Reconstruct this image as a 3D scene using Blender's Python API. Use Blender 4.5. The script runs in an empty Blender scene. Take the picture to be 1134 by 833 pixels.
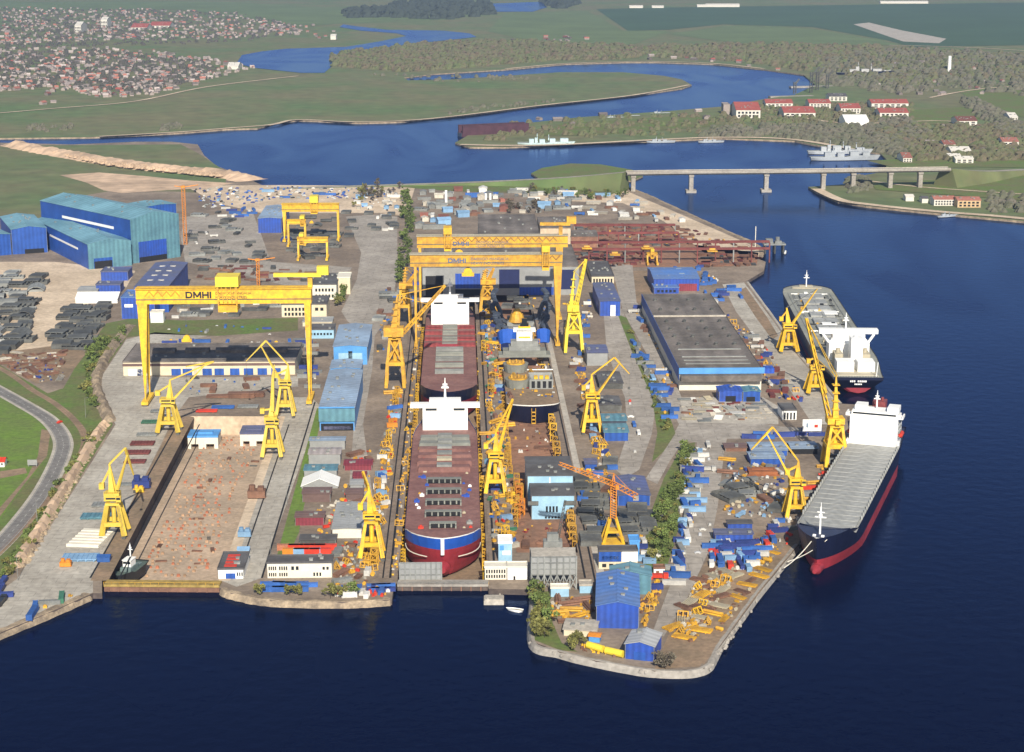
import bpy, bmesh, math, random
from mathutils import Vector, Matrix
from mathutils.geometry import tessellate_polygon
R = math.radians
random.seed(7)
sc = bpy.context.scene
C = sc.collection
# ---------------------------------------------------------------- camera model
W0, H0, F0 = 1134.0, 833.0, 2000.0
TH = R(13.9); CAMZ = 327.0
ct, st = math.cos(TH), math.sin(TH)
G = 3.0                                   # yard level above the water
def ray(px, py):
    u = (px - W0/2)/F0; v = (py - H0/2)/F0
    return Vector((u, ct - v*st, -st - v*ct))
def P(px, py, z=G):
    d = ray(px, py); t = (z - CAMZ)/d.z
    return Vector((d.x*t, d.y*t, z))
def AT(px, py, Y):                        # point of a pixel's ray on the upright plane at distance Y
    d = ray(px, py); t = Y/d.y
    return Vector((d.x*t, Y, CAMZ + d.z*t))
def row(p):
    q = p - Vector((0, 0, CAMZ)); f = q.y*ct - q.z*st; u = q.y*st + q.z*ct
    return H0/2 - F0*u/f
def ppm(py, z=G): return (py + 78.5)/((CAMZ - z)/ct)
YA = 0.0291
XD = Vector((math.cos(YA), math.sin(YA), 0)); YD = Vector((-math.sin(YA), math.cos(YA), 0))
def vx(px, py, r): return 507 + (px - 507)*(r + 78.5)/(py + 78.5)
# ---------------------------------------------------------------- materials
MATS = {}
def mat(name, col, rough=.6, var=.12, scale=.3, col2=None, metal=0, mix=(.4, .65), spec=.4, stripe=0, saxis='X', bump=0, rand=.0, fine=0, joints=0):
    if name in MATS: return MATS[name]
    m = bpy.data.materials.new(name); m.use_nodes = True
    nt = m.node_tree; N = nt.nodes; L = nt.links; b = N['Principled BSDF']
    tc = N.new('ShaderNodeTexCoord'); src = tc.outputs['Object']
    n1 = N.new('ShaderNodeTexNoise'); n1.inputs['Scale'].default_value = scale; n1.inputs['Detail'].default_value = 6; n1.inputs['Roughness'].default_value = .65
    L.new(src, n1.inputs['Vector'])
    rp = N.new('ShaderNodeValToRGB'); rp.color_ramp.elements[0].position = mix[0]; rp.color_ramp.elements[1].position = mix[1]
    c2 = col2 or tuple(c*(1 - 2.2*var) for c in col)
    rp.color_ramp.elements[0].color = (*c2, 1); rp.color_ramp.elements[1].color = (*col, 1)
    L.new(n1.outputs['Fac'], rp.inputs['Fac']); out = rp.outputs['Color']
    def mul(o, fac_out, lo, hi):
        mr = N.new('ShaderNodeMapRange'); mr.inputs['To Min'].default_value = lo; mr.inputs['To Max'].default_value = hi
        L.new(fac_out, mr.inputs['Value'])
        mx = N.new('ShaderNodeMix'); mx.data_type = 'RGBA'; mx.blend_type = 'MULTIPLY'; mx.inputs[0].default_value = 1
        cc = N.new('ShaderNodeCombineColor')
        for k in range(3): L.new(mr.outputs[0], cc.inputs[k])
        L.new(o, mx.inputs[6]); L.new(cc.outputs[0], mx.inputs[7]); return mx.outputs[2]
    n2 = N.new('ShaderNodeTexNoise'); n2.inputs['Scale'].default_value = scale*9; n2.inputs['Detail'].default_value = 3
    L.new(src, n2.inputs['Vector']); out = mul(out, n2.outputs['Fac'], 1 - 1.3*var, 1 + 1.3*var)
    if fine:
        n3 = N.new('ShaderNodeTexNoise'); n3.inputs['Scale'].default_value = fine; n3.inputs['Detail'].default_value = 2
        L.new(src, n3.inputs['Vector']); out = mul(out, n3.outputs['Fac'], .6, 1.4)
    if stripe:
        wv = N.new('ShaderNodeTexWave'); wv.bands_direction = saxis; wv.inputs['Scale'].default_value = .314/stripe
        wv.inputs['Distortion'].default_value = .3; wv.inputs['Detail'].default_value = 1
        L.new(src, wv.inputs['Vector']); out = mul(out, wv.outputs['Fac'], .84, 1.08)
    if joints:
        bk = N.new('ShaderNodeTexBrick'); bk.inputs['Scale'].default_value = 1/joints; bk.inputs['Mortar Size'].default_value = .012; bk.inputs['Brick Width'].default_value = 1.4; bk.inputs['Row Height'].default_value = .7
        bk.inputs['Color1'].default_value = (1,1,1,1); bk.inputs['Color2'].default_value = (.82,.82,.82,1); bk.inputs['Mortar'].default_value = (0,0,0,1)
        L.new(src, bk.inputs['Vector']); out = mul(out, bk.outputs['Color'], .55, 1.04)
    if rand:
        oi = N.new('ShaderNodeObjectInfo'); out = mul(out, oi.outputs['Random'], 1 - rand, 1 + rand)
    L.new(out, b.inputs['Base Color'])
    b.inputs['Roughness'].default_value = rough; b.inputs['Metallic'].default_value = metal
    b.inputs['Specular IOR Level'].default_value = spec
    if bump:
        bp = N.new('ShaderNodeBump'); bp.inputs['Strength'].default_value = bump; bp.inputs['Distance'].default_value = 1
        L.new(n2.outputs['Fac'], bp.inputs['Height']); L.new(bp.outputs[0], b.inputs['Normal'])
    MATS[name] = m; return m
yel = mat('yellow_paint', (.74, .46, .025), .6, .16, .22, col2=(.47, .25, .035), mix=(.30, .58), fine=0, rand=.1)
yel2 = mat('yellow_weathered', (.66, .38, .03), .6, .18, .18, col2=(.40, .21, .035), mix=(.36, .62), rand=.15)
lemon = mat('lemon_paint', (.78, .60, .05), .5, .08, .12)
orange = mat('orange_paint', (.72, .26, .03), .5, .12, .2)
white = mat('white_paint', (.84, .84, .82), .5, .03, .2)
offw = mat('off_white_wall', (.72, .68, .58), .7, .06, .15)
cream = mat('cream_wall', (.66, .58, .42), .8, .07, .15)
blue = mat('blue_sheet', (.02, .085, .48), .5, .16, .05, col2=(.03, .07, .30), stripe=3)
blueD = mat('deep_blue_sheet', (.025, .095, .40), .5, .12, .08, stripe=4)
blueL = mat('light_blue_paint', (.10, .33, .72), .5, .1, .1)
blueS = mat('sky_blue_sheet', (.34, .56, .74), .5, .1, .08, col2=(.25, .42, .56))
blueR = mat('blue_sheet_roof', (.08, .19, .50), .5, .2, .04, col2=(.12, .19, .38), stripe=5, saxis='Y')
greyblue = mat('grey_blue_roof', (.30, .41, .56), .55, .18, .035, col2=(.22, .28, .37), stripe=5, saxis='Y')
purple = mat('violet_blue_roof', (.10, .12, .27), .5, .2, .04, col2=(.11, .115, .18), stripe=6, saxis='Y')
teal = mat('teal_sheet', (.12, .27, .33), .5, .16, .05, col2=(.085, .19, .25), stripe=4.5)
tealR = mat('teal_roof', (.19, .38, .47), .5, .16, .02, col2=(.12, .25, .31), stripe=7, saxis='Y')
greyR = mat('grey_roof', (.12, .12, .125), .75, .15, .06, col2=(.075, .07, .07))
greyL = mat('light_grey_sheet', (.36, .37, .37), .6, .1, .08, stripe=3, saxis='Y')
felt = mat('dark_felt_roof', (.205, .178, .16), .85, .2, .03, col2=(.115, .10, .088), stripe=14, fine=.5)
brownR = mat('brown_roof', (.19, .12, .11), .7, .12, .08, stripe=3, saxis='Y')
maroon = mat('maroon_sheet', (.24, .04, .06), .6, .12, .1, stripe=2)
navy = mat('navy_hull', (.008, .011, .035), .35, .15, .05)
hullred = mat('red_hull', (.31, .03, .042), .5, .15, .04)
reddeck = mat('red_oxide_deck', (.25, .13, .11), .7, .14, .06, col2=(.18, .085, .075), fine=.35)
redox = mat('red_oxide_cover', (.29, .055, .055), .7, .12, .08, stripe=4, rand=.12)
shipblue = mat('blue_hull_band', (.02, .1, .48), .45, .1, .05)
deckgrey = mat('grey_deck_steel', (.36, .365, .35), .6, .14, .05, col2=(.28, .285, .275), fine=.3)
buff = mat('buff_deck_steel', (.46, .41, .30), .6, .1, .06)
olive = mat('grey_green_deck', (.24, .25, .22), .65, .12, .05, col2=(.17, .175, .16))
steel = mat('dark_steel', (.12, .125, .12), .65, .2, .12, col2=(.07, .07, .065), rand=.25)
steelL = mat('grey_primer_steel', (.27, .28, .27), .6, .15, .1, rand=.2)
darkblue = mat('dark_blue_steel', (.075, .095, .135), .5, .2, .1)
rust = mat('rust_steel', (.25, .13, .085), .85, .2, .15, col2=(.15, .08, .055), rand=.2)
redsteel = mat('red_oxide_steel', (.20, .055, .05), .8, .15, .1, rand=.15)
black = mat('black_opening', (.012, .013, .016), .8, .1)
glass = mat('dark_glass', (.02, .025, .03), .1, .1, spec=.6)
redp = mat('red_paint', (.6, .05, .025), .5, .1, .3)
tiler = mat('red_tile', (.30, .12, .09), .8, .12, .3, rand=.4)
wallh = mat('house_wall', (.23, .195, .18), .8, .1, .3, rand=.6)
rooff = mat('grey_house_roof', (.20, .17, .165), .8, .12, .3, rand=.4)
conc = mat('concrete', (.34, .315, .28), .85, .1, .05, col2=(.27, .245, .215), fine=.5)
concL = mat('pale_concrete', (.46, .42, .36), .85, .1, .05, fine=.5)
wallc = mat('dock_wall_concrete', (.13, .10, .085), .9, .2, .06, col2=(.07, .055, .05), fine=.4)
fieldm = mat('grass_field', (.095, .15, .052), .95, .14, .004, col2=(.15, .145, .07), fine=.03)
fieldd = mat('dark_crop_field', (.05, .10, .048), .95, .08, .003)
fieldl = mat('light_field', (.13, .18, .07), .95, .1, .004)
grassm = mat('green_grass', (.10, .165, .03), .95, .14, .03, col2=(.13, .13, .05), fine=.4)
grassn = mat('bright_grass', (.125, .22, .025), .95, .14, .03, col2=(.12, .165, .04), fine=.3)
yardm = mat('yard_ground', (.285, .226, .172), .9, .18, .02, col2=(.17, .133, .102), fine=.35)
aspm = mat('asphalt_road', (.375, .34, .298), .9, .1, .03, col2=(.28, .25, .215), fine=.25, joints=12)
aspd = mat('dark_asphalt', (.20, .19, .18), .9, .1, .05, fine=.4)
apron = mat('pale_apron', (.45, .42, .365), .9, .1, .025, col2=(.33, .30, .255), fine=.3, joints=9)
sandm = mat('sandy_ground', (.66, .53, .39), .95, .12, .02, col2=(.47, .37, .265), fine=.3)
chalk = mat('pale_quarry_ground', (.64, .46, .32), .95, .14, .012, col2=(.40, .29, .2), fine=.06)
dirtm = mat('brown_dirt', (.29, .20, .13), .95, .16, .04, col2=(.19, .14, .09), fine=.4)
rustg = mat('rusty_dock_floor', (.32, .165, .10), .9, .15, .03, col2=(.21, .12, .08), fine=.35)
dockf = mat('tan_dock_floor', (.50, .375, .27), .9, .16, .03, col2=(.34, .265, .195), fine=.4)
rockm = mat('shore_rock', (.40, .31, .21), .95, .2, .12, col2=(.19, .15, .11), fine=.6)
leafA = mat('leaf_green', (.16, .215, .05), .8, .25, .4, col2=(.09, .125, .035), rand=.25)
leafB = mat('leaf_olive', (.25, .24, .06), .8, .25, .4, col2=(.14, .14, .045), rand=.25)
leafC = mat('twig_brown', (.17, .14, .11), .9, .2, .4, col2=(.10, .09, .06), rand=.2)
woodm = mat('far_wood', (.10, .135, .05), .95, .25, .03, col2=(.13, .10, .07), mix=(.35, .7))
bark = mat('bark', (.09, .07, .05), .9, .2, 1)
# ---------------------------------------------------------------- mesh helper
class MB:
    def __init__(s): s.v = []; s.f = []; s.m = []
    def add(s, vs, fs, mi=0):
        o = len(s.v); s.v += [tuple(v) for v in vs]
        for f in fs: s.f.append(tuple(i + o for i in f)); s.m.append(mi)
        return s
    def bz(s, x0, x1, y0, y1, z0, z1, mi=0):
        return s.add([(x0,y0,z0),(x1,y0,z0),(x1,y1,z0),(x0,y1,z0),(x0,y0,z1),(x1,y0,z1),(x1,y1,z1),(x0,y1,z1)],
              [(0,3,2,1),(4,5,6,7),(0,1,5,4),(1,2,6,5),(2,3,7,6),(3,0,4,7)], mi)
    def box(s, c, d, mi=0, rz=0):
        o = len(s.v); s.bz(-d[0]/2, d[0]/2, -d[1]/2, d[1]/2, -d[2]/2, d[2]/2, mi)
        a, b = math.cos(rz), math.sin(rz)
        for i in range(o, len(s.v)):
            x, y, z = s.v[i]; s.v[i] = (c[0] + x*a - y*b, c[1] + x*b + y*a, c[2] + z)
        return s
    def beam(s, p, q, w, h=None, w2=None, mi=0):
        p = Vector(p); q = Vector(q); h = h or w; k = 1 if w2 is None else w2/w
        d = (q - p); 
        if d.length < 1e-6: return s
        d.normalize(); up = Vector((0,0,1)) if abs(d.z) < .97 else Vector((0,1,0))
        a = d.cross(up).normalized(); b = a.cross(d).normalized()
        vs = [p+a*w/2+b*h/2, p-a*w/2+b*h/2, p-a*w/2-b*h/2, p+a*w/2-b*h/2]
        w*=k; h*=k
        vs += [q+a*w/2+b*h/2, q-a*w/2+b*h/2, q-a*w/2-b*h/2, q+a*w/2-b*h/2]
        return s.add(vs, [(0,1,2,3),(7,6,5,4),(0,4,5,1),(1,5,6,2),(2,6,7,3),(3,7,4,0)], mi)
    def cyl(s, p, q, r, r2=None, n=10, mi=0):
        p = Vector(p); q = Vector(q); r2 = r if r2 is None else r2
        d = (q-p).normalized(); up = Vector((0,0,1)) if abs(d.z) < .97 else Vector((0,1,0))
        a = d.cross(up).normalized(); b = a.cross(d)
        vs = []
        for k in range(n):
            t = 2*math.pi*k/n; e = a*math.cos(t) + b*math.sin(t); vs += [p+e*r, q+e*r2]
        fs = [(2*k, 2*((k+1)%n), 2*((k+1)%n)+1, 2*k+1) for k in range(n)]
        fs += [tuple(2*k for k in range(n))[::-1], tuple(2*k+1 for k in range(n))]
        return s.add(vs, fs, mi)
    def lattice(s, p, q, w, n, t=.25, w2=None):
        """four-chord lattice boom"""
        p = Vector(p); q = Vector(q); d = (q-p).normalized()
        up = Vector((0,0,1)) if abs(d.z) < .97 else Vector((0,1,0))
        a = d.cross(up).normalized(); b = a.cross(d).normalized(); w2 = w2 or w
        def cr(k):
            f = k/n; c = p.lerp(q, f); ww = (w + (w2-w)*f)/2
            return [c+a*ww+b*ww, c-a*ww+b*ww, c-a*ww-b*ww, c+a*ww-b*ww]
        A, B = cr(0), cr(n)
        for i in range(4): s.beam(A[i], B[i], t)
        for k in range(n):
            u, v = cr(k), cr(k+1)
            for i in range(4):
                j = (i+1) % 4
                s.beam(u[i], v[j] if k % 2 else v[j], t*.7)
        return s
    def gable(s, x0, x1, y0, y1, h, g, axis='y', mi=0):
        if axis == 'y':
            xm = (x0+x1)/2
            a = [(x0,y0,0),(x1,y0,0),(x1,y0,h),(xm,y0,h+g),(x0,y0,h)]; b = [(x,y1,z) for x,_,z in a]
        else:
            ym = (y0+y1)/2
            a = [(x0,y1,0),(x0,y0,0),(x0,y0,h),(x0,ym,h+g),(x0,y1,h)]; b = [(x1,y,z) for _,y,z in a]
        fs = [(0,1,2,3,4), (9,8,7,6,5)] + [(i+5, (i+1)%5+5, (i+1)%5, i) for i in range(5)]
        return s.add(a+b, fs, mi)
    def groof(s, x0, x1, y0, y1, h, g, axis='y', o=.5, t=.35, mi=0):
        if axis == 'y':
            xm = (x0+x1)/2; k = g/((x1-x0)/2) if x1 > x0 else 0
            prof = [(x0-o, h-k*o), (xm, h+g), (x1+o, h-k*o)]
            a = [(x, y0-o, z+.02) for x, z in prof] + [(x, y0-o, z+t) for x, z in prof]
            b = [(x, y1+o, z) for x, _, z in a]
        else:
            ym = (y0+y1)/2; k = g/((y1-y0)/2)
            prof = [(y0-o, h-k*o), (ym, h+g), (y1+o, h-k*o)]
            a = [(x0-o, y, z+.02) for y, z in prof] + [(x0-o, y, z+t) for y, z in prof]
            b = [(x1+o, y, z) for _, y, z in a]
        fs = [(0,1,4,3),(1,2,5,4),(9,10,7,6),(10,11,8,7),(3,4,10,9),(4,5,11,10),(1,0,6,7),(2,1,7,8),(0,3,9,6),(5,2,8,11)]
        return s.add(a+b, fs, mi)
    def build(s, name, mats, parent=None, smooth=False, loc=None):
        me = bpy.data.meshes.new(name); me.from_pydata(s.v, [], s.f)
        mats = mats if isinstance(mats, (list, tuple)) else [mats]
        for m in mats: me.materials.append(m)
        if len(mats) > 1: me.polygons.foreach_set('material_index', s.m)
        bm = bmesh.new(); bm.from_mesh(me); bmesh.ops.recalc_face_normals(bm, faces=bm.faces); bm.to_mesh(me); bm.free()
        if smooth: me.polygons.foreach_set('use_smooth', [True]*len(me.polygons))
        me.update()
        o = bpy.data.objects.new(name, me); C.objects.link(o)
        if parent: o.parent = parent
        if loc is not None: o.location = loc
        return o
def tag(o, label, cat, group=None, kind=None):
    if label: o['label'] = label
    if cat: o['category'] = cat
    if group: o['group'] = group
    if kind: o['kind'] = kind
    return o
def thing(name, label, cat, loc, rz=YA, group=None):
    o = bpy.data.objects.new(name, None); C.objects.link(o); o.empty_display_size = 1
    o.location = loc; o.rotation_euler = (0, 0, rz)
    return tag(o, label, cat, group)
def copy_tree(o, loc, rz, label=None, group=None, scale=1):
    kids = {}
    for x in ALLKIDS(o): kids.setdefault(x.parent, []).append(x)
    def rec(q, par):
        c = q.copy(); C.objects.link(c)
        if par: c.parent = par
        for x in kids.get(q, []): rec(x, c)
        return c
    r = rec(o, None); r.location = loc; r.rotation_euler = (0, 0, rz); r.scale = (scale,)*3
    if label: r['label'] = label
    if group: r['group'] = group
    return r
def ALLKIDS(o):
    out = []; st_ = list(o.children)
    while st_:
        c = st_.pop(0); out.append(c); st_ += list(c.children)
    return out
def dup(o, loc, rz=YA, label=None, group=None, scale=None):
    c = o.copy(); C.objects.link(c); c.location = loc; c.rotation_euler = (0, 0, rz)
    if label: c['label'] = label
    if group: c['group'] = group
    if scale: c.scale = scale if isinstance(scale, tuple) else (scale,)*3
    return c
def struct(name, mb, mats, label=None, cat=None):
    o = mb.build(name, mats); o['kind'] = 'structure'
    o['label'] = label or name.replace('_', ' '); o['category'] = cat or name.split('_')[-1]
    return o
def poly(mb, pts, holes=(), mi=0, skirt=None, smi=1):
    loops = [pts] + list(holes)
    flat = [p for l in loops for p in l]
    o = len(mb.v); mb.v += [tuple(p) for p in flat]
    for t in tessellate_polygon([[Vector((p[0], p[1], 0)) for p in l] for l in loops]):
        mb.f.append(tuple(i+o for i in t)); mb.m.append(mi)
    if skirt is not None:
        for l in loops:
            n = len(l)
            for i in range(n):
                a, b = l[i], l[(i+1) % n]
                mb.add([a, b, (b[0], b[1], skirt), (a[0], a[1], skirt)], [(0,1,2,3)], smi)
    return mb
def sheet(name, px, m, dz=.05, label=None, cat=None, z=G, th=None):
    mb = MB(); poly(mb, [P(x, y, z+dz) for x, y in px])
    return struct(name, mb, m, label, cat)
def cr_spline(pts, k=6):
    out = []; n = len(pts)
    for i in range(n-1):
        p0, p1, p2, p3 = pts[max(i-1,0)], pts[i], pts[i+1], pts[min(i+2,n-1)]
        for j in range(k):
            t = j/k
            out.append(.5*((2*p1) + (p2-p0)*t + (2*p0-5*p1+4*p2-p3)*t*t + (3*p1-p0-3*p2+p3)*t**3))
    return out + [pts[-1]]
def ribbon(mb, px, w, dz=.06, z=G, off=0, k=6, mi=0, dash=0):
    pts = cr_spline([P(x, y, z+dz) for x, y in px], k); L_, R_ = [], []
    for i, p in enumerate(pts):
        d = (pts[min(i+1, len(pts)-1)] - pts[max(i-1, 0)]); d.z = 0; d.normalize(); n = Vector((d.y, -d.x, 0))
        L_.append(p + n*(off - w/2)); R_.append(p + n*(off + w/2))
    for i in range(len(pts)-1):
        if dash and (i//dash) % 2: continue
        mb.add([L_[i], R_[i], R_[i+1], L_[i+1]], [(0,1,2,3)], mi)
    return mb
def inpoly(x, y, pg):
    c = False; n = len(pg)
    for i in range(n):
        x1, y1 = pg[i]; x2, y2 = pg[(i+1) % n]
        if (y1 > y) != (y2 > y) and x < (x2-x1)*(y-y1)/(y2-y1) + x1: c = not c
    return c
def rpix(pg):
    xs = [p[0] for p in pg]; ys = [p[1] for p in pg]
    while 1:
        x, y = random.uniform(min(xs), max(xs)), random.uniform(min(ys), max(ys))
        if inpoly(x, y, pg): return x, y
def text_mesh(name, s, size, m, parent, loc, rx=math.pi/2, bold=0):
    cu = bpy.data.curves.new('t', 'FONT'); cu.body = s; cu.size = size; cu.extrude = .06; cu.offset = 0
    o = bpy.data.objects.new('t', cu); C.objects.link(o)
    dg = bpy.context.evaluated_depsgraph_get(); me = bpy.data.meshes.new_from_object(o.evaluated_get(dg)); me.name = name
    C.objects.unlink(o); bpy.data.objects.remove(o)
    me.materials.clear(); me.materials.append(m)
    q = bpy.data.objects.new(name, me); C.objects.link(q); q.parent = parent; q.location = loc; q.rotation_euler = (rx, 0, 0)
    return q
# ================================================================ SETTING
def wp(x, y, z): return Vector((x, y, z))
FAR = 28000
m_water = bpy.data.materials.new('sea_water'); m_water.use_nodes = True
nt = m_water.node_tree; N = nt.nodes; L = nt.links; b = N['Principled BSDF']
b.inputs['Base Color'].default_value = (.0010, .0032, .019, 1); b.inputs['Roughness'].default_value = .16; b.inputs['IOR'].default_value = 1.33; b.inputs['Specular IOR Level'].default_value = 0; b.inputs['Specular Tint'].default_value = (.35, .52, 1, 1)
tc = N.new('ShaderNodeTexCoord')
n1 = N.new('ShaderNodeTexNoise'); n1.inputs['Scale'].default_value = .12; n1.inputs['Detail'].default_value = 5
n2 = N.new('ShaderNodeTexNoise'); n2.inputs['Scale'].default_value = .006; n2.inputs['Detail'].default_value = 3; n2.inputs['Distortion'].default_value = 1.5
mp = N.new('ShaderNodeMapping'); mp.inputs['Scale'].default_value = (1, .35, 1); mp.inputs['Rotation'].default_value = (0, 0, .5)
L.new(tc.outputs['Object'], mp.inputs[0]); L.new(mp.outputs[0], n2.inputs['Vector']); L.new(tc.outputs['Object'], n1.inputs['Vector'])
bp = N.new('ShaderNodeBump'); bp.inputs['Strength'].default_value = .22; bp.inputs['Distance'].default_value = 1.2
L.new(n1.outputs['Fac'], bp.inputs['Height']); L.new(bp.outputs[0], b.inputs['Normal'])
mr = N.new('ShaderNodeMapRange'); mr.inputs['From Min'].default_value = .35; mr.inputs['From Max'].default_value = .65
mr.inputs['To Min'].default_value = .04; mr.inputs['To Max'].default_value = .30
L.new(n2.outputs['Fac'], mr.inputs['Value']); L.new(mr.outputs[0], b.inputs['Roughness'])

# docks (pixel corners at quay level)
D1 = [(113,643),(209,461),(308,461),(242,643)]
D2 = [(440,645),(vx(440,645,322),322),(vx(540,645,322),322),(540,645)]
D3 = [(572,612),(vx(572,612,318),318),(vx(640,612,318),318),(640,612)]
def inset(q, k, z):                        # dock pit cut out of the water sheet, a little wider than the pit
    p = [P(x, y, G) for x, y in q]; c = (p[0]+p[2])/2
    o = [a + (XD if i > 1 else -XD)*k + (YD*k if 0 < i < 3 else Vector((0,0,0))) for i, a in enumerate(p)]
    return [Vector((a.x, a.y, z)) for a in o]
gl = N.new('ShaderNodeBsdfGlossy'); gl.inputs['Color'].default_value = (.31, .46, .86, 1); L.new(mr.outputs[0], gl.inputs['Roughness']); L.new(bp.outputs[0], gl.inputs['Normal'])
fr = N.new('ShaderNodeFresnel'); fr.inputs['IOR'].default_value = 1.33; L.new(bp.outputs[0], fr.inputs['Normal'])
fm = N.new('ShaderNodeMapRange'); fm.inputs['From Min'].default_value = .07; fm.inputs['From Max'].default_value = .7; fm.inputs['To Min'].default_value = .02; fm.inputs['To Max'].default_value = .78; L.new(fr.outputs[0], fm.inputs['Value'])
ms = N.new('ShaderNodeMixShader'); L.new(fm.outputs[0], ms.inputs[0]); L.new(b.outputs[0], ms.inputs[1]); L.new(gl.outputs[0], ms.inputs[2]); L.new(ms.outputs[0], N['Material Output'].inputs['Surface'])
w_ = MB(); poly(w_, [Vector((-FAR,-3000,0)), Vector((FAR,-3000,0)), Vector((FAR,FAR,0)), Vector((-FAR,FAR,0))], [inset(D1, .5, 0), inset(D2, .5, 0), inset(D3, .5, 0)])
struct('water', w_, m_water, 'dark blue harbour and river water', 'water')
shoreN = [(290,205),(262,192),(240,184),(226,172),(219,160),(190,157),(150,157),(80,160),(0,158),(-120,160)]
main_px = [(0,701),(60,676),(103,657),(113,657)] + [(113,643),(209,461),(308,461),(242,643)] + [(243,651),(256,657),(300,665),(380,667),(434,664),(436,650),(440,645)]
main_px += D2[1:3] + [(540,645),(541,652),(585,653),(588,672),(588,710),(620,722),(660,732),(725,743),(780,740),(800,712),(840,657),(885,602),(898,563),(930,503),(941,483),(938,462),(966,457),(966,449),(930,447)]
main_px += [(905,418),(880,388),(858,356),(826,312),(846,300),(848,290),(838,286),(836,272),(800,255),(774,243),(745,230),(715,216),(690,207),(655,200),(620,203),(520,203),(420,205),(340,208)]
mpts = [P(x, y, G) for x, y in main_px + shoreN]
pL = P(-120,160,G); mpts += [wp(-9000, pL.y+300, G), wp(-9000, 500, G), P(-260, 860, G)]
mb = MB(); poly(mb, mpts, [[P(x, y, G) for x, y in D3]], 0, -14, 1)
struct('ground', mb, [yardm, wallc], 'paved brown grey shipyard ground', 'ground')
# far land
far_px = [(0,153),(100,152),(200,147),(250,143),(285,142),(305,136),(330,133),(400,136),(440,135),(520,127),(600,117),(700,106),(755,98),(766,94),(755,88),(735,84),(690,80),(620,80),(560,84),(500,88),(452,89),
          (447,86),(480,82),(560,77),(626,71),(692,69),(729,69),(790,71),(846,77),(890,83),(903,94),(880,105),(850,109),(800,118),(740,123),(640,130),(560,139),(520,149),(504,158),(520,163),(560,163),(600,161),(660,158),(720,156),(800,153),(880,156),(900,160),
          (975,170),(983,178),(980,190),(946,196),(938,204),(895,207),(905,213),(928,223),(959,228),(1037,236),(1134,245),(1500,290)]
fpts = [P(x, y, 2.5) for x, y in far_px]
a = fpts[0]; z_ = fpts[-1]
fpts += [wp(12000, z_.y, 2.5), wp(FAR-100, z_.y+500, 2.5), wp(FAR-100, FAR-100, 2.5), wp(-FAR+100, FAR-100, 2.5), wp(-FAR+100, a.y+800, 2.5), P(-120,154,2.5)]
mb = MB(); poly(mb, fpts, (), 0, -3, 1)
struct('land', mb, [fieldm, rockm], 'green grassy far shore with peninsulas', 'land')
# low grassy island by the bridge and the point behind the causeway
mb = MB(); poly(mb, [P(x, y, 2) for x, y in [(588,192),(600,186),(632,181),(665,182),(700,188),(712,195),(700,200),(600,200)]], (), 0, -3)
struct('island', mb, [grassm, rockm], 'low green spit beside the bridge causeway', 'land')
def far(name, px, m, dz=.6, label=None, cat=None): return sheet(name, px, m, dz, label, cat, 2.5)
lake = [(268,61),(262,70),(280,75),(333,80.7),(359,80.7),(368,73),(386,59.5),(452,49),(500,44),(528,41),(520,37),(492,34),(428,33),(394,29),(380,27),(376,30),(400,34),(440,37),(450,40),(420,46),(383,52),(317,54),(290,57)]
far('lake', lake, m_water, .8, 'blue river arm winding through far fields', 'water')
far('lake', [(545,4),(600,2),(606,8),(590,13),(548,13)], m_water, .8, 'small blue lake near the horizon', 'water')
far('field', [(660,10),(760,8),(1200,2),(1300,40),(1134,50),(1010,52),(980,44),(900,30),(800,27),(740,33),(695,34)], fieldd, .5, 'dark green crop field on the far right', 'field')
far('field', [(560,14),(650,12),(690,34),(740,34),(700,50),(590,45),(540,35)], fieldl, .5, 'pale green field beyond the channel', 'field')
far('field', [(740,38),(800,29),(900,32),(975,45),(1000,50),(830,49)], fieldl, .5, 'light strip field under the dark crop field', 'field')
far('field', [(-100,2),(250,2),(420,12),(540,16),(380,26),(330,30),(200,10),(-100,12)], fieldl, .5, 'pale field behind the far town', 'field')
far('field', [(1060,100),(1140,90),(1300,95),(1300,135),(1134,130),(1090,120)], grassm, .5, 'green field at the right edge', 'field')
far('field', [(965,203),(1134,194),(1300,200),(1300,235),(1134,222),(1040,215),(970,210)], grassm, .5, 'bright green meadow on the right bank', 'field')
far('field', [(620,137),(760,128),(800,130),(790,140),(650,150),(600,150)], grassm, .5, 'green lawn on the far peninsula', 'field')
far('field', [(1010,122),(1075,118),(1090,130),(1060,138),(1000,138)], grassm, .5, 'green plot among the red roofed blocks', 'field')
far('field', [(960,178),(1134,170),(1300,175),(1300,188),(1080,185),(1000,188)], grassm, .5, 'dark green plot above the bridge road', 'field')
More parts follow.
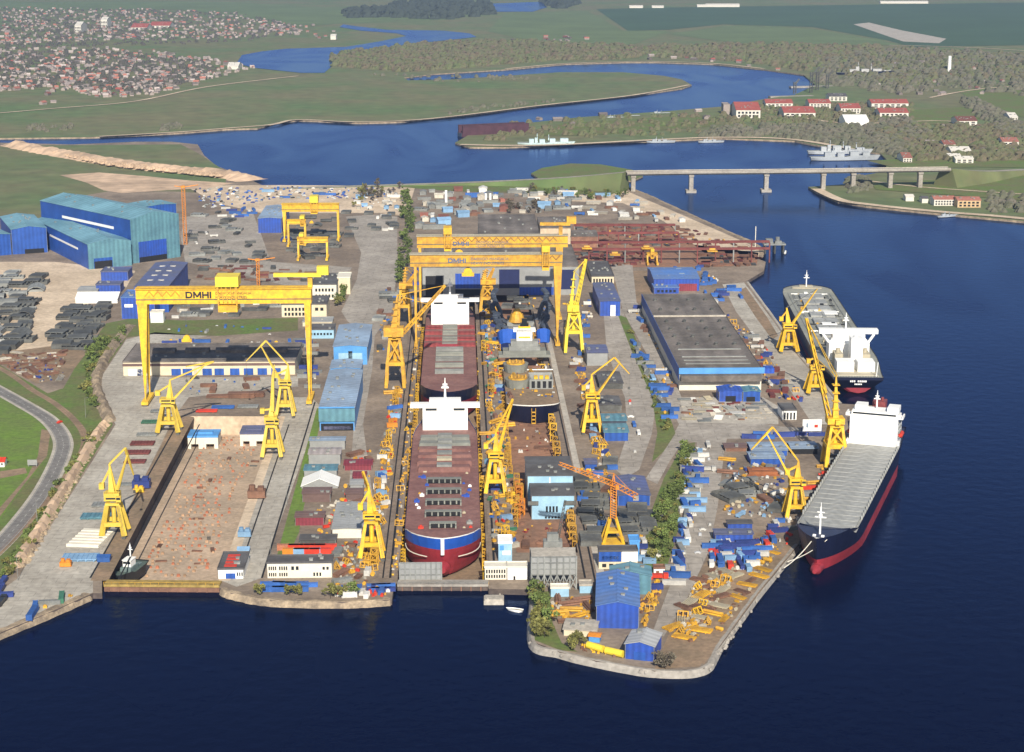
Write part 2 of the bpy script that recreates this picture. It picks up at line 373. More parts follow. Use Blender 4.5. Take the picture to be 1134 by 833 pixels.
# pale apron along the right bank, peninsula quay line, white far greenhouse strip
for px, w, n, l in [([(904,209),(930,221),(960,226),(1037,234),(1134,242),(1300,262)], 14, 'quay_path', 'pale stone path along the right bank'),
                    ([(510,160),(560,161),(620,160),(720,155),(800,152),(880,154.5),(960,168)], 14, 'quay_path', 'pale quay strip along the far peninsula'),
                    ([(110,151),(200,146),(250,142),(300,138),(330,132.5),(400,135),(480,131),(600,116.5),(700,105.5),(763,94)], 9, 'beach', 'thin tan beach line of the grassy peninsula'),
                    ([(560,76.2),(626,70.4),(692,68.4),(729,68.2),(790,70.2),(846,76)], 12, 'beach', 'thin tan beach line of the wooded shore'),
                    ([(-60,130),(60,120),(150,112),(230,96),(330,84)], 8, 'dirt_track', 'brown track below the far town'),
                    ([(834,118),(930,136),(1050,134),(1120,150)], 9, 'far_road', 'pale road past the red roofed blocks'),
                    ([(960,200),(1020,207),(1134,215)], 6, 'far_road', 'thin pale road on the right meadow'),
                    ([(1030,108),(1090,98),(1200,90)], 8, 'far_road', 'pale lane climbing to the right edge'),
                    ([(985,50),(1060,52),(1134,56),(1200,60)], 10, 'far_road', 'white road line under the dark field')]:
    mb = MB(); ribbon(mb, px, w, .9, 2.5); struct(n, mb, sandm, l, 'path')
mb = MB(); poly(mb, [P(x, y, 3.3) for x, y in [(945,27),(962,25),(1000,34),(1048,43),(1040,48),(1000,46)]])
struct('pale_strip', mb, concL, 'pale grey strip of glasshouse plots far away', 'field')
# left grassland and quarry
sheet('grassland', [(-200,162),(80,161),(200,160),(220,170),(250,190),(250,215),(190,212),(120,212),(60,222),(60,243),(0,242),(-200,250)], fieldm, .04, 'green meadow left of the blue halls', 'grass')
sheet('quarry_ground', [(66,194),(110,191),(160,195),(210,200),(260,203),(230,208),(180,211),(135,214),(115,211),(95,202)], chalk, .08, 'pale bare quarry ground on the meadow', 'ground')
sheet('quarry_ground', [(205,206),(300,205),(460,206),(450,240),(420,236),(290,236),(240,225)], sandm, .06, 'pale dusty car park north of the yard', 'ground')
sheet('sandy_yard', [(-150,290),(60,290),(130,298),(150,300),(140,318),(100,330),(92,350),(75,375),(55,392),(20,396),(-150,400)], sandm, .06, 'pale sandy stockyard by the blue halls', 'ground')
sheet('dirt_bank', [(-150,380),(20,388),(85,380),(95,392),(75,418),(40,425),(0,402),(-150,395)], dirtm, .09, 'brown scrap covered dirt at the left', 'ground')
sheet('grass_bank', [(92,392),(118,358),(150,352),(200,355),(330,352),(330,366),(240,372),(170,370),(140,374),(105,425),(112,450),(125,470),(60,575),(20,622),(0,640),(-150,740),(-150,560),(0,560),(45,500),(60,470),(40,440),(70,430)], grassm, .05, 'green bank between road and apron', 'grass')
sheet('grass_bank', [(-200,400),(0,404),(60,440),(90,470),(93,490),(70,530),(0,600),(-200,700)], grassm, .07, 'green verge around the curved road', 'grass')
sheet('lawn', [(-200,415),(0,438),(30,455),(50,468),(55,490),(45,515),(20,548),(0,575),(-200,650)], grassn, .10, 'bright green field inside the road bend', 'grass')
sheet('dirt_patch', [(46,475),(56,478),(52,505),(20,545),(0,572),(-20,580),(0,562),(30,528),(42,505)], dirtm, .13, 'worn tan track along the field edge', 'ground')
sheet('dirt_patch', [(0,522),(28,518),(30,524),(0,530)], dirtm, .13, 'worn tan path to the small house', 'ground')
for px, w, m, n, l, dz in [([(-60,400),(0,433),(25,447),(50,462),(64,476),(70,490),(68,503),(60,522),(46,547),(25,575),(0,603),(-40,640)], 13, concL, 'road_verge', 'pale shoulder of the curved road', .15),
                       ([(-60,400),(0,433),(25,447),(50,462),(64,476),(70,490),(68,503),(60,522),(46,547),(25,575),(0,603),(-40,640)], 9, aspd, 'road', 'curved two lane asphalt road at the left', .19),
                       ([(-60,385),(0,408),(36,432),(61,447),(84,467),(94,486),(86,510),(54,552),(18,592),(-20,630)], 5, dirtm, 'railway_bed', 'brown railway bed curving beside the road', .16)]:
    mb = MB(); ribbon(mb, px, w, dz); struct(n, mb, m, l, 'road')
mb = MB()
rd = [(-60,400),(0,433),(25,447),(50,462),(64,476),(70,490),(68,503),(60,522),(46,547),(25,575),(0,603),(-40,640)]
ribbon(mb, rd, .4, .22, dash=1, k=10); ribbon(mb, rd, .3, .22, off=4); ribbon(mb, rd, .3, .22, off=-4)
struct('road_marking', mb, mat('worn_road_paint', (.42,.41,.38), .8), 'white lane lines on the curved road', 'road')
mb = MB()
for o_ in (-.75, .75): ribbon(mb, [(-60,385),(0,408),(36,432),(61,447),(84,467),(94,486),(86,510),(54,552),(18,592),(-20,630)], .22, .2, off=o_)
struct('railway_track', mb, rust, 'rusty railway rails curving beside the road', 'track')
# pale aprons and yard roads
sheet('apron', [(0,700),(-100,750),(-60,690),(0,655),(20,640),(58,580),(90,530),(122,480),(128,470),(112,445),(107,425),(140,376),(172,368),(230,372),(180,385),(140,400),(136,416),(200,418),(330,417),(330,428),(209,440),(193,462),(103,643),(103,656),(60,675)], apron, .05, 'pale concrete apron left of the empty dock', 'ground')
sheet('apron', [(245,643),(310,461),(318,440),(345,440),(355,450),(338,500),(296,618),(290,640),(262,650)], apron, .05, 'pale concrete apron right of the empty dock', 'ground')
sheet('dirt_strip', [(120,643),(215,462),(209,461),(203,462),(108,643)], dirtm, .07, 'brown crane track strip on the dock edge', 'ground')
sheet('dirt_strip', [(100,643),(195,462),(209,461),(113,643)], dirtm, .09, 'brown worn strip along the left dock edge', 'ground')
sheet('gravel_edge', [(242,643),(308,461),(316,461),(255,643)], sandm, .08, 'sandy strip along the right dock edge', 'ground')
sheet('lawn', [(351,452),(358,452),(352,480),(331,590),(318,618),(306,618)], grassn, .06, 'narrow green grass strip beside the sheds', 'grass')
sheet('road', [(383,240),(412,238),(440,240),(440,300),(434,345),(415,372),(412,410),(402,470),(414,560),(410,600),(396,610),(385,560),(392,470),(400,420),(408,372),(385,356),(378,345),(395,310),(400,280)], aspm, .05, 'wide grey yard road left of the gantry', 'road')
sheet('road', [(205,240),(280,235),(290,262),(300,290),(390,296),(376,320),(330,320),(250,300),(205,290),(200,262)], aspm, .055, 'grey paved area behind the goliath crane', 'road')
sheet('road', [(668,342),(690,342),(694,362),(706,400),(726,450),(722,480),(708,520),(692,530),(682,520),(695,480),(692,440),(672,390)], aspm, .05, 'curved grey road through the right yard', 'road')
sheet('road', [(676,291),(700,290),(705,335),(715,345),(740,400),(760,455),(860,472),(900,475),(902,484),(805,486),(802,500),(795,560),(785,610),(760,665),(735,705),(722,702),(745,640),(765,560),(772,490),(757,488),(741,512),(728,536),(715,530),(735,500),(752,470),(742,450),(715,390),(690,345)], aspm, .06, 'pale grey road past the right hall to the point', 'road')
sheet('lawn', [(684,348),(694,352),(742,462),(748,480),(735,500),(722,512),(728,480),(722,440),(700,390)], grassm, .07, 'green strip between the two right roads', 'grass')
sheet('grass_bank', [(757,492),(770,490),(762,530),(750,590),(735,640),(712,640),(716,580),(735,530)], grassm, .07, 'green belt under the row of trees', 'grass')
sheet('quay_apron', [(800,315),(824,313),(858,358),(880,390),(905,420),(930,449),(925,470),(900,470),(880,440),(845,385),(815,345)], apron, .05, 'worn concrete quay beside the moored bulk carrier', 'ground')
sheet('dirt_patch', [(818,322),(826,318),(850,352),(862,372),(855,376),(836,350)], dirtm, .09, 'rusty brown strip on the upper quay', 'ground')
sheet('gravel_ground', [(640,205),(690,210),(760,240),(840,275),(842,285),(780,280),(735,245),(690,225),(600,222),(560,212)], sandm, .05, 'pale gravel ground near the bridge', 'ground')
sheet('grass_bank', [(430,206),(620,204),(690,210),(676,216),(580,214),(500,212)], grassm, .07, 'green strip below the causeway road', 'grass')
sheet('dirt_strip', [(873,600),(905,545),(935,500),(940,485),(930,500),(898,563),(884,601),(798,712),(780,735),(770,735),(788,700)], dirtm, .07, 'brown strip along the lower quay edge', 'ground')
sheet('scrap_ground', [(735,715),(760,660),(800,590),(860,590),(860,605),(800,690),(775,738),(725,741)], dirtm, .05, 'brown scrap ground on the point', 'ground')
sheet('slab_ground', [(752,440),(845,440),(862,450),(862,470),(760,468)], concL, .09, 'pale slab ground before the right hall', 'ground')
sheet('rusty_ground', [(660,330),(690,300),(720,300),(722,330),(720,342),(695,340)], dirtm, .04, 'brown ground beside the violet blue shed', 'ground')
sheet('grass_bank', [(590,655),(608,655),(612,690),(622,712),(640,722),(620,720),(590,708)], grassm, .07, 'green patch on the point by the water', 'grass')
sheet('rusty_ground', [(634,247),(742,248),(760,270),(840,280),(838,294),(634,297)], rustg, .05, 'rust brown ground of the steel store', 'ground')
# dock floors
sheet('dock_floor', [(100,675),(205,480),(312,480),(245,675)], dockf, 0, 'tan floor of the empty dry dock', 'ground', -10)
sheet('dock_floor', [(430,690),(470,330),(530,330),(550,690)], dirtm, 0, 'brown floor of the middle dry dock', 'ground', -10)
sheet('dock_floor', [(560,660),(535,322),(600,322),(655,660)], rustg, 0, 'rusty floor of the right building dock', 'ground', -4)
mb = MB(); a_, b_ = P(209,461), P(308,461)
mb.add([(a_.x,a_.y-.3,-10),(b_.x,b_.y-.3,-10),(b_.x,b_.y-.3,G),(a_.x,a_.y-.3,G)], [(0,1,2,3)]); struct('dock_wall', mb, sandm, 'pale end wall of the empty dry dock', 'wall')
# rails along the docks
mb = MB()
for (x, y0, y1, wd) in [(100,640,470,1), (128,648,470,.8), (262,640,470,.8), (290,640,445,1), (432,640,335,1.2), (424,640,335,.8), (548,640,330,1.2), (556,640,330,.8), (648,640,345,1), (668,648,345,1.4), (660,648,345,1)]:
    a_, b_ = P(x, y0, G+.14), P(vx(x, y0, y1), y1, G+.14)
    d_ = XD*(wd/2); mb.add([a_-d_, a_+d_, b_+d_, b_-d_], [(0,1,2,3)])
struct('crane_rails', mb, black, 'dark crane rails running along the docks', 'track')
mb = MB()
for (x0, x1, y0, y1) in [(419,437,640,335), (543,558,640,330), (650,672,648,345)]:
    a_, b_, c_, d_ = P(x0, y0, G+.1), P(x1, y0, G+.1), P(vx(x1, y0, y1), y1, G+.1), P(vx(x0, y0, y1), y1, G+.1)
    mb.add([a_, b_, c_, d_], [(0,1,2,3)])
struct('crane_track_bed', mb, mat('brown_track_bed', (.25,.195,.15), .95, .16, .03, col2=(.17,.13,.1), fine=.4), 'brown grey track beds beside the docks', 'track')
mb = MB()
a_, b_ = P(668,648,G+.2), P(vx(668,648,345),345,G+.2); mb.add([a_-XD*2, a_+XD*2, b_+XD*2, b_-XD*2], [(0,1,2,3)])
struct('concrete_beam_track', mb, concL, 'pale concrete rail beam right of the building dock', 'track')
# shoreline rock / coping strips
def bank(name, px, wi, m, label, z0=-.5, z1=G+.12, jit=.8):
    pts = cr_spline([P(x, y, G) for x, y in px], 10); mb = MB(); prev = None
    for i, p in enumerate(pts):
        d = pts[min(i+1, len(pts)-1)] - pts[max(i-1, 0)]; d.normalize(); n = Vector((d.y, -d.x, 0))
        rr = [random.uniform(-jit, jit) for _ in range(4)]
        prof = [p + n*(.9+rr[0]*.5+wi*.15) + Vector((0,0,z0-G)), p + n*(.4+rr[1]*.4) + Vector((0,0,(z1-G)*.3-1+rr[2]*.3)), p - n*.5 + Vector((0,0,z1-G+abs(rr[2])*.25)), p - n*(wi+rr[3]) + Vector((0,0,z1-G))]
        if prev:
            for k in range(3): mb.add([prev[k], prev[k+1], prof[k+1], prof[k]], [(0,1,2,3)])
        prev = prof
    return struct(name, mb, m, label, 'shore')
bank('rock_shore', [(-60,728),(0,701),(60,676),(100,658)], 4, rockm, 'tan rock bank along the lower left shore')
bank('rock_shore', [(244,652),(256,657),(300,665),(380,667),(432,664)], 3, rockm, 'rubble shore below the white office')
bank('quay_edge', [(588,660),(588,710),(620,722),(660,732),(725,743),(780,740),(800,712),(840,657),(884,603)], 2, conc, 'pale stone edge around the point', jit=.25)
bank('quay_edge', [(826,312),(858,356),(880,388),(905,418),(929,447)], 2.5, concL, 'pale coping of the upper quay', jit=.2)
bank('rock_shore', [(655,200),(690,207),(715,216),(745,230),(774,243),(800,255),(836,272),(840,286)], 5, rockm, 'rocky shore curving from the bridge')
# raised rubble ridge of the quarry
def ridge(name, px, w, h, m, label):
    pts = cr_spline([P(x, y, G) for x, y in px], 14); mb = MB(); prev = None
    for i, p in enumerate(pts):
        d = pts[min(i+1, len(pts)-1)] - pts[max(i-1, 0)]; d.normalize(); n = Vector((d.y, -d.x, 0))
        e = min(1, i/4, (len(pts)-1-i)/4)
        prof = [p + n*(w*f*random.uniform(.85, 1.15)) + Vector((0, 0, hh*h*e*random.uniform(.7, 1.2))) for f, hh in ((-.5,0), (-.25,.8), (0,1), (.25,.7), (.5,0))]
        if prev:
            for k in range(4): mb.add([prev[k], prev[k+1], prof[k+1], prof[k]], [(0,1,2,3)])
        prev = prof
    return struct(name, mb, m, label, 'ridge')
ridge('rubble_ridge', [(12,160),(40,166),(80,173),(120,180),(180,188),(240,193),(280,200)], 45, 7, chalk, 'long pale rubble ridge across the left meadow')
ridge('rock_bank', [(118,470),(108,480),(85,518),(60,558),(35,600),(14,630)], 7, 4, chalk, 'pale stone bank above the left apron')
ridge('rock_bank', [(145,360),(128,380),(112,405),(106,425),(112,445),(122,468)], 9, 4, rockm, 'tan earth bank at the bend of the apron')
# haze
hz = MB(); hz.bz(-FAR-500, FAR+500, -3500, FAR+500, -16, 345)
hm = bpy.data.materials.new('haze_air'); hm.use_nodes = True; nt = hm.node_tree; nt.nodes.remove(nt.nodes['Principled BSDF'])
pv = nt.nodes.new('ShaderNodeVolumePrincipled'); pv.inputs['Density'].default_value = 4.2e-5; pv.inputs['Color'].default_value = (.45, .62, 1, 1)
pv.inputs['Anisotropy'].default_value = .2
nt.links.new(pv.outputs[0], nt.nodes['Material Output'].inputs['Volume'])
tag(hz.build('haze', hm), 'thin blue haze over the distance', 'haze', kind='stuff')
# camera, sun, sky
cam = bpy.data.cameras.new('camera'); co = bpy.data.objects.new('camera', cam); C.objects.link(co)
co.location = (0, 0, CAMZ); co.rotation_euler = (math.pi/2 - TH, 0, 0); cam.sensor_width = 36; cam.lens = 36*F0/W0
cam.clip_start = 1; cam.clip_end = 60000; sc.camera = co
SE, SA = R(33), R(6.6)
sun = bpy.data.lights.new('sun', 'SUN'); sun.energy = 4.9; sun.angle = R(.5); sun.color = (1, .92, .78)
so = bpy.data.objects.new('sun', sun); C.objects.link(so); so.location = (100, -500, 600)
dirv = Vector((-math.sin(SA)*math.cos(SE), math.cos(SA)*math.cos(SE), -math.sin(SE)))
so.rotation_euler = dirv.to_track_quat('-Z', 'Y').to_euler()
wd = bpy.data.worlds.new('World'); sc.world = wd; wd.use_nodes = True
sk = wd.node_tree.nodes.new('ShaderNodeTexSky'); sk.sky_type = 'NISHITA'; sk.sun_disc = False; sk.sun_elevation = SE; sk.sun_rotation = math.pi - SA
wd.node_tree.links.new(sk.outputs[0], wd.node_tree.nodes['Background'].inputs[0]); wd.node_tree.nodes['Background'].inputs[1].default_value = .075
sc.view_settings.view_transform = 'Standard'; sc.view_settings.look = 'None'; sc.view_settings.exposure = .44; sc.view_settings.gamma = 1
sc.view_settings.use_curve_mapping = False
try: sc.cycles.volume_bounces = 0; sc.cycles.max_bounces = 5; sc.cycles.use_denoising = True
except Exception: pass
# ================================================================ BUILDINGS
def ht(px, py, py2, z0=G):
    p = P(px, py, z0); d = ray(px, py2); return CAMZ + p.y*d.z/d.y - z0
def bld(name, label, FL, FR, ye, yb, wall, roof, cat='shed', g=.12, axis='y', yard=True, z0=G, doors=(), wins=(), h=None, depth=None, group=None, sky=(), flat=False, sink=0):
    pL, pR = P(*FL, z0), P(*FR, z0)
    if yard:
        xd, yd, rz = XD, YD, YA
        w = (pR - pL).dot(xd); c = (pL + pR)/2
    else:
        xd = (pR - pL); w = xd.length; xd.normalize(); yd = Vector((-xd.y, xd.x, 0)); rz = math.atan2(xd.y, xd.x); c = (pL + pR)/2
    h = h or ht(*FL, ye, z0)
    if depth is None:
        lo, hi = 1, 500
        for _ in range(40):
            m_ = (lo+hi)/2; q = c + yd*m_ + Vector((0,0,h))
            if row(q) > yb: lo = m_
            else: hi = m_
        depth = lo
    root = thing(name, label, cat, c, rz, group)
    gg = g*(w if axis == 'y' else depth)*.5 if not flat else 0
    x0, x1 = -w/2, w/2
    wl = MB()
    if flat:
        wl.bz(x0, x1, 0, depth, -sink, h); wl.build('wall', wall, root)
        r = MB(); r.bz(x0-.3, x1+.3, -.3, depth+.3, h+.01, h+.5)
        for a_ in ((x0-.3, x0+.1, -.3, depth+.3), (x1-.1, x1+.3, -.3, depth+.3), (x0+.12, x1-.12, -.3, .1), (x0+.12, x1-.12, depth-.1, depth+.3)): r.bz(*a_, h+.52, h+1)
        rf = r.build('roof', roof, root)
    else:
        wl.gable(x0, x1, 0, depth, h, gg, axis); wl.build('wall', wall, root)
        r = MB(); r.groof(x0, x1, 0, depth, h, gg, axis)
        if axis == 'y': r.beam((0, -.5, h+gg+.38), (0, depth+.5, h+gg+.38), .9, .3)
        rf = r.build('roof', roof, root)
    for (u0, u1, v0, v1, m_) in doors:
        d = MB(); d.bz(x0+u0*w, x0+u1*w, -.18, .1, v0*h + (.02 if v0 == 0 else 0), v1*h)
        d.build('door' if v0 < .05 else 'panel', m_, root)
    for (n, u0, u1, v0, v1) in wins:
        mw = None
        for k in range(n):
            cw = (u1-u0)*w/n; cx = x0 + u0*w + (k+.5)*cw
            if mw is None:
                d = MB(); ww = cw*.3; d.bz(-ww, ww, -.1, .1, -(v1-v0)*h/2, (v1-v0)*h/2); mw = d.build('window', glass, root, loc=(cx, -.03, (v0+v1)/2*h))
            else:
                q = mw.copy(); C.objects.link(q); q.parent = root; q.location = (cx, -.03, (v0+v1)/2*h)
    if flat == 0:
        for (u, v, su, sv, m_) in sky:      # skylight sheets lying on the slope
            x = x0 + u*w; y = v*depth
            zz = h + gg*(1 - abs(x)/(w/2)) if axis == 'y' else h + gg*(1 - abs(y-depth/2)/(depth/2))
            d = MB(); hx, hy = su*w/2, sv*depth/2
            def zf(X, Y): return (h + gg*(1-abs(X)/(w/2)) if axis == 'y' else h + gg*(1-abs(Y-depth/2)/(depth/2))) + .5
            vs = [(x-hx, y-hy), (x+hx, y-hy), (x+hx, y+hy), (x-hx, y+hy)]
            d.add([(a_, b_, zf(a_, b_)) for a_, b_ in vs] + [(a_, b_, zf(a_, b_)+.25) for a_, b_ in vs], [(4,5,6,7),(0,1,5,4),(1,2,6,5),(2,3,7,6),(3,0,4,7)])
            d.build('skylight', m_, root)
    rq = random.Random(int(w*97+depth*31)); vv = []
    if name not in ('fabrication_hall', 'kiosk', 'storage_tent', 'fabric') and w > 12 and depth > 8 and not sky and roof is not white:
        for k in range(min(9, 2+int(w*depth/260))):
            if flat: x, y = rq.uniform(x0*.85, x1*.85), rq.uniform(depth*.12, depth*.88); zz = h+.52
            elif axis == 'y': x, y = rq.choice((-1,1))*w*rq.uniform(.04,.3), depth*(.1+.8*rq.random()); zz = h + gg*(1-abs(x)/(w/2)) - .1
            else: x, y = rq.uniform(x0*.85, x1*.85), depth*rq.uniform(.12,.42); zz = h + gg*(1-abs(y-depth/2)/(depth/2)) - .1
            if not vv:
                d = MB(); d.bz(-.9, .9, -.7, .7, 0, 1.1); d.bz(-1.1, 1.1, -.9, .9, 1.1, 1.3); vv.append(d.build('roof_vent', steelL, rf, loc=(x, y, zz)))
            else: q = vv[0].copy(); C.objects.link(q); q.parent = rf; q.location = (x, y, zz)
        for sx in (x0+.15, x1-.15): d = MB(); d.bz(sx-.12, sx+.12, -.22, -.02, .05, h-.1); d.build('downpipe', steelL, root)
    root['w'] = w; root['h'] = h; root['d'] = depth; root['gg'] = gg
    return root
def dims(r): return r['w'], r['h'], r['d'], r['gg']
A_ = 'assembly hall'
# --- blue and teal halls, upper left (turned away from the yard)
t = bld('assembly_hall', 'tallest blue hall with teal gable end and wide blue door', (146.6,292), (199.4,284.5), 243.5, 219.5, blueD, tealR, 'hall', .2, yard=False)
w, h, d, gg = dims(t)
m = MB(); m.gable(-w/2-.15, w/2+.15, -.45, 0, h, gg); m.build('gable_cladding', teal, t)
m = MB(); m.bz(-w*.36, w*.22, -.8, -.5, 0.02, h*.47); dr = m.build('door', blue, t)
m = MB(); m.bz(-w*.355, w*.215, -1.0, -.82, .03, h*.12); m.build('door_gap', black, dr)
m = MB(); m.bz(-w/2-.35, -w/2-.05, d*.18, d*.75, h*.70, h*.76); m.build('window_strip', white, t)
t = bld('assembly_hall', 'lower blue hall with teal end beside the tallest hall', (98.5,298.5), (146,294), 271, 241.5, blueD, tealR, 'hall', .2, yard=False)
w, h, d, gg = dims(t)
m = MB(); m.gable(-w/2-.15, w/2+.15, -.45, 0, h, gg); m.build('gable_cladding', teal, t)
m = MB(); m.bz(-w*.38, w*.05, -.8, -.5, 0.02, h*.42); dr = m.build('door', blueD, t)
m = MB(); m.bz(-w*.37, w*.04, -1.0, -.82, .03, h*.30); m.build('door_gap', black, dr)
m = MB(); m.bz(-w/2-.35, -w/2-.05, d*.18, d*.7, h*.60, h*.68); m.build('window_strip', white, t)
t = bld('assembly_hall', 'blue striped hall with dark doorway left of the lower teal hall', (14,282), (53,279.5), 254.5, 239, blueD, tealR, 'hall', .15, yard=False, doors=[(.35,.9,0,.18,black)])
t = bld('assembly_hall', 'low blue hall with flat teal roof at the left edge', (-28,286), (13,282), 263, 255, blueD, tealR, 'hall', .1, yard=False)
t = bld('warehouse', 'small blue block with teal roof peeking behind the tallest hall', (160,250), (196,246), 229.5, 223.5, blueD, tealR, 'warehouse', .06, yard=False)
# violet blue hall with skylights
t = bld('workshop_hall', 'violet blue roofed hall with pale skylight strips behind the goliath crane', (150,346), (187,346), 318, 291, blueD, purple, 'hall', .08,
        sky=[(.5,.22,.5,.03,offw), (.5,.42,.5,.03,offw), (.5,.6,.5,.03,offw), (.5,.8,.5,.03,offw)])
t = bld('workshop_annex', 'bright blue flat annex at the foot of the violet roofed hall', (135,353), (172,353), 330, 322, blue, blueR, 'annex', flat=True, doors=[(.1,.35,.55,.7,white)])
t = bld('store_building', 'small blue flat roofed store below the teal halls', (112,311), (142,311), 301.5, 296.5, blue, purple, 'store', flat=True)
t = bld('store_building', 'long low blue store with grey roof beside white tents', (106,325), (134,324), 316.5, 312, blue, purple, 'store', flat=True)
t = bld('storage_tent', 'low white storage tent between grey blocks and blue store', (84,336), (130,336), 331, 325, white, white, 'tent', .3, 'x')
t = bld('storage_tent', 'grey flat storage shelter behind the white tent', (86,326), (108,326), 322, 317, greyL, greyL, 'shelter', .1, 'x')
t = bld('field_cabin', 'white cabin with dark windows below the annex', (167,357.5), (181,357.5), 346.5, 344, white, offw, 'cabin', flat=True)
t = bld('workshop_hall', 'tall blue hall with corrugated walls left of the small yellow gantries', (286,258), (312,258), 242, 228, blue, greyblue, 'hall', .08)
t = bld('office_block', 'white three storey office with grey roof behind the goliath', (346,332), (373,332), 315.5, 303.5, offw, greyR, 'office', flat=True, wins=[(6,.1,.9,.55,.75),(6,.1,.9,.15,.35)])
t = bld('office_block', 'cream end block attached right of the white office', (374,326), (388,326), 308, 302.5, cream, offw, 'office', flat=True)
t = bld('office_block', 'cream two storey office behind the goliath girder', (312,351), (362,351), 337.5, 328.5, cream, greyR, 'office', flat=True, wins=[(7,.05,.6,.5,.75),(7,.05,.6,.1,.35),(2,.72,.95,.5,.75)])
t = bld('garage_row', 'low pale garage row under the goliath crane with blue doors', (335,361.5), (368,361.5), 357, 352, cream, greyL, 'garage', flat=True)
t = bld('light_blue_office', 'light blue office with dark roof behind the blue halls', (338,375), (370,375), 365.5, 359.5, blueS, greyR, 'office', flat=True, wins=[(8,.05,.95,.4,.65)])
# long low building at the dock head, blue doors
t = bld('long_workshop', 'long dark roofed workshop with cream front and blue doors at the dock head', (137,415.5), (327,415.5), 401, 381, cream, felt, 'workshop', flat=True,
        doors=[(.03,.16,0,.5,white)] + [(a_, a_+.055, 0, .5, blueD) for a_ in (.08,.28,.345,.46,.53,.62,.70,.78,.86)])
w, h, d, gg = dims(t)
m = MB(); m.bz(-w/2-.2, w/2+.2, -.35, 0, h*.72, h*.9); m.build('fascia', brownR, t)
for k, x in enumerate((-.3,-.1,.08,.22,.36)):
    m = MB(); m.gable(-9, 9, 0, 10, 2.2, 1.2, 'x'); o = m.build('roof_light', felt, t, loc=(x*w, d*.45, h+.5))
# light blue halls
t = bld('workshop_hall', 'bright light blue hall with dark door slot nearest the yard road', (369.5,404), (407,404), 384, 360, blueL, greyblue, 'hall', .1, doors=[(.15,.85,.0,.65,blueS),(.44,.56,.02,.75,black)])
t = bld('workshop_hall', 'small light blue lean-to hall right in front of the bright hall', (366,424), (400,424), 408, 399, blueL, greyblue, 'hall', .08)
t = bld('workshop_hall', 'long light blue roofed hall with open dark front', (354,477), (393,477), 452, 410, blueL, greyblue, 'hall', .1, doors=[(.04,.96,0,.32,black),(.12,.9,.05,.2,purple)])
w, h, d, gg = dims(t)
m = MB(); m.bz(-w/2-.3, w/2+.3, -1.2, -.2, h*.42, h*.99); m.build('canopy_front', teal, t)
m = MB(); m.beam((-w/2, -.7, h+.6), (w/2, -.7, h+.6), 1.4, .8); m.build('fascia', blueL, t)
for lab, a_, b_, e_, r_, wl, rf, ax, gb in [
    ('grey flat shed in front of the open light blue hall', (343,498), (382,498), 488, 484, greyL, greyblue, 'x', .1),
    ('pale pinkish grey shed in the row right of the grass strip', (342,515), (377,515), 503, 496, greyL, mat('pinkish_roof', (.38,.34,.34), .7, .1, .1, stripe=4), 'x', .12),
    ('teal grey shed just behind the white tent', (337,530), (373,530), 521, 514.5, greyL, teal, 'x', .1),
    ('brown ribbed shed in front of the white tent', (335,556), (366,556), 547, 540, brownR, brownR, 'x', .12),
    ('maroon ribbed shed on open ground by the grass strip', (327,582), (359,582), 573, 566.5, maroon, brownR, 'x', .1),
    ('maroon sloping canopy right of the grey sheds', (381,522), (412,520), 516, 509, maroon, maroon, 'x', .15),
    ('small maroon shed under the sloping canopy', (391,532), (405,532), 528, 522.5, maroon, maroon, 'x', .12),
    ('small grey shed between two brown canopies', (388,542), (402,542), 537, 531, greyL, greyL, 'x', .12),
    ('brown canopy shed beside yellow scrap', (383,554), (402,554), 547, 541, brownR, brownR, 'x', .12),
    ('grey roofed shed with white front beside the luffing crane', (368,596), (402,596), 586, 557, offw, greyL, 'y', .05),
    ('dark grey shelter behind the red containers', (332,603), (372,603), 598, 592, steel, greyR, 'x', .08)]:
    bld('shed', lab, a_, b_, e_, r_, wl, rf, 'shed', gb, ax)
t = bld('shed', 'pointed white tent roof over a shed in the grey row', (334,541), (374,541), 538.5, 529, greyL, white, 'tent', .42, 'y')
t = bld('site_office', 'white two storey office with small dark windows on the waterfront', (296,640), (368,640), 624, 616, offw, greyR, 'office', flat=True,
        wins=[(4,.02,.15,.55,.8),(4,.18,.32,.55,.8),(2,.36,.5,.55,.8),(2,.84,.96,.55,.75),(4,.02,.15,.12,.36),(4,.18,.32,.12,.36),(3,.7,.84,.12,.36)])
t = bld('site_office', 'small white office with red patched roof by the dock gate', (241.5,641), (270,641), 631, 612.5, white, greyR, 'office', flat=True, doors=[(.3,.68,0,.6,blueD)], wins=[(3,.72,.98,.3,.7)])
w, h, d, gg = dims(t)
for k in range(4):
    m = MB(); m.bz(-w*.28, w*.2, 0, d*.12, 0, .3); m.build('roof_patch', redp, t, loc=(0, d*(.12+.2*k), h+.52))
# --- hall behind the two middle gantries
t = bld('ship_hall', 'wide dark roofed hall with blue doors behind the twin gantries', (468,327), (641,327), 296, 272, greyL, felt, 'hall', flat=True,
        doors=[(.02,.13,0,.7,black),(.21,.37,.25,.78,blue),(.21,.37,0,.22,black),(.49,.62,.25,.92,mat('dark_blue_door',(.012,.02,.09),.5,.1,.2)),(.62,.84,0,.28,blue),(.88,.975,.2,.9,mat('dark_blue_door',(.012,.02,.09)))])
t = bld('ship_hall', 'rear dark roofed hall above the twin gantries', (531,292), (598,292), 262, 238, greyL, felt, 'hall', flat=True)
t = bld('ship_hall', 'tan walled hall with dark roof right of the rear hall', (598,274), (632,274), 253, 240.5, sandm, felt, 'hall', flat=True)
t = bld('shed', 'dark roofed open shed beside the red gantries', (632,274), (662,274), 262, 255, rust, felt, 'shed', .08, 'x')
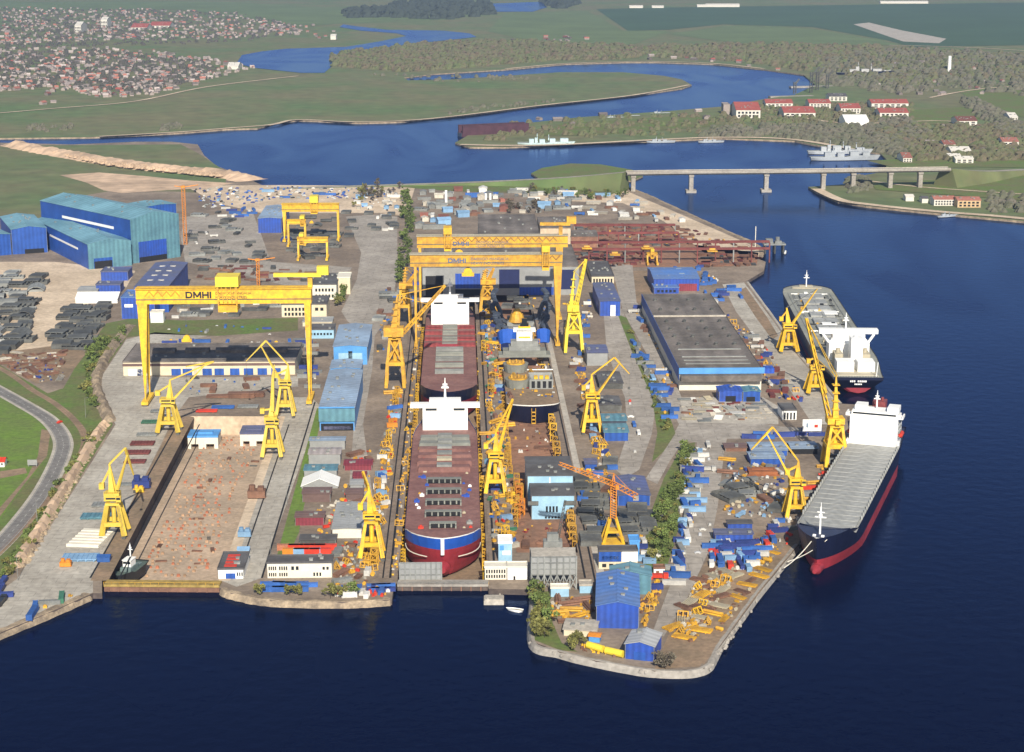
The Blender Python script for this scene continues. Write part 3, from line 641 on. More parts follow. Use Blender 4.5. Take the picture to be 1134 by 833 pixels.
# --- large hall on the right
t = bld('fabrication_hall', 'large dark flat roofed hall with blue fascia and white front', (752,432), (843,432), 409, 326.5, offw, felt, 'hall', flat=True)
w, h, d, gg = dims(t)
m = MB(); m.bz(-w/2-.6, w/2+2, -1.2, -.35, h*.80, h+1.3); m.build('fascia', blueL, t)
m = MB(); m.bz(w/2+2.05, w/2+9, -1.25, 8, h*.80, h*1.04); m.build('fascia', blue, t)
m = MB(); m.bz(-w/2+.5, w/2-.5, -6, -.4, h*.5, h*.78); m.build('canopy', felt, t)
m = MB(); m.bz(-w/2-.6, -w/2-.35, 0, d, h*.5, h+1.1); m.build('side_wall', blueD, t)
for v in (.05,.09,.13,.22): 
    m = MB(); m.bz(-w*.4, w*.4, 0, 1.2, 0, .7); m.build('roof_rail', steelL, t, loc=(0, d*v, h+.52))
m = MB(); m.bz(-w*.5, w*.5, 0, 1.6, 0, 1.2); m.build('roof_rail', concL, t, loc=(0, d*.655, h+.52))
ven = None
for i in range(4):
    for j, v in enumerate((.28,.38,.48,.58,.75,.9)):
        if ven is None:
            m = MB(); m.cyl((0,0,0), (0,0,1.6), 1.3, n=8); m.cyl((0,0,1.6), (0,0,2.4), 1.9, .6, n=8); ven = m.build('roof_vent', steel, t, loc=((-.36+.24*i)*w, d*v, h+.5))
        else:
            q = ven.copy(); C.objects.link(q); q.parent = t; q.location = ((-.36+.24*i)*w, d*v, h+.5)
t = bld('paint_hall', 'bright blue hall with pale roof patches above the large dark hall', (724,323), (774,322), 309.5, 296.5, blue, blueR, 'hall', .1, 'x', doors=[(.55,.95,0,.6,maroon)], sky=[(.35,.5,.03,.7,greyblue),(.66,.5,.12,.5,greyblue),(.1,.5,.02,.7,greyblue)])
t = bld('paint_hall', 'low blue annex in front of the bright blue hall', (724,326), (752,326), 319, 315, blue, blueR, 'annex', flat=True, wins=[(5,.1,.9,.3,.7)])
t = bld('narrow_hall', 'narrow violet blue hall with white door by the curved road', (664,350), (687,350), 334, 313.5, blue, purple, 'hall', .06, doors=[(.52,.76,.0,.75,white)])
t = bld('narrow_hall', 'grey roofed store with pale arched front behind the narrow hall', (655,314), (680,314), 306.5, 290, cream, greyR, 'store', flat=True, wins=[(7,.05,.95,.15,.7)])
t = bld('canopy_hall', 'small blue hall with dark opening before the white hall front', (796,445), (822,445), 433.5, 428, blue, blue, 'hall', .12, doors=[(.28,.72,0,.55,black)])
t = bld('canopy_hall', 'small teal roofed hall beside the little blue hall', (822.5,445), (842,445), 434, 428.5, blueD, teal, 'hall', .12, doors=[(.2,.7,0,.5,black)])
t = bld('gatehouse', 'small white columned gatehouse with grey roof on the quay', (866,465), (882,465), 455, 447.5, white, greyR, 'hut', flat=True, doors=[(a_,a_+.12,.05,.8,black) for a_ in (.12,.32,.55,.78)])
for lab, a_, b_, e_, r_, wl, rf, ax, gb in [
    ('long grey blue open shelter on the quay behind the luffing crane', (832,505), (872,505), 499, 490, blueD, greyblue, 'x', .12),
    ('second grey blue open shelter nearest the brown dirt pile', (831,514.5), (869,514.5), 508, 500.5, blueD, greyblue, 'x', .12),
    ('grey blue shelter under the quay crane tower', (876,503), (906,503), 497, 489.5, black, greyblue, 'x', .12),
    ('rusty maroon flat shed left of the grey blue shelters', (803,500), (827,500), 496, 491, rust, brownR, 'x', .08),
    ('dark grey canopy shed near the double lever crane', (663,456), (688,456), 449, 439, steel, greyR, 'y', .06),
    ('teal canopy with dark blue sides behind its twin', (667,474), (694,474), 466, 458.5, darkblue, teal, 'x', .12),
    ('teal canopy with dark blue front nearest the road', (669,488.5), (696,488.5), 479, 469.5, blueD, teal, 'x', .12),
    ('blue roofed shed with white tank in front', (650,405), (673,405), 391, 382, greyL, purple, 'x', .1),
    ('dark grey canopy pair above the crane boom', (664,431), (690,431), 425, 412, steel, greyR, 'y', .06),
    ('blue arched roof shelter over the dark plate stack', (684,560), (720,560), 549, 528, blueD, purple, 'y', .12),
    ('blue flat roofed canteen with dark roof on the lower quay', (806,587), (833,587), 580, 576, blue, greyR, 'x', .1),
    ('blue workshop with violet roof and stacked containers', (792,600), (834,600), 592, 586, blue, purple, 'x', .1),
    ('dark grey shed at the right dock side near the rail', (648,520), (661,520), 514, 508, blueD, purple, 'x', .1),
    ]:
    bld('shed', lab, a_, b_, e_, r_, wl, rf, 'shed', gb, ax)
# hall standing over the building dock (two tiers)
t = bld('dock_hall', 'light blue rear hall with dark roof over the rusty dock', (584,561), (634.5,561), 527, 506, blueS, greyR, 'hall', .05, 'x', z0=-4, doors=[(.48,.5,.5,.95,white)])
t = bld('dock_hall', 'light blue front hall with dark roof and window slots over the rusty dock', (588.5,575), (636,575), 549, 534.5, blueS, greyR, 'hall', .05, 'x', z0=-4, wins=[(4,.32,.63,.3,.55),(6,.3,.75,.03,.12)])
w, h, d, gg = dims(t)
m = MB(); m.bz(-w/2-2, -w/2+4, -1, -.2, h*.62, h*.78); m.bz(w/2-6, w/2+1, -1, -.2, h*.62, h*.78); m.build('floodlight_box', steel, t)
t = bld('port_office', 'two storey blue fronted office with white right half by the yellow crane base', (663,630), (706,630), 611, 605.5, cream, greyR, 'office', flat=True, doors=[(.0,.58,.42,1,blueD),(.08,.5,.55,.75,greyblue),(.59,1.0,.42,1.0,white)], wins=[(5,.05,.95,.1,.3)])
t = bld('port_office', 'narrow light blue block standing behind the white and blue office', (697,616), (708,616), 600, 594, blueL, blueL, 'office', flat=True)
# big blue hall on the point
t = bld('boat_hall', 'big blue gabled hall with teal rear section on the point', (660,695.5), (707.5,696.5), 671, 636, blue, blueR, 'hall', .22, yard=False)
w, h, d, gg = dims(t)
bld('boat_hall', 'teal roofed rear section joined behind the big blue hall', (676,658), (721,658.5), 637.5, 627.5, teal, tealR, 'hall', .22, yard=False)
t = bld('boat_shed', 'small blue gabled shed with pale grey roof at the tip', (692,729.5), (724.5,733), 713, 700, blue, mat('pale_grey_roof', (.42,.43,.44), .5, .06, .1, stripe=4, saxis='Y'), 'shed', .25, yard=False, doors=[(.3,.7,0,.55,blueD)])
t = bld('low_store', 'low pale grey curved roof store by the yellow pipes', (624,704), (660,706), 697, 686.5, cream, concL, 'store', .1, 'x', yard=False)
t = bld('kiosk', 'tiny blue kiosk with orange roof beside the yellow pipes', (652,711), (664,712), 704.5, 701, blueL, orange, 'kiosk', .2, 'x', yard=False)
t = bld('site_office', 'white waterfront office with grid windows between the docks', (537,642), (561,642), 629, 623.5, offw, offw, 'office', flat=True, wins=[(8,.03,.97,.55,.85),(8,.03,.97,.15,.42)])
t = bld('site_office', 'plain white waterfront block right of the grid windowed office', (562,642), (584,642), 629, 623.5, white, offw, 'office', flat=True, doors=[(.3,.4,0,.3,black)])
t = bld('tank_house', 'tall white and sky blue stair block on the dock side', (552,623), (567,623), 602, 594, blueS, white, 'block', flat=True, doors=[(.3,.9,.4,.62,white),(.1,.4,.65,.9,blueL)])
t = bld('cabin', 'sky blue cabin with white band near the rail end', (610,661), (630,661), 652, 648, blueS, offw, 'cabin', flat=True)
t = bld('cabin', 'grey cabin with sky blue base near the rail end', (642,657), (656,657), 649, 644, blueS, concL, 'cabin', flat=True)
t = bld('cabin', 'small red and white cabin beside the road at the trees', (724,637), (736,637), 630, 626.5, white, rust, 'cabin', flat=True, doors=[(.2,.5,0,.7,rust)])
# panels and trestles at the dock mouths
def gridwall(name, label, FL, FR, ytop, depth, cat, rows_, cols, trestle):
    a_, b_ = P(*FL), P(*FR); w = (b_-a_).length; h = ht(*FL, ytop); t = thing(name, label, cat, (a_+b_)/2)
    m = MB(); lo = h*.45 if trestle else 0.02
    m.bz(-w/2, w/2, 0, .5, lo, h)
    m.build('panel', greyL, t)
    for r in range(rows_+1):
        m = MB(); z = lo + (h-lo)*r/rows_; m.bz(-w/2-.2, w/2+.2, -.5, -.05, z-.2, z+.2); m.build('rail', steelL, t)
    for c in range(cols+1):
        m = MB(); x = -w/2 + w*c/cols; m.bz(x-.35, x+.35, -.9, -.52, .02, h+.3)
        if trestle: m.beam((x, 0, lo), (x, depth, 0.3), .7); m.bz(x-.35, x+.35, depth-.35, depth+.35, .02, h)
        m.build('post', steelL, t)
    if trestle:
        m = MB(); m.bz(-w/2, w/2, .6, depth, h-.6, h); m.build('deck', concL, t)
        for k in range(cols):
            m = MB(); x0, x1 = -w/2 + w*k/cols, -w/2 + w*(k+1)/cols; m.beam((x0, -.6, .3), (x1, -.6, lo), .5); m.beam((x1, -.6, .3), (x0, -.6, lo), .5); m.build('brace', steelL, t)
    return t
gridwall('steel_trestle', 'tall grey steel trestle at the mouth of the rusty dock', (588.5,653), (638,652), 617, 14, 'trestle', 3, 7, True)
gridwall('wind_screen', 'low grey panel screen on the gate before the red bow', (443,643), (489,643), 623, 3, 'screen', 3, 8, False)
# dock gates
def gate(label, FL, FR, dz, m1, m2, post):
    a_, b_ = P(*FL, G+dz), P(*FR, G+dz); w = (b_-a_).length; t = thing('dock_gate', label, 'dock gate', Vector(((a_.x+b_.x)/2, (a_.y+b_.y)/2, 0)), math.atan2((b_-a_).y, (b_-a_).x))
    m = MB(); m.bz(-w/2, w/2, 0, 6, -13, G+dz-1.2); m.build('gate_body', m2, t)
    m = MB(); m.bz(-w/2, w/2, -.6, 6.6, G+dz-1.18, G+dz); m.build('walkway', m1, t)
    m = MB()
    for k in range(int(w/4)+1): x = -w/2 + k*4; m.bz(x-.08, x+.08, -.5, -.34, G+dz, G+dz+1.2)
    m.bz(-w/2, w/2, -.48, -.36, G+dz+1.2, G+dz+1.35); m.build('railing', post, t)
    m = MB()
    for k in range(int(w/5)): x = -w/2 + 2.5 + k*5; m.bz(x-.25, x+.25, -.4, -.02, -.5, G+dz-1.3)
    m.build('rib', rust, t)
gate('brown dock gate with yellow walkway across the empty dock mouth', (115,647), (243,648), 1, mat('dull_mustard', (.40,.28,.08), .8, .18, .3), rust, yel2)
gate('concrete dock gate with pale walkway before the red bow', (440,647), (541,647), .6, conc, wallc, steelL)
# ================================================================ CRANES
def local(t):                              # world -> thing space
    M = Matrix.LocRotScale(t.location, t.rotation_euler, None).inverted(); return lambda p: M @ Vector(p)
def goliath(label, LF, RF, gy, gh, legL, legR, m, trolley, text=None, depth=9, jib=None, hook=None, over=(.0,.0), group=None, tw=(.09,.1), zig=None, house=m_water, ty=.5, topm=None):
    """bridge gantry: LF, RF feet pixels; gy = row of girder centre; gh girder height px; leg = (top width px, foot width px)"""
    a_, b_ = P(*LF), P(*RF); Y = (a_.y+b_.y)/2; b_ = a_ + XD*((b_-a_).dot(XD)); c = (a_+b_)/2; w = (b_-a_).length; S = ppm(LF[1])
    t = thing('gantry_crane', label, 'gantry crane', c, group=group)
    zt = ht(LF[0], LF[1], gy-gh/2) ; zb = ht(LF[0], LF[1], gy+gh/2)
    x0, x1 = -w/2 - over[0]*w, w/2 + over[1]*w
    g_ = MB(); g_.bz(x0, x1, -depth/2, depth/2, zb, zt); gir = g_.build('girder', m, t)
    g_ = MB(); g_.bz(x0-.5, x1+.5, -depth/2-1, depth/2+1, zt+.02, zt+.5)
    for k in range(int(w/3)):
        x = x0 + k*3; g_.bz(x-.06, x+.06, -depth/2-.95, -depth/2-.8, zt+.5, zt+1.7)
    g_.bz(x0, x1, -depth/2-.95, -depth/2-.8, zt+1.7, zt+1.85); g_.build('walkway', topm or m, gir)
    g_ = MB(); g_.bz(x0, x1, -depth/2-.25, -depth/2-.02, zb+(zt-zb)*.28, zb+(zt-zb)*.34); g_.build('girder_rail', steel, gir)
    for sgn, (wt, wf), xx in ((-1, legL, -w/2), (1, legR, w/2)):
        for s2 in (-1, 1):
            g_ = MB(); g_.beam((xx, s2*depth*.28, zb+.5), (xx, s2*(depth*.5+4), 2.4), wt/S, depth*.42, w2=wf/wt); g_.build('leg', m, t)
        g_ = MB(); g_.bz(xx-wf/S/2-.3, xx+wf/S/2+.3, -depth/2-9, depth/2+9, 1.2, 3.4); g_.build('sill_beam', m, t)
        bo = None
        for s2 in (-1, 1):
            g_ = MB(); g_.bz(-1.3, 1.3, -3.5, 3.5, 0.1, 1.2); g_.build('bogie', steel, t, loc=(xx, s2*(depth/2+5), 0))
    if trolley is not None:
        for (u, wd, hu, hd) in trolley:
            xx = -w/2 + u*w; ww = wd/S
            tr = MB(); tr.bz(xx-ww/2, xx+ww/2, -depth/2-3, depth/2+3, zt+2.2, zt+2.2+hu/S); tr_o = tr.build('trolley_house', lemon if m is not yel2 else yel, t)
            tr = MB(); 
            for s1 in (-1, 1):
                for s2 in (-1, 1): tr.beam((xx+s1*ww*.4, s2*(depth/2+2), zt+2.2), (xx+s1*ww*.4, s2*(depth/2+1.6), zb-1), .8)
            for k in range(5): tr.beam((xx-ww*.45+ww*.2*k, -depth/2-2.2, zt+2), (xx-ww*.35+ww*.18*k, -depth/2-2.4, zb+2), .5)
            tr.build('trolley_frame', yel2, tr_o)
            tr = MB(); tr.bz(xx-ww*.42, xx+ww*.42, -depth/2-2.6, depth/2+2.6, zb-1-hd/S, zb-1); tr.build('lower_trolley', yel, tr_o)
    if hook:
        u, px_len, hw = hook; xx = -w/2+u*w; zz = zb - px_len/S
        h_ = MB()
        for dx in (-.5, .5): h_.beam((xx+dx, 0, zb), (xx+dx, 0, zz+1), .18)
        hk = h_.build('hoist_rope', steel, t)
        h_ = MB(); h_.bz(xx-hw/2, xx+hw/2, -1.5, 1.5, zz-1, zz+1); h_.gable(xx-hw*.3, xx+hw*.3, -1, 1, .1, 3); 
        h_ = MB(); h_.cyl((xx, -1, zz), (xx, 1, zz), hw/2); h_.bz(xx-hw*.7, xx+hw*.7, -1.2, 1.2, zz-hw*.5, zz-hw*.1); h_.build('hook_block', yel, t)
    if zig:
        z1, z2 = zb+(zt-zb)*.55, zb+(zt-zb)*.9; n = int((zig[1]-zig[0])*w/3); q = MB()
        for k in range(n):
            X0 = -w/2+zig[0]*w+3*k; q.beam((X0, -depth/2-.2, z2 if k % 2 else z1), (X0+3, -depth/2-.2, z1 if k % 2 else z2), .7, .35)
        q.build('festoon_cable', zig[2], gir)
    if jib:
        (jx, jy), (kx, ky), px = jib         # mast top, tip
        A = AT(px, jy, c.y); B = AT(kx, ky, c.y); M = local(t); A, B = M(A), M(B)
        q = MB(); q.bz(A.x-1.6, A.x+1.6, -1.6, 1.6, zt, A.z); jb = q.build('jib_mast', m, t)
        q = MB(); q.beam(A, B, 3, 2.6); q.beam(A, A+(A-B).normalized()*8, 3, 2.6); q.build('jib', lemon if m is yel else m, jb)
        q = MB(); e = A+(A-B).normalized()*8; q.bz(e.x-3, e.x+5, -3, 3, e.z, e.z+6); q.build('jib_cab', lemon if m is yel else m, jb)
    if text:
        u, s_, u2, lines, s2, mm = text
        zc = zb+(zt-zb)*ty
        q = MB(); hh = s_[1]*.72; wd_ = hh*.24; X = 0; n_ = [0]
        def stroke(a_, b_):
            n_[0] += 1; yq = -.02*n_[0]; q.beam((a_[0], yq, a_[1]), (b_[0], yq, b_[1]), .04, wd_) if abs(b_[1]-a_[1]) < .97*math.hypot(b_[0]-a_[0], b_[1]-a_[1]) else q.beam((a_[0], yq, a_[1]), (b_[0], yq, b_[1]), wd_, .04)
        for ch in s_[0]:
            if ch == 'D':
                stroke((X, 0), (X, hh)); P5 = [(X, hh-wd_/2), (X+hh*.5, hh-wd_/2), (X+hh*.78, hh*.72), (X+hh*.78, hh*.28), (X+hh*.5, wd_/2), (X, wd_/2)]
                for a_, b_ in zip(P5[:-1], P5[1:]): stroke(a_, b_)
                X += hh*1.12
            elif ch == 'M': stroke((X, 0), (X, hh)); stroke((X+hh*.95, 0), (X+hh*.95, hh)); stroke((X, hh*.95), (X+hh*.475, hh*.2)); stroke((X+hh*.95, hh*.95), (X+hh*.475, hh*.2)); X += hh*1.3
            elif ch == 'H': stroke((X, 0), (X, hh)); stroke((X+hh*.75, 0), (X+hh*.75, hh)); stroke((X, hh*.5), (X+hh*.75, hh*.5)); X += hh*1.1
            else: stroke((X, 0), (X, hh))
        q.build('lettering', mm, gir, loc=(-w/2+u*w, -depth/2-.08, zc-s_[1]*.35))
        for k, l in enumerate(lines):
            text_mesh('lettering', l, s2, mm, gir, (-w/2+u2*w, -depth/2-.1, zc+.3-k*s2*1.15), bold=.015)
    return t
inkb = mat('black_lettering', (.02,.02,.025), .6, .05); inkg = mat('blue_grey_lettering', (.10,.13,.22), .6, .05)
goliath('large yellow goliath gantry with trolley and jib over the empty dock', (164,445), (343.5,445), 327.5, 16, (11,6.5), (7,5), yel, [(.52,25,11,7)],
        (.27, ('DMHI', 6.6), .445, ('DAEWOO-MANGALIA', 'HEAVY INDUSTRIES'), 2.5, inkb), depth=10, jib=((343,304.5),(303,304.5),343), hook=(.255,40,5), over=(.035,.025), zig=(.02,.24,orange), ty=.62)
goliath('front one of the twin yellow gantries spanning ship and building dock', (461,382), (617,382), 288, 13, (3,3), (9,4.5), yel2, [(.915,9,7,3)],
        (.235, ('DMHI', 5.2), .39, ('DAEWOO-MANGALIA', 'HEAVY INDUSTRIES'), 3.0, inkg), depth=8, over=(.035,.03), hook=(.37,7,7), zig=(.935,1.02,rust), topm=buff)
goliath('rear one of the twin yellow gantries with green topped trolley', (466,353), (619,353), 267.5, 12.5, (3,3), (8,4.5), yel2, [(.20,9,7,2)],
        (.24, ('DMHI', 5), .40, ('DAEWOO-MANGALIA', 'HEAVY INDUSTRIES'), 2.8, inkg), depth=8, jib=((621,248),(598,248),621), over=(.02,.06), hook=(.28,7,7), zig=(.22,1.0,rust), topm=buff, ty=.35)
goliath('tall yellow gantry crane with top trolley left of the container yard road', (316,267), (375,267), 230, 8, (4,3), (2.4,2.2), yel, [(.56,9,7,1)], None, depth=9, over=(.04,.02), hook=(.5,12,3))
goliath('small low yellow gantry crane nearest in the plate yard', (331,288), (363,287), 266, 5, (2.2,1.8), (2.2,1.8), yel, [(.12,5,3,1)], None, depth=6, over=(.03,.03))
goliath('narrow yellow gantry crane standing between two larger ones', (320,273), (338.5,273), 246, 4, (2,1.8), (2,1.8), yel, [(.85,5,3,1)], None, depth=6, over=(.05,.03))
goliath('small yellow gantry crane under the red runways', (716.5,293), (727,293), 282, 3, (2,1.6), (2,1.6), yel2, [(.5,4,3,1)], None, depth=5, over=(.03,.03))
def luffer(label, foot, fw, rows_, tower, jibpts, m=yel, cab=(1,1), tie=None, dy=0, fat=1):
    """double lever dock crane. foot centre px, foot width px, rows_=(portal top, house top); tower=px of tower head; jibpts=[root, tip, fly tip] px"""
    c = P(*foot); S = ppm(foot[1]); t = thing('luffing_crane', label, 'dock crane', c); M = local(t)
    w = fw/S/2; zp = ht(*foot, rows_[0]); zh = ht(*foot, rows_[1]); dp = w*1.0
    for sx in (-1, 1):
        for sy in (-1, 1):
            q = MB(); q.beam((sx*w, sy*dp, 1.2), (sx*w*.5, sy*dp*.5, zp), 2.2*fat, 2.4*fat, w2=1.6); q.build('leg', m, t)
            q = MB(); q.bz(sx*w-1, sx*w+1, sy*dp-2.6, sy*dp+2.6, .1, 1.3); q.build('bogie', steel, t)
    zc = zp*.42
    for sy in (-1, 1):
        q = MB(); k = 1-.5*.42; q.bz(-w*k, w*k, sy*dp*k-.9, sy*dp*k+.9, zc-1.1, zc+1.1); q.build('cross_beam', m, t)
    q = MB(); q.bz(-w*.62, w*.62, -dp*.62, dp*.62, zp, zp+1.4); q.build('portal_platform', m, t)
    q = MB(); q.cyl((0,0,zc), (0,0,zp), w*.2, n=10); q.build('centre_column', m, t)
    q = MB(); q.cyl((0,0,zp+1.4), (0,0,zp+2.4), w*.42, n=14); q.build('slewing_ring', steel, t)
    q = MB(); q.bz(-w*.72, w*.62, -w*.5, w*.6, zp+2.4, zh); ho = q.build('machinery_house', m, t)
    q = MB(); q.bz(cab[0]*w*.62-1.3, cab[0]*w*.62+1.3, -w*.5-2.6, -w*.5-.02, zp+2.6, zp+5.6); cb = q.build('operator_cab', m, t)
    q = MB(); q.bz(cab[0]*w*.62-1.1, cab[0]*w*.62+1.1, -w*.5-2.75, -w*.5-2.62, zp+4, zp+5.3); q.build('window', glass, cb)
    q = MB()
    for k in range(8): q.bz(-w*.72+k*w*.19, -w*.72+k*w*.19+.12, -w*.52, -w*.5, zh, zh+1.1)
    q.bz(-w*.72, w*.62, -w*.52, -w*.5, zh+1.1, zh+1.25); q.build('railing', m, ho)
    q = MB()
    q.bz(-w*.55, w*.3, -w*.5-.07, -w*.5-.01, zp+3.4, min(zh-.5, zp+4.4)); q.build('window', glass, ho)
    q = MB(); a_, b_ = Vector((w*1.02, -dp*1.0-1.3, 1.4)), Vector((w*.53, -dp*.5-1.1, zp))
    for s_ in (-.3, .3): q.beam(a_+Vector((s_,0,0)), b_+Vector((s_,0,0)), .12)
    for k in range(1, 16): p_ = a_.lerp(b_, k/16); q.beam(p_-Vector((.3,0,0)), p_+Vector((.3,0,0)), .1)
    q.build('ladder', steel, t)
    T = M(AT(*tower, c.y)); q = MB(); q.beam((T.x*.4, 0, zh-.5), T, 3.4*fat, 3.4*fat, w2=.6); q.beam((T.x*.4+2.2, 1.5, zh), T, 1); q.build('tower', m, t)
    pts = [M(AT(x, y, c.y+dy*i)) for i, (x, y) in enumerate(jibpts)]
    q = MB(); A, B = pts[0], pts[1]; n = Vector((0, 1, 0))
    q.beam(A+n*1.3, B+n*.5, 1.7*fat, 1.3*fat, w2=.7); q.beam(A-n*1.3, B-n*.5, 1.7*fat, 1.3*fat, w2=.7)
    for k in range(1, 7): f = k/7; p_ = A.lerp(B, f); hw = 1.3-.8*f; q.beam(p_+n*hw, p_-n*hw, .5)
    q.build('jib', m, t)
    if len(pts) > 2:
        q = MB(); D = pts[2]; q.beam(B+n*.6, D+n*.2, 1.1*fat, .9*fat, w2=.6); q.beam(B-n*.6, D-n*.2, 1.1*fat, .9*fat, w2=.6)
        bk = B + (B-D).normalized()*5; q.beam(B, bk, 1.2); q.build('fly_jib', m, t)
        q = MB(); q.beam(T, bk, .9); q.build('tie_bar', m, t)
        q = MB(); q.beam(D, D-Vector((0,0,9)), .15); q.cyl(D-Vector((0,0,10.5)), D-Vector((0,0,9)), .7); q.build('hook', steel, t)
    else:
        q = MB(); q.beam(T, B, .35); q.beam(T+n, B+n*.4, .35); q.build('tie_bar', steel, t)
    q = MB(); q.beam((T.x, 0, T.z-3), (-w*.95, 0, zh+4), 1.1); q.bz(-w*1.15, -w*.7, -1.6, 1.6, zh+2, zh+5.2); q.build('counterweight', m, t)
    return t
pale = mat('pale_yellow_paint', (.70, .50, .07), .55, .1, .12, rand=.05)
luffer('pale yellow luffing crane with folded jib left of the empty dock mouth', (127.5,592), 25, (558,545), (121,514), [(130,542),(141,504),(148,526)], pale, dy=6)
luffer('pale yellow luffing crane at the upper left of the empty dock', (187.5,478), 23, (449,441), (188,421), [(193,441),(229,402),(206,406)], pale, dy=2)
luffer('pale yellow luffing crane with tall upright jib right of the empty dock', (302,505), 21, (472,461), (300,448), [(302,455),(303,410),(304,404)], pale, fat=1.15)
luffer('pale yellow luffing crane with drooping fly jib behind the upright one', (316.5,460), 19, (429,421), (319,404), [(312,424),(289,383),(272.5,400)], pale)
luffer('yellow luffing crane with folded jib beside the grey sheds', (412,616), 25, (578,568), (408,538), [(415,566),(404,530),(411,556)], yel, dy=8)
luffer('yellow luffing crane between the middle and rusty docks', (548.5,545), 22, (510,500), (549,478), [(552,500),(566,449),(561,470)], yel, dy=8)
luffer('yellow double lever crane with raised jib by the teal canopies', (655,478), 20, (444,435), (655,415), [(659,440),(686,402),(697,414)], yel)
luffer('yellow quay crane with jib over the moored bulk carrier', (872.5,389), 19, (366,358), (871,341), [(877,359),(905,320)], yel)
luffer('yellow quay crane with folded tower behind the long lattice boom', (902.5,435), 19, (412,405), (903,392), [(905,404),(897,372)], yel)
luffer('yellow quay crane with drooping fly jib beside the container ship bow', (880,572), 22, (540,529), (884,510), [(876,531),(849,480),(832,498)], yel)
def heavy(label, foot, fw, rows_, house, mast, boom, m, fat=1.0, cone=None):
    c = P(*foot); S = ppm(foot[1]); t = thing('tower_slewing_crane', label, 'dock crane', c); M = local(t)
    w = fw/S/2; zp = ht(*foot, rows_[0]); zx = ht(*foot, rows_[1]); zh = ht(*foot, rows_[2])
    for sx in (-1, 1):
        for sy in (-1, 1):
            q = MB(); q.beam((sx*w, sy*w, 1.2), (sx*w*.82, sy*w*.82, zp), 2.4, 2.4); q.build('leg', m, t)
            q = MB(); q.bz(sx*w-1.1, sx*w+1.1, sy*w-3, sy*w+3, .1, 1.3); q.build('bogie', steel, t)
    q = MB(); q.bz(-w, w, -w, w, zp-1.4, zp+1.2); q.build('portal_beam', m, t)
    q = MB(); k = .82; kt = .55
    for (a_, b_) in (((-1,-1),(1,-1)), ((1,-1),(1,1)), ((1,1),(-1,1)), ((-1,1),(-1,-1))):
        q.beam((a_[0]*w*k, a_[1]*w*k, zp+1), (a_[0]*w*kt, a_[1]*w*kt, zx), 1.7)
        q.beam((a_[0]*w*k, a_[1]*w*k, zp+1), (b_[0]*w*kt, b_[1]*w*kt, zx), 1.1); q.beam((b_[0]*w*k, b_[1]*w*k, zp+1), (a_[0]*w*kt, a_[1]*w*kt, zx), 1.1)
    q.cyl((0,0,zp+1.2), (0,0,zx), w*.22, w*.3, n=8)
    q.build('braced_tower', m, t)
    q = MB(); q.bz(-w*.7, w*.7, -w*.7, w*.7, zx, zx+1.2); q.cyl((0,0,zx+1.2), (0,0,zx+2.2), w*.5, n=14); q.build('slewing_platform', m, t)
    H0_, H1_ = M(AT(*house[0], c.y)), M(AT(*house[1], c.y))
    q = MB(); q.bz(min(H0_.x, H1_.x), max(H0_.x, H1_.x), -w*.7, w*.7, zx+2.2, zh); ho = q.build('machinery_house', m, t)
    q = MB(); q.bz(-1.4, 1.4, -w*.7-2.6, -w*.7-.02, zx+2.4, zx+5.4); cb = q.build('operator_cab', m, t)
    A, B = M(AT(*mast[0], c.y)), M(AT(*mast[1], c.y))
    q = MB(); q.beam(A, B, mast[2]/S, mast[2]/S, w2=.75); 
    for f in (.2,.4,.6,.8): p_ = A.lerp(B, f); q.box(p_, (mast[2]/S+.8, mast[2]/S+.8, .4))
    q.build('mast', m, t)
    q = MB(); A2, B2 = M(AT(*boom[0], c.y)), M(AT(*boom[1], c.y+boom[3])); q.lattice(A2, B2, boom[2]/S, 12, .55, boom[2]/S*.5); q.build('boom', m, t)
    q = MB()
    for f in (-.8, .8): q.beam(B+Vector((f,0,0)), B2, .3); q.beam(B+Vector((0,f,0)), A2.lerp(B2,.6), .3)
    q.build('stay_rope', m, t)
    return t
heavy('golden heavy crane with long boom crossing the ship side', (438,428), 20, (401,374), None, None, None, yel2) if 0 else None
heavy('golden heavy crane with long inclined boom left of the built ship', (438,429), 20, (401,375,362), ((425,368),(447,368)), ((436,364),(440,327),6.5), ((446,369),(493,316),3.5,12), yel2)
heavy('bright yellow heavy crane with tilted mast right of the twin gantries', (635,390), 19, (366,347,337), ((628,345),(641,345)), ((632,343),(636,301),4.5), ((637,343),(649,287),3.2,10), lemon)
heavy('golden heavy quay crane with tall box mast and crossing boom', (923.5,516), 22, (492,472,462), ((915,470),(934,470)), ((925,462),(926,417),6.5), ((918,462),(893,353),4.0,60), yel)
heavy('golden heavy crane astern of the second ship beneath the gantry', (540,346), 16, (329,317,309), ((532,315),(549,315)), ((536,309),(538,298),5), ((541,310),(547,297),2.5,6), yel2)
heavy('golden heavy crane left of the gantry legs on the yard road edge', (448,362), 14, (338,322,313), ((442,320),(457,320)), ((448,313),(449,296),4), ((452,314),(462,300),2.4,10), yel2)
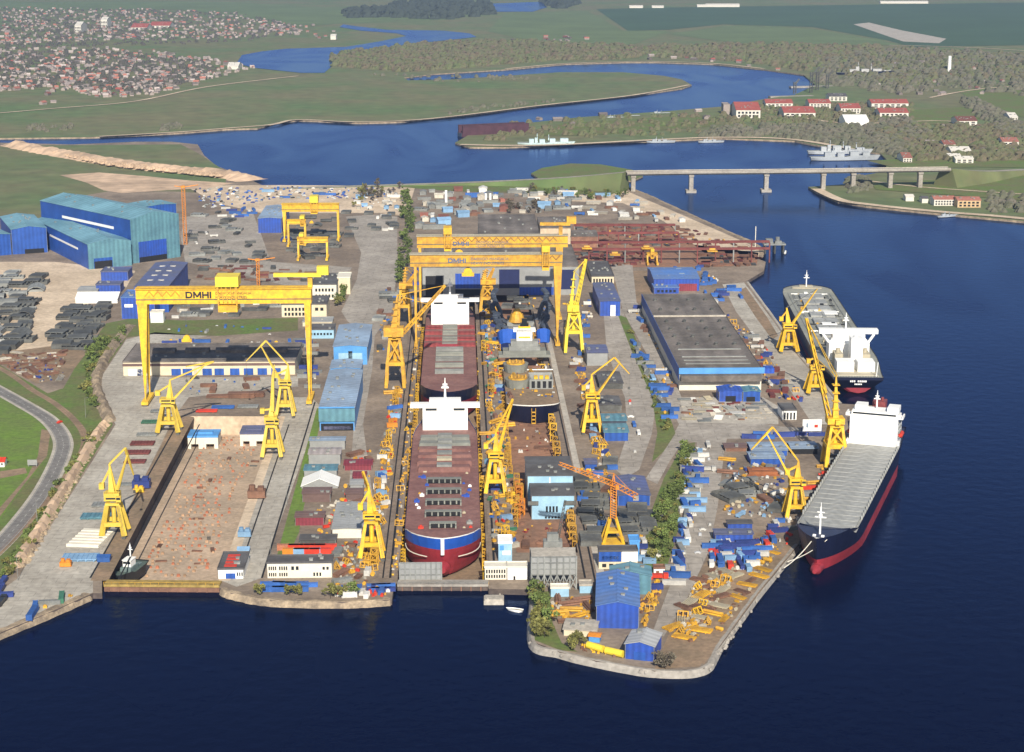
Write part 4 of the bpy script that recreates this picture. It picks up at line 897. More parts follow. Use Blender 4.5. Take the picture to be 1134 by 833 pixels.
# orange tower crane
def towercrane(label, foot, ytop, tip, tail, base, w=2.2, yjib=0):
    c = P(*foot); t = thing('tower_crane', label, 'tower crane', c); M = local(t); zt = ht(*foot, ytop)
    if base:
        zb = ht(*foot, base)
        for sx in (-1, 1):
            for sy in (-1, 1): q = MB(); q.beam((sx*6, sy*6, 0), (sx*1.6, sy*1.6, zb), 1.1); q.build('base_leg', yel, t)
        q = MB(); q.bz(-6.5, 6.5, -6.5, 6.5, .2, 2.4); q.bz(-3.5, 3.5, -3.5, 3.5, zb*.5, zb*.5+1.2); q.build('base_frame', yel, t)
    else: zb = 0
    q = MB(); q.lattice((0,0,zb), (0,0,zt), w, max(6, int(zt/2.5)), .4); q.build('mast', orange, t)
    if tip:
        T, K = M(AT(*tip, c.y-yjib)), M(AT(*tail, c.y+yjib*.35))
        q = MB(); q.lattice((0,0,zt), T, w*.9, 16, .35, w*.5); q.build('jib', orange, t)
        q = MB(); q.lattice((0,0,zt), K, w*.9, 6, .35); q.build('counter_jib', orange, t)
        q = MB(); q.box(K+Vector((0,0,-1.2)), (3, 2.4, 2.6)); q.build('counterweight', conc, t)
        q = MB(); a_ = Vector((0,0,zt+6)); q.beam((-.8,0,zt), a_, .5); q.beam((.8,0,zt), a_, .5); q.beam(a_, T.lerp(Vector((0,0,zt)), .35), .2); q.beam(a_, K, .2); q.build('tower_head', orange, t)
        q = MB(); q.bz(.9, 2.8, -2.4, -.6, zt-2.6, zt-.2); q.build('operator_cab', orange, t)
    else:
        q = MB(); q.bz(-2, 2, -1.6, 1.6, zt, zt+2.2); q.beam((-2,0,zt+1), (-9,0,zt+2), .8); q.beam((2,0,zt+1), (16,0,zt+3), .8); q.build('jib', orange, t)
    return t
towercrane('orange lattice tower crane on yellow legs by the rusty dock', (678.5,603), 536, (620,513.5), (704,549), 574, 3.0, 20)
towercrane('slim orange tower crane beside the tallest teal hall', (205.5,271), 208, None, None, None, 3.2)
towercrane('thin orange tower crane behind the goliath girder', (286.5,322), 289, None, None, None, 2.4)
t = thing('conveyor_boom', 'thin dark lattice derrick leaning from the trestle', 'derrick', P(612,616)); M = local(t)
q = MB(); q.lattice(M(AT(615,612,t.location.y)), M(AT(626,554,t.location.y)), 1.5, 14, .3, .8); q.build('boom', steel, t)
q = MB(); q.bz(-5, 5, -3, 3, 0, 9); q.bz(-3, 3, -2, 2, 9, 13); q.build('base_house', steelL, t)
# ================================================================ SHIPS
def hull_parts(t, L_, B, zk, zd, bands, rake=10, sover=8, p=2.4, pk=1.5, ent=.22, sheer=0, fc=.9, bul=1.0, deckm=None, hname='hull', sfull=.85, skeel=.1):
    """hull with the bow towards local +y; bands = [(z upper limit, material)...]; origin at stern centre on z = 0"""
    NT = [0,.02,.05,.09,.14,.2,.3,.4,.5,.6,.68,.74,.79,.83,.86,.89,.915,.94,.96,.975,.988,.996,1]
    zs = sorted(set([zk, zk+(zd-zk)*.08, zd] + [b_[0] for b_ in bands[:-1]] + [zk+(zd-zk)*f for f in (.3,.5,.7,.85)]))
    def half(tt, zn):
        f = 1.0; e = ent*(1.35-.35*zn); t0 = 1-e
        if tt > t0: u = (tt-t0)/e; f = max(0, 1-u**(pk+(p-pk)*zn))**(.75)
        if tt < .2:
            k = skeel + (sfull-skeel)*min(1, zn*1.15)**.8; s_ = tt/.2; s_ = s_*s_*(3-2*s_); f *= k+(1-k)*s_
        if zn < .06: f *= .9
        return max(f*B/2, .02)
    def zz(tt, z):
        zn = (z-zk)/(zd-zk); sh = sheer*min(1, max(0, (tt-fc+.03)/.03))
        return z + sh*zn**3
    def yy(tt, zn): return sover*(1-min(1, zn*1.2)) + tt*(L_ - rake*(1-zn) - sover*(1-min(1, zn*1.2)))
    mats = [b_[1] for b_ in bands]; m = MB(); n = len(zs)
    for sg in (-1, 1):
        o = len(m.v)
        for tt in NT:
            for z in zs:
                zn = (z-zk)/(zd-zk); m.v.append((sg*half(tt, zn), yy(tt, zn), zz(tt, z)))
        for i in range(len(NT)-1):
            for j in range(n-1):
                a_ = o+i*n+j; zc = (zs[j]+zs[j+1])/2; mi = next(k for k, b_ in enumerate(bands) if zc < b_[0] or k == len(bands)-1)
                m.f.append((a_, a_+n, a_+n+1, a_+1)); m.m.append(mi)
    o2 = len(NT)*n
    for j in range(n-1):
        zc = (zs[j]+zs[j+1])/2; mi = next(k for k, b_ in enumerate(bands) if zc < b_[0] or k == len(bands)-1)
        m.f.append((j, j+1, o2+j+1, o2+j)); m.m.append(mi)
    for i in range(len(NT)-1):
        a_ = i*n; m.f.append((a_, a_+n, o2+a_+n, o2+a_)); m.m.append(0)
    h = m.build(hname, mats, t)
    d = MB(); vs = []
    for tt in NT[:-1]:
        hb = max(half(tt, 1)-.25, .05); z = zz(tt, zd) - bul; y = yy(tt, 1)
        vs += [(-hb, y, z), (hb, y, z)]
    d.add(vs, [(2*i, 2*i+1, 2*i+3, 2*i+2) for i in range(len(NT)-2)])
    d.build('deck', deckm, t)
    return (lambda tt: half(tt, 1)), (lambda tt: yy(tt, 1)), (lambda tt: zz(tt, zd)-bul)
def part(t, name, m, fn):
    q = MB(); fn(q); return q.build(name, m, t)
def mast(t, x, y, z, h, m=white, w=.9):
    return part(t, 'mast', m, lambda q: (q.beam((x,y,z), (x,y,z+h), w, w, w2=.6), q.beam((x-h*.2,y,z+h*.62), (x+h*.2,y,z+h*.62), w*.6), q.beam((x-h*.13,y,z+h*.8), (x+h*.13,y,z+h*.8), w*.5), q.cyl((x,y,z+h), (x,y,z+h*1.15), w*.2), q.bz(x-w,x+w,y-w,y+w,z+h*.6,z+h*.72)))
# --- grey decked container ship at the quay
zD = 16.5
bow = P(904,597,zD+3); sr = P(1008,473,zD)
ax = (bow-sr); ax.z = 0; ax.normalize()
for _ in range(6):
    pr = Vector((ax.y, -ax.x, 0)); B_ = 33.0; sm = sr + pr*(B_/2)*(1 if pr.x < 0 else -1); ax = bow-sm; ax.z = 0; LL = ax.length; ax.normalize()
t = thing('container_ship', 'navy container ship with bare grey hatch deck and red boot topping', 'ship', Vector((sm.x, sm.y, 0)), math.atan2(ax.y, ax.x)-math.pi/2)
hf, hy, hz_ = hull_parts(t, LL, B_, -2, zD, [(6.5, hullred), (99, navy)], rake=7, sover=12, p=2.3, pk=1.3, ent=.17, sheer=3.4, fc=.90, bul=1.2, deckm=mat('navy_deck', (.03,.04,.09), .5, .1))
part(t, 'bulbous_bow', hullred, lambda q: (q.cyl((0,LL-13,1.5), (0,LL-2,1.8), 3.6, 2.9, 14), q.cyl((0,LL-2,1.8), (0,LL+1.5,1.9), 2.9, 1.1, 14)))
y0, y1 = LL*.21, LL*.895
hc = None; nb = 19
for k in range(nb):
    ya, yb = y0+(y1-y0)*k/nb, y0+(y1-y0)*(k+1)/nb
    w0 = min(hf(min(.99, ya/LL)), hf(min(.99, yb/LL)))-1.2
    if w0 > 14.5:
        w0 = 14.9
        if hc is None: hc = part(t, 'hatch_cover', deckgrey, lambda q: (q.bz(-w0, w0, .15, (y1-y0)/nb-.15, 0, 1.3), q.bz(-w0+.6, w0-.6, .5, .9, 1.3, 1.55), q.bz(-5.2,-4.9,.6,(y1-y0)/nb-.6,1.3,1.42), q.bz(4.9,5.2,.6,(y1-y0)/nb-.6,1.3,1.42))); hc.location = (0, ya, zD-1)
        else: q = hc.copy(); C.objects.link(q); q.parent = t; q.location = (0, ya, zD-1)
    else: part(t, 'hatch_cover', deckgrey, lambda q: q.bz(-w0, w0, ya+.35, yb-.35, zD-1, zD+.3))
for sg in (-1, 1):
    part(t, 'side_walkway', deckgrey, lambda q: [q.bz(sg*15.0 if sg > 0 else -16.3, 16.3 if sg > 0 else -15.0, y0, y1*.985, zD-.98, zD-.6)] + [q.bz(sg*15.9-.5, sg*15.9+.5, y0+6*k, y0+6*k+1.6, zD-.6, zD+1.5) for k in range(int((y1-y0)*.9/6))])
part(t, 'breakwater', navy, lambda q: (q.beam((-13.5, LL*.895, zD+.2), (0, LL*.925, zD+.2), .5, 4), q.beam((13.5, LL*.895, zD+.2), (0, LL*.925, zD+.2), .5, 4)))
sp = part(t, 'superstructure', white, lambda q: (q.bz(-14.6, 14.6, LL*.13, LL*.205, zD-1, zD+17.5), q.bz(-13.5, 13.5, LL*.085, LL*.13, zD-1, zD+12)))
part(sp, 'bridge', white, lambda q: (q.bz(-17.6, 17.6, LL*.165, LL*.2, zD+17.5, zD+18.1), q.bz(-14, 14, LL*.145, LL*.2, zD+18.1, zD+20.9), q.bz(-17.6,-16.8,LL*.165,LL*.2,zD+18.1,zD+19.3), q.bz(16.8,17.6,LL*.165,LL*.2,zD+18.1,zD+19.3)))
part(sp, 'bridge_window', glass, lambda q: q.bz(-13.2, 13.2, LL*.2+.02, LL*.2+.12, zD+19.1, zD+20.2))
part(t, 'funnel', mat('funnel_red_brown', (.25,.06,.06), .5), lambda q: (q.bz(-4, 4, LL*.09, LL*.125, zD+12, zD+23), q.cyl((-1.5,LL*.107,zD+23),(-1.5,LL*.107,zD+25),.9), q.cyl((1.5,LL*.107,zD+23),(1.5,LL*.107,zD+25),.9)))
for x in (-11, 9):
    part(sp, 'roof_house', white, lambda q: q.gable(x-3.5, x+3.5, LL*.15, LL*.19, zD+28.5, 1.2) if 0 else q.bz(x-3.5, x+3.5, LL*.152, LL*.19, zD+20.9, zD+24))
mast(t, 0, LL*.16, zD+20.9, 10)
mast(t, 0, LL*.955, zD+2.2, 15)
for sg in (-1, 1):
    part(t, 'lifeboat', redp, lambda q: (q.cyl((sg*15.8, LL*.15, zD+6), (sg*15.8, LL*.18, zD+6), 1.5, 1.5, 8), q.cyl((sg*15.8, LL*.18, zD+6), (sg*15.8, LL*.188, zD+6), 1.5, .4, 8)))
    part(t, 'wing_house', white, lambda q: q.bz(min(sg*14.7, sg*16.2), max(sg*14.7, sg*16.2), LL*.19, LL*.21, zD-1, zD+3))
    part(t, 'side_ladder_house', steelL, lambda q: [q.bz(min(sg*14.62, sg*15.6), max(sg*14.62, sg*15.6), LL*.15, LL*.19, zD+z, zD+z+.5) for z in (5, 8, 11, 14)])
part(t, 'stern_crane', deckgrey, lambda q: (q.beam((14, 3, zD-1), (14, 3, zD+7), 1), q.beam((14,3,zD+6.5), (14, 8, zD+7.5), .8)))
part(sp, 'railing', white, lambda q: [q.bz(-14.6, 14.6, LL*.205+.05, LL*.205+.12, zD+h_, zD+h_+.12) for h_ in (3,6,9,12,15)])
part(t, 'anchor_windlass', white, lambda q: [q.cyl((x, LL*.972, zD+2.3), (x+1.6, LL*.972, zD+2.3), .9) for x in (-3, 1.4)] + [q.cyl((-1.5, LL-3, zD+2.2), (1.5, LL-3, zD+2.2), .5)])
part(t, 'draft_mark', white, lambda q: [q.box((hf(.93)*.94+.4, LL*.945+k*2.2, zD-2.5), (.4, .7, .7)) for k in range(0)] + [q.bz(16.45, 16.6, LL*.45+k*2, LL*.45+k*2+1.2, 8+k*.8, 9+k*.8) for k in range(5)])
SHIPM = t.matrix_basis if False else Matrix.LocRotScale(t.location, t.rotation_euler, None)
for k, (lx, px_) in enumerate(((-5, (872,622)), (2, (868,629)))):
    a_ = SHIPM @ Vector((lx, LL*.985, zD+2)); b_ = P(*px_, G+.6); q = MB(); prev = a_
    for i in range(1, 11):
        f = i/10; c_ = a_.lerp(b_, f) - Vector((0,0,6*f*(1-f))); q.beam(prev, c_, .35); prev = c_
    o = q.build('mooring_line', offw); tag(o, ['mooring line from ship bow to quay, higher and shorter one', 'mooring line from ship bow to quay, lower and longer one'][k], 'rope')
# --- bulk carrier behind it
zD = 13.0
bow = P(891,317,zD); sm = P(951,418,zD); ax = bow-sm; ax.z = 0; LL = ax.length; ax.normalize(); B_ = 46
t = thing('bulk_carrier', 'navy bulk carrier with grey deck and white bridge wings moored at upper quay', 'ship', Vector((sm.x, sm.y, 0)), math.atan2(ax.y, ax.x)-math.pi/2)
hf, hy, hz_ = hull_parts(t, LL, B_, -2, zD, [(3.2, hullred), (99, navy)], rake=6, sover=10, p=3.4, pk=2, ent=.12, sheer=2, fc=.94, bul=.6, deckm=mat('grey_buff_deck', (.30,.305,.265), .65, .12, .05), sfull=.78)
n = 9
for k in range(n):
    ya = LL*(.235+.074*k)
    part(t, 'hatch_cover', deckgrey, lambda q: (q.bz(-10, -.15, ya, ya+LL*.05, zD-.6, zD+1.5), q.bz(.15, 10, ya, ya+LL*.05, zD-.6, zD+1.5)))
    part(t, 'deck_fitting', [black, steelL, white][k % 3], lambda q: (q.bz(3-k%3*4, 6-k%3*4, ya+LL*.055, ya+LL*.065, zD-.6, zD+2.2), q.bz(-16, 16, ya+LL*.069, ya+LL*.071, zD-.6, zD+.3)))
part(t, 'deck_panel', white, lambda q: (q.bz(-5, 7, LL*.50, LL*.525, zD+1.52, zD+2), q.bz(2, 13, LL*.62, LL*.66, zD+1.52, zD+1.9)))
part(t, 'forecastle_deck', buff, lambda q: (q.bz(-13, 13, LL*.945, LL*.962, zD+1.45, zD+2.2), q.bz(-6, 6, LL*.965, LL*.98, zD+1.45, zD+2.6)))
rq = random.Random(8)
for k in range(26):
    x, y, s_ = rq.uniform(-17,17), LL*rq.uniform(.24,.92), rq.uniform(.6,1.5)
    part(t, 'deck_gear', [buff, steelL, white, rust, yel2, black][k % 6], lambda q: (q.bz(x-s_, x+s_, y-s_*1.4, y+s_*1.4, zD-.55, zD+s_*.8), q.cyl((x,y,zD+s_*.8),(x,y,zD+s_*1.6), s_*.35, n=8)))
for sg in (-1, 1): part(t, 'pipe_run', steelL, lambda q: [q.bz(sg*k-.2, sg*k+.2, LL*.22, LL*.92, zD-.5, zD-.1) for k in (14, 15.2, 18.4)])
mast(t, 0, LL*.965, zD+2, 13)
part(t, 'poop_deck', buff, lambda q: q.bz(-14.5, 14.5, LL*.02, LL*.2, zD-.55, zD+.2))
sp = part(t, 'superstructure', white, lambda q: (q.bz(-15, 15, LL*.155, LL*.2, zD+.2, zD+13), q.bz(-12, 12, LL*.165, LL*.2, zD+13, zD+19)))
part(sp, 'bridge_wing', white, lambda q: (q.bz(-22, 22, LL*.172, LL*.192, zD+19, zD+22.3),))
for sg in (-1, 1):
    part(sp, 'wing_support', white, lambda q: (q.beam((sg*13, LL*.168, zD+2), (sg*14, LL*.168, zD+13), 1.6), q.beam((sg*14, LL*.168, zD+12), (sg*19, LL*.172, zD+19), 1.4), q.beam((sg*14, LL*.168, zD+12), (sg*10, LL*.172, zD+19), 1.2)))
    part(t, 'stern_house', white, lambda q: q.bz(sg*7.5-6.2, sg*7.5+6.2, LL*.045, LL*.085, zD+.2, zD+7.5))
    part(t, 'machinery_block', buff, lambda q: (q.bz(sg*10-3, sg*10+3, LL*.1, LL*.14, zD+.2, zD+9), q.cyl((sg*10, LL*.12, zD+9), (sg*10, LL*.12, zD+12), 1.6)))
part(t, 'funnel', white, lambda q: (q.bz(-1.5, 7, LL*.095, LL*.135, zD+.2, zD+21), q.cyl((2.5, LL*.115, zD+21), (2.5, LL*.115, zD+23), 1.2)))
mast(t, -2, LL*.18, zD+22, 11, white, 1.2)
part(t, 'flagstaff', white, lambda q: q.beam((13, 3, zD), (13.5, 1, zD+11), .5))
part(t, 'stern_lettering', white, lambda q: [q.bz(-6+k*1.35, -5.1+k*1.35, -.14, -.03, zD-3.6, zD-2.3) for k in range(9) if k != 3] + [q.bz(-2.8+k*1.1, -2+k*1.1, -.14, -.03, zD-5.6, zD-4.6) for k in range(5)])
part(t, 'rudder_red_panel', hullred, lambda q: q.add([(-9,-.1,5.2),(9,-.1,5.2),(5,-.1,2.2),(0,-.1,1.2),(-5,-.1,2.2)], [(0,1,2,3,4)]))
part(t, 'railing', offw, lambda q: [q.bz(-14+k*2, -13.9+k*2, .3, .4, zD, zD+1.2) for k in range(15)] + [q.bz(-14.5, 14.5, .3, .4, zD+1.2, zD+1.35)])
# --- ships being built in the middle dock
def built_ship(label, bowpx, zdeck, Ln, Bm, sternpx=None, front=True, coverset=None, house_t=.16, bands=None, open_=None, slots=None, wide=1.0):
    b_ = P(*bowpx, zdeck); c = b_ + YD*Ln
    t = thing('cargo_ship', label, 'ship', Vector((c.x, c.y, 0)), YA+math.pi)
    hf, hy, hz = hull_parts(t, Ln, Bm, -8.5, zdeck, bands, rake=6, sover=10, p=3.3, pk=2.0, ent=.115, sheer=2.5, fc=.94, bul=.8, deckm=reddeck, sfull=.7)
    return t, hf
t, hf = built_ship('unfinished red decked cargo ship with blue bow band and white bridge in middle dock', (490,601), 12, 262, 41.5, bands=[(6.3, hullred), (11.5, shipblue), (99, white)])
Ln = 262; z = 12-.8
part(t, 'bulbous_bow', hullred, lambda q: (q.cyl((0,Ln-16,-3.6), (0,Ln-3,-3.6), 4.6, 4, 14), q.cyl((0,Ln-3,-3.6), (0,Ln+1,-3.4), 4, 1.6, 14)))
part(t, 'stem_line', white, lambda q: q.bz(-.9, .9, Ln-.6, Ln+.15, 5, 13.9))
for sg in (-1, 1):
    part(t, 'hull_line', offw, lambda q: [q.beam((sg*hf(.988-.012*k)*.985, Ln*(.988-.012*k)-1.5, 2.6), (sg*hf(.976-.012*k)*.985, Ln*(.976-.012*k)-1.5, 2.6), .4) for k in range(7)])
for k in range(5):
    y = Ln*(.893-.078*k)
    w_ = 10.2 if k else 7.4
    part(t, 'hatch_coaming', olive, lambda q: (q.bz(-w_, w_, y-3.4, y+.4, z, z+2.3), q.bz(-w_,-w_+.8,y+.42,y+3.6,z,z+1.7), q.bz(w_-.8,w_,y+.42,y+3.6,z,z+1.7)) + tuple(q.bz(-w_+2.4+3.4*i, -w_+3.2+3.4*i, y+.42, y+1.6+1.2*(i%2), z+.3, z+2.2) for i in range(int(w_*2/3.4)-1)))
    part(t, 'open_hatch', black, lambda q: (q.bz(-w_+.82, w_-.82, y+.5, y+2.2, z+.02, z+.25), q.bz(-w_+.82, w_-.82, y+.42, y+.5, z+.26, z+2.1)))
for k, (u, wd) in enumerate(((.475, 15.5), (.425, 16.5), (.375, 16.5), (.325, 16), (.275, 16), (.225, 15.5))):
    y = Ln*u
    part(t, 'hatch_cover', reddeck if k < 4 else olive, lambda q: (q.bz(-wd, wd, y, y+7.5, z, z+2.6), q.bz(-wd+.5, wd-.5, y+.5, y+7, z+2.6, z+3)))
    part(t, 'hatch_coaming', steelL if k != 1 else buff, lambda q: q.bz(-4.5, 4.5, y+1, y+6.5, z+3.02, z+4.4))
def house(t, y, z, w, wing, h, dpt, mh):
    sp = part(t, 'superstructure', white, lambda q: (q.bz(-w, w, y-dpt, y, z, z+h), q.bz(-w*.8, w*.8, y-dpt-8, y-dpt, z, z+h*.7)))
    part(sp, 'bridge_wing', white, lambda q: (q.bz(-wing, wing, y-dpt*.6, y+.6, z+h, z+h+2.6), q.bz(-w*.7, w*.7, y-dpt*.9, y-.5, z+h+2.6, z+h+5)))
    for sg in (-1, 1): part(sp, 'bridge_window', glass, lambda q: q.bz(sg*w*.62-3.6, sg*w*.62+3.6, y+.02, y+.12, z+h-1.9, z+h-.5))
    mast(t, 0, y-dpt*.5, z+h+5, mh, white, 1.6)
house(t, Ln*.145, z, 14.6, 22.5, 15, 9, 12)
part(t, 'funnel', white, lambda q: (q.bz(-4, 4, Ln*.05, Ln*.085, z, z+14),))
rnd = random.Random(3)
for k in range(34):
    u = rnd.uniform(.25, .93); x = rnd.choice((-1,1))*rnd.uniform(11, 17); s_ = rnd.uniform(.7, 1.6); m_ = rnd.choice([yel2, yel, white, redp, blue, steelL, buff])
    o = part(None, 'deck_gear', m_, lambda q: (q.bz(-s_, s_, -s_*.7, s_*.7, 0, s_*.9), q.bz(-s_*.4, s_*.4, -s_*.4, s_*.4, s_*.9, s_*1.4)))
    nm = {yel2:'golden', yel:'yellow', white:'white', redp:'red', blue:'blue', steelL:'grey', buff:'buff'}[m_]
    tag(o, f'{nm} work box lying on the red deck of the nearer built ship', 'work box', f'{nm} work boxes on the red ship deck'); M_ = Matrix.LocRotScale(t.location, t.rotation_euler, None)
    o.location = M_ @ Vector((x*.9, Ln*u, z+.02)); o.rotation_euler = (0,0,YA)
t2, hf2 = built_ship('farther built ship with maroon hatch covers and white bridge behind the first', (497,438), 12, 330, 41, bands=[(5, hullred), (11.3, navy), (99, navy)])
Ln = 330
for k, u in enumerate((.31,.375,.44,.505)):
    y = Ln*u
    for sg in (-1, 1): part(t2, 'hatch_cover', redox, lambda q: (q.bz(min(sg*6, sg*20), max(sg*6, sg*20), y, y+9, z, z+1.1+.3*(k%2)), q.bz(min(sg*8, sg*18), max(sg*8, sg*18), y+2, y+7, z+1.42, z+1.8)))
    part(t2, 'hatch_coaming', olive, lambda q: (q.bz(-5.9, 5.9, y+2, y+6, z, z+2.5), q.bz(-6,6,y+8,y+11,z,z+1.6)))
for k, u in enumerate((.56,.61,.66,.72,.78)):
    y = Ln*u
    part(t2, 'hatch_coaming', olive if k % 2 else steelL, lambda q: (q.bz(-10.5, 10.5, y, y+3, z, z+2.4), q.bz(-10.5, 10.5, y+5.5, y+6.6, z, z+2.2)))
    part(t2, 'open_hatch', black, lambda q: q.bz(-9.8, 9.8, y+3.05, y+5.4, z+.02, z+.4))
part(t2, 'hatch_cover', mat('bright_red_cover', (.42,.04,.06), .6), lambda q: q.bz(-6, 9, Ln*.535, Ln*.555, z, z+2.5))
house(t2, Ln*.285, z, 15.5, 24, 19, 9, 12)
# --- sections in the rusty building dock
b_ = P(591,449,10); Ln = 105; c = b_+YD*Ln
t = thing('ship_hull_section', 'dark navy blunt bow hull section with white rim in rusty dock', 'hull section', Vector((c.x, c.y, 0)), YA+math.pi)
hull_parts(t, Ln, 37, -3.6, 10, [(9.2, navy), (99, white)], rake=3, sover=0, p=3.6, pk=2.6, ent=.12, bul=.9, deckm=dirtm, sfull=1, skeel=1)
part(t, 'stem_scaffold', yel2, lambda q: [q.bz(-1.5, 1.5, Ln+.1, Ln+1, -3+2.6*k, -2.2+2.6*k) for k in range(4)] + [q.bz(-1.5,-1.2,Ln+.1,Ln+1,-3.4,8), q.bz(1.2,1.5,Ln+.1,Ln+1,-3.4,8)])
def pipeish(name, label, px, zb, fn, m, cat='ship section'):
    t = thing(name, label, cat, P(*px, zb)); 
    for nm, mm, f in fn: part(t, nm, mm, f)
    return t
for k, (px, lab) in enumerate((((571,411), 'round grey deck block with golden fittings, rear one of the pair on hull'), ((573.5,428), 'round grey deck block with golden fittings, front one of the pair on hull'))):
    pipeish('ring_block', lab, px, 9.2, [('shell', olive, lambda q: (q.cyl((0,0,0), (0,0,6), 8.2, 9.6, 16),)), ('top_gear', yel2, lambda q: (q.cyl((0,0,6.02), (0,0,7), 7, 7, 14),) + tuple(q.bz(-5+2.5*i, -4+2.5*i, -3, -1.5, 7, 9.4-(i%2)) for i in range(5)))], olive)
pipeish('deck_block', 'square grey deck block with golden machinery on hull section', (599.5,431), 9.2, [('shell', steelL, lambda q: (q.bz(-8.5, 8.5, 0, 18, 0, 3), q.bz(-8.5,8.5,0,1,3,7), q.bz(-8.5,8.5,17,18,3,8), q.bz(-8.5,-7.6,1,17,3,7), q.bz(7.6,8.5,1,17,3,7))), ('opening', black, lambda q: [q.bz(-7+4*k, -4.6+4*k, -.12, .1, .8, 5.8) for k in range(4)]), ('machinery', yel, lambda q: [q.bz(-5+4*k, -2.4+4*k, 4+3*(k%2), 9, 3, 8) for k in range(3)])], steelL)
t = pipeish('work_vessel', 'small vessel with white wheelhouse and grey tiers on the building hull', (581,396), 8, [('lower_tier', olive, lambda q: (q.bz(-20, 20, 0, 14, 0, 2), q.bz(-16.5, 16.5, 1, 13, 2, 5))), ('middle_tier', steelL, lambda q: (q.bz(-12, 12, 2, 12, 5, 8), q.bz(-10.5, 10.5, 3, 12, 8, 12))), ('deckhouse', white, lambda q: (q.bz(-6, 6, 5, 12, 12, 21), q.bz(-8.5, 8.5, 5, 11, 19, 21.5))), ('yellow_band', yel, lambda q: (q.bz(-4.5, 4.5, 4.8, 4.98, 14, 15.4), q.bz(-4.6, 4.6, 6, 10, 21.52, 23))), ('wheelhouse', glass, lambda q: (q.bz(-3.2, 3.2, 6, 10, 23.02, 25.5), q.bz(-2, 2, 7, 9, 25.5, 29)))], white, 'vessel')
for lab, px, m_, sc_ in (('blue rounded hull shell left of the white wheelhouse', (562,384), shipblue, .75), ('blue rounded hull shell right of the white wheelhouse', (602,382), shipblue, .55)):
    pipeish('hull_shell', lab, px, 1, [('shell', m_, lambda q: (q.cyl((0,0,0), (0,8,9), 9*sc_, 11*sc_, 12),)), ('inside', rust, lambda q: q.cyl((0,8,9.05), (0,8.4,9.5), 9*sc_, 9*sc_, 12))], m_)
# dark curved stern frames
t = thing('stern_frame_section', 'dark blue grey curved ribs of a stern section at dock head', 'ship section', P(578,374,-2))
for k, (y, w1, w2, hh) in enumerate(((0,17,21,9), (14,18,23,16), (30,19,25,22), (48,18,24,30))):
    for sg in (-1, 1):
        pts = [Vector((sg*(w1*.25), y, 0)), Vector((sg*w1*.8, y, hh*.18)), Vector((sg*w1, y+1, hh*.5)), Vector((sg*w2*.96, y+4, hh*.85)), Vector((sg*w2*.82, y+9, hh))]
        pts = cr_spline(pts, 4)
        q = MB()
        for i in range(len(pts)-1): q.beam(pts[i], pts[i+1], 4.2, 2.2)
        q.build('frame_rib', darkblue, t)
    part(t, 'floor_plate', steelL, lambda q: (q.bz(-w1*.9, w1*.9, y, y+9, -.4+k*.4, .4+k*.4), q.bz(-w1*.6, w1*.6, y+2, y+8, .4+k*.4, 4+k)))
part(t, 'engine_block', yel2, lambda q: (q.cyl((-3,36,6), (-3,36,13), 7, 5, 10), q.cyl((-3,36,13), (-3,36,17), 4, 2.5, 10)))
# --- tug in the empty dock
c = P(157,631,-9); t = thing('tug_boat', 'dark hulled tug with white wheelhouse standing in the empty dock', 'tug', c, 2.92)
hull_parts(t, 30, 10.5, .6, 6, [(99, mat('tug_hull', (.02,.022,.025), .5))], rake=3, sover=2, p=2, pk=1.6, ent=.4, sheer=1.4, fc=.7, bul=.8, deckm=mat('green_grey_deck', (.10,.14,.12), .6))
# hull runs from local y=0 at the stern to the bow
part(t, 'deckhouse', mat('tug_house', (.16,.22,.22), .5), lambda q: (q.bz(-3, 3, 10, 20, 5.2, 8), q.bz(-2.4,2.4,4,9,5.2,6)))
wh = part(t, 'wheelhouse', white, lambda q: (q.bz(-2.3, 2.3, 12, 18, 8, 11.4), q.bz(-2.6,2.6,11.6,18.4,11.4,11.7)))
part(wh, 'window', glass, lambda q: (q.bz(-2.1, 2.1, 18.02, 18.1, 9.6, 10.8), q.bz(-2.1, 2.1, 11.9, 11.98, 9.6, 10.8)))
mast(t, 0, 13, 11.7, 7, white, .5)
part(t, 'keel_block', rust, lambda q: [q.bz(-2.5, 2.5, 4+6*k, 5.6+6*k, -1, .7) for k in range(4)])
# --- warships and small craft far away
navg = mat('warship_grey', (.36,.39,.42), .6, .08, .1)
def warship(label, px, Ln, rz, m=navg, houses=3, mastn=2, red=False, cat='warship', name='warship', hm=None, B=None):
    c = P(*px, 0); t = thing(name, label, cat, c, rz)
    B = B or Ln*.11; fb = Ln*.045
    hull_parts(t, Ln, B, -1, fb+1, [(.6, hullred if red else navy), (99, hm or m)], rake=Ln*.06, sover=2, p=1.8, pk=1.2, ent=.4, sheer=fb*.4, fc=.6, bul=.2, deckm=olive)
    rn = random.Random(int(px[0]*7)); z0 = fb+.8
    part(t, 'superstructure', m, lambda q: [q.bz(-B*.36, B*.36, Ln*(.2+.18*k), Ln*(.2+.18*k+rn.uniform(.08,.15)), z0, z0+rn.uniform(.04,.075)*Ln) for k in range(houses)])
    for k in range(mastn):
        y = Ln*(.34+.2*k); part(t, 'mast', m, lambda q: (q.beam((0,y,z0+Ln*.04), (0,y,z0+Ln*(.16-.02*k)), B*.14, B*.14, w2=.5), q.beam((-B*.3,y,z0+Ln*.115), (B*.3,y,z0+Ln*.115), B*.06)))
    part(t, 'funnel', m, lambda q: q.bz(-B*.16, B*.16, Ln*.3, Ln*.35, z0, z0+Ln*.085))
    part(t, 'gun', m, lambda q: (q.cyl((0,Ln*.76,z0), (0,Ln*.76,z0+B*.3), B*.2), q.beam((0,Ln*.76,z0+B*.2), (0,Ln*.85,z0+B*.3), B*.07)))
    return t
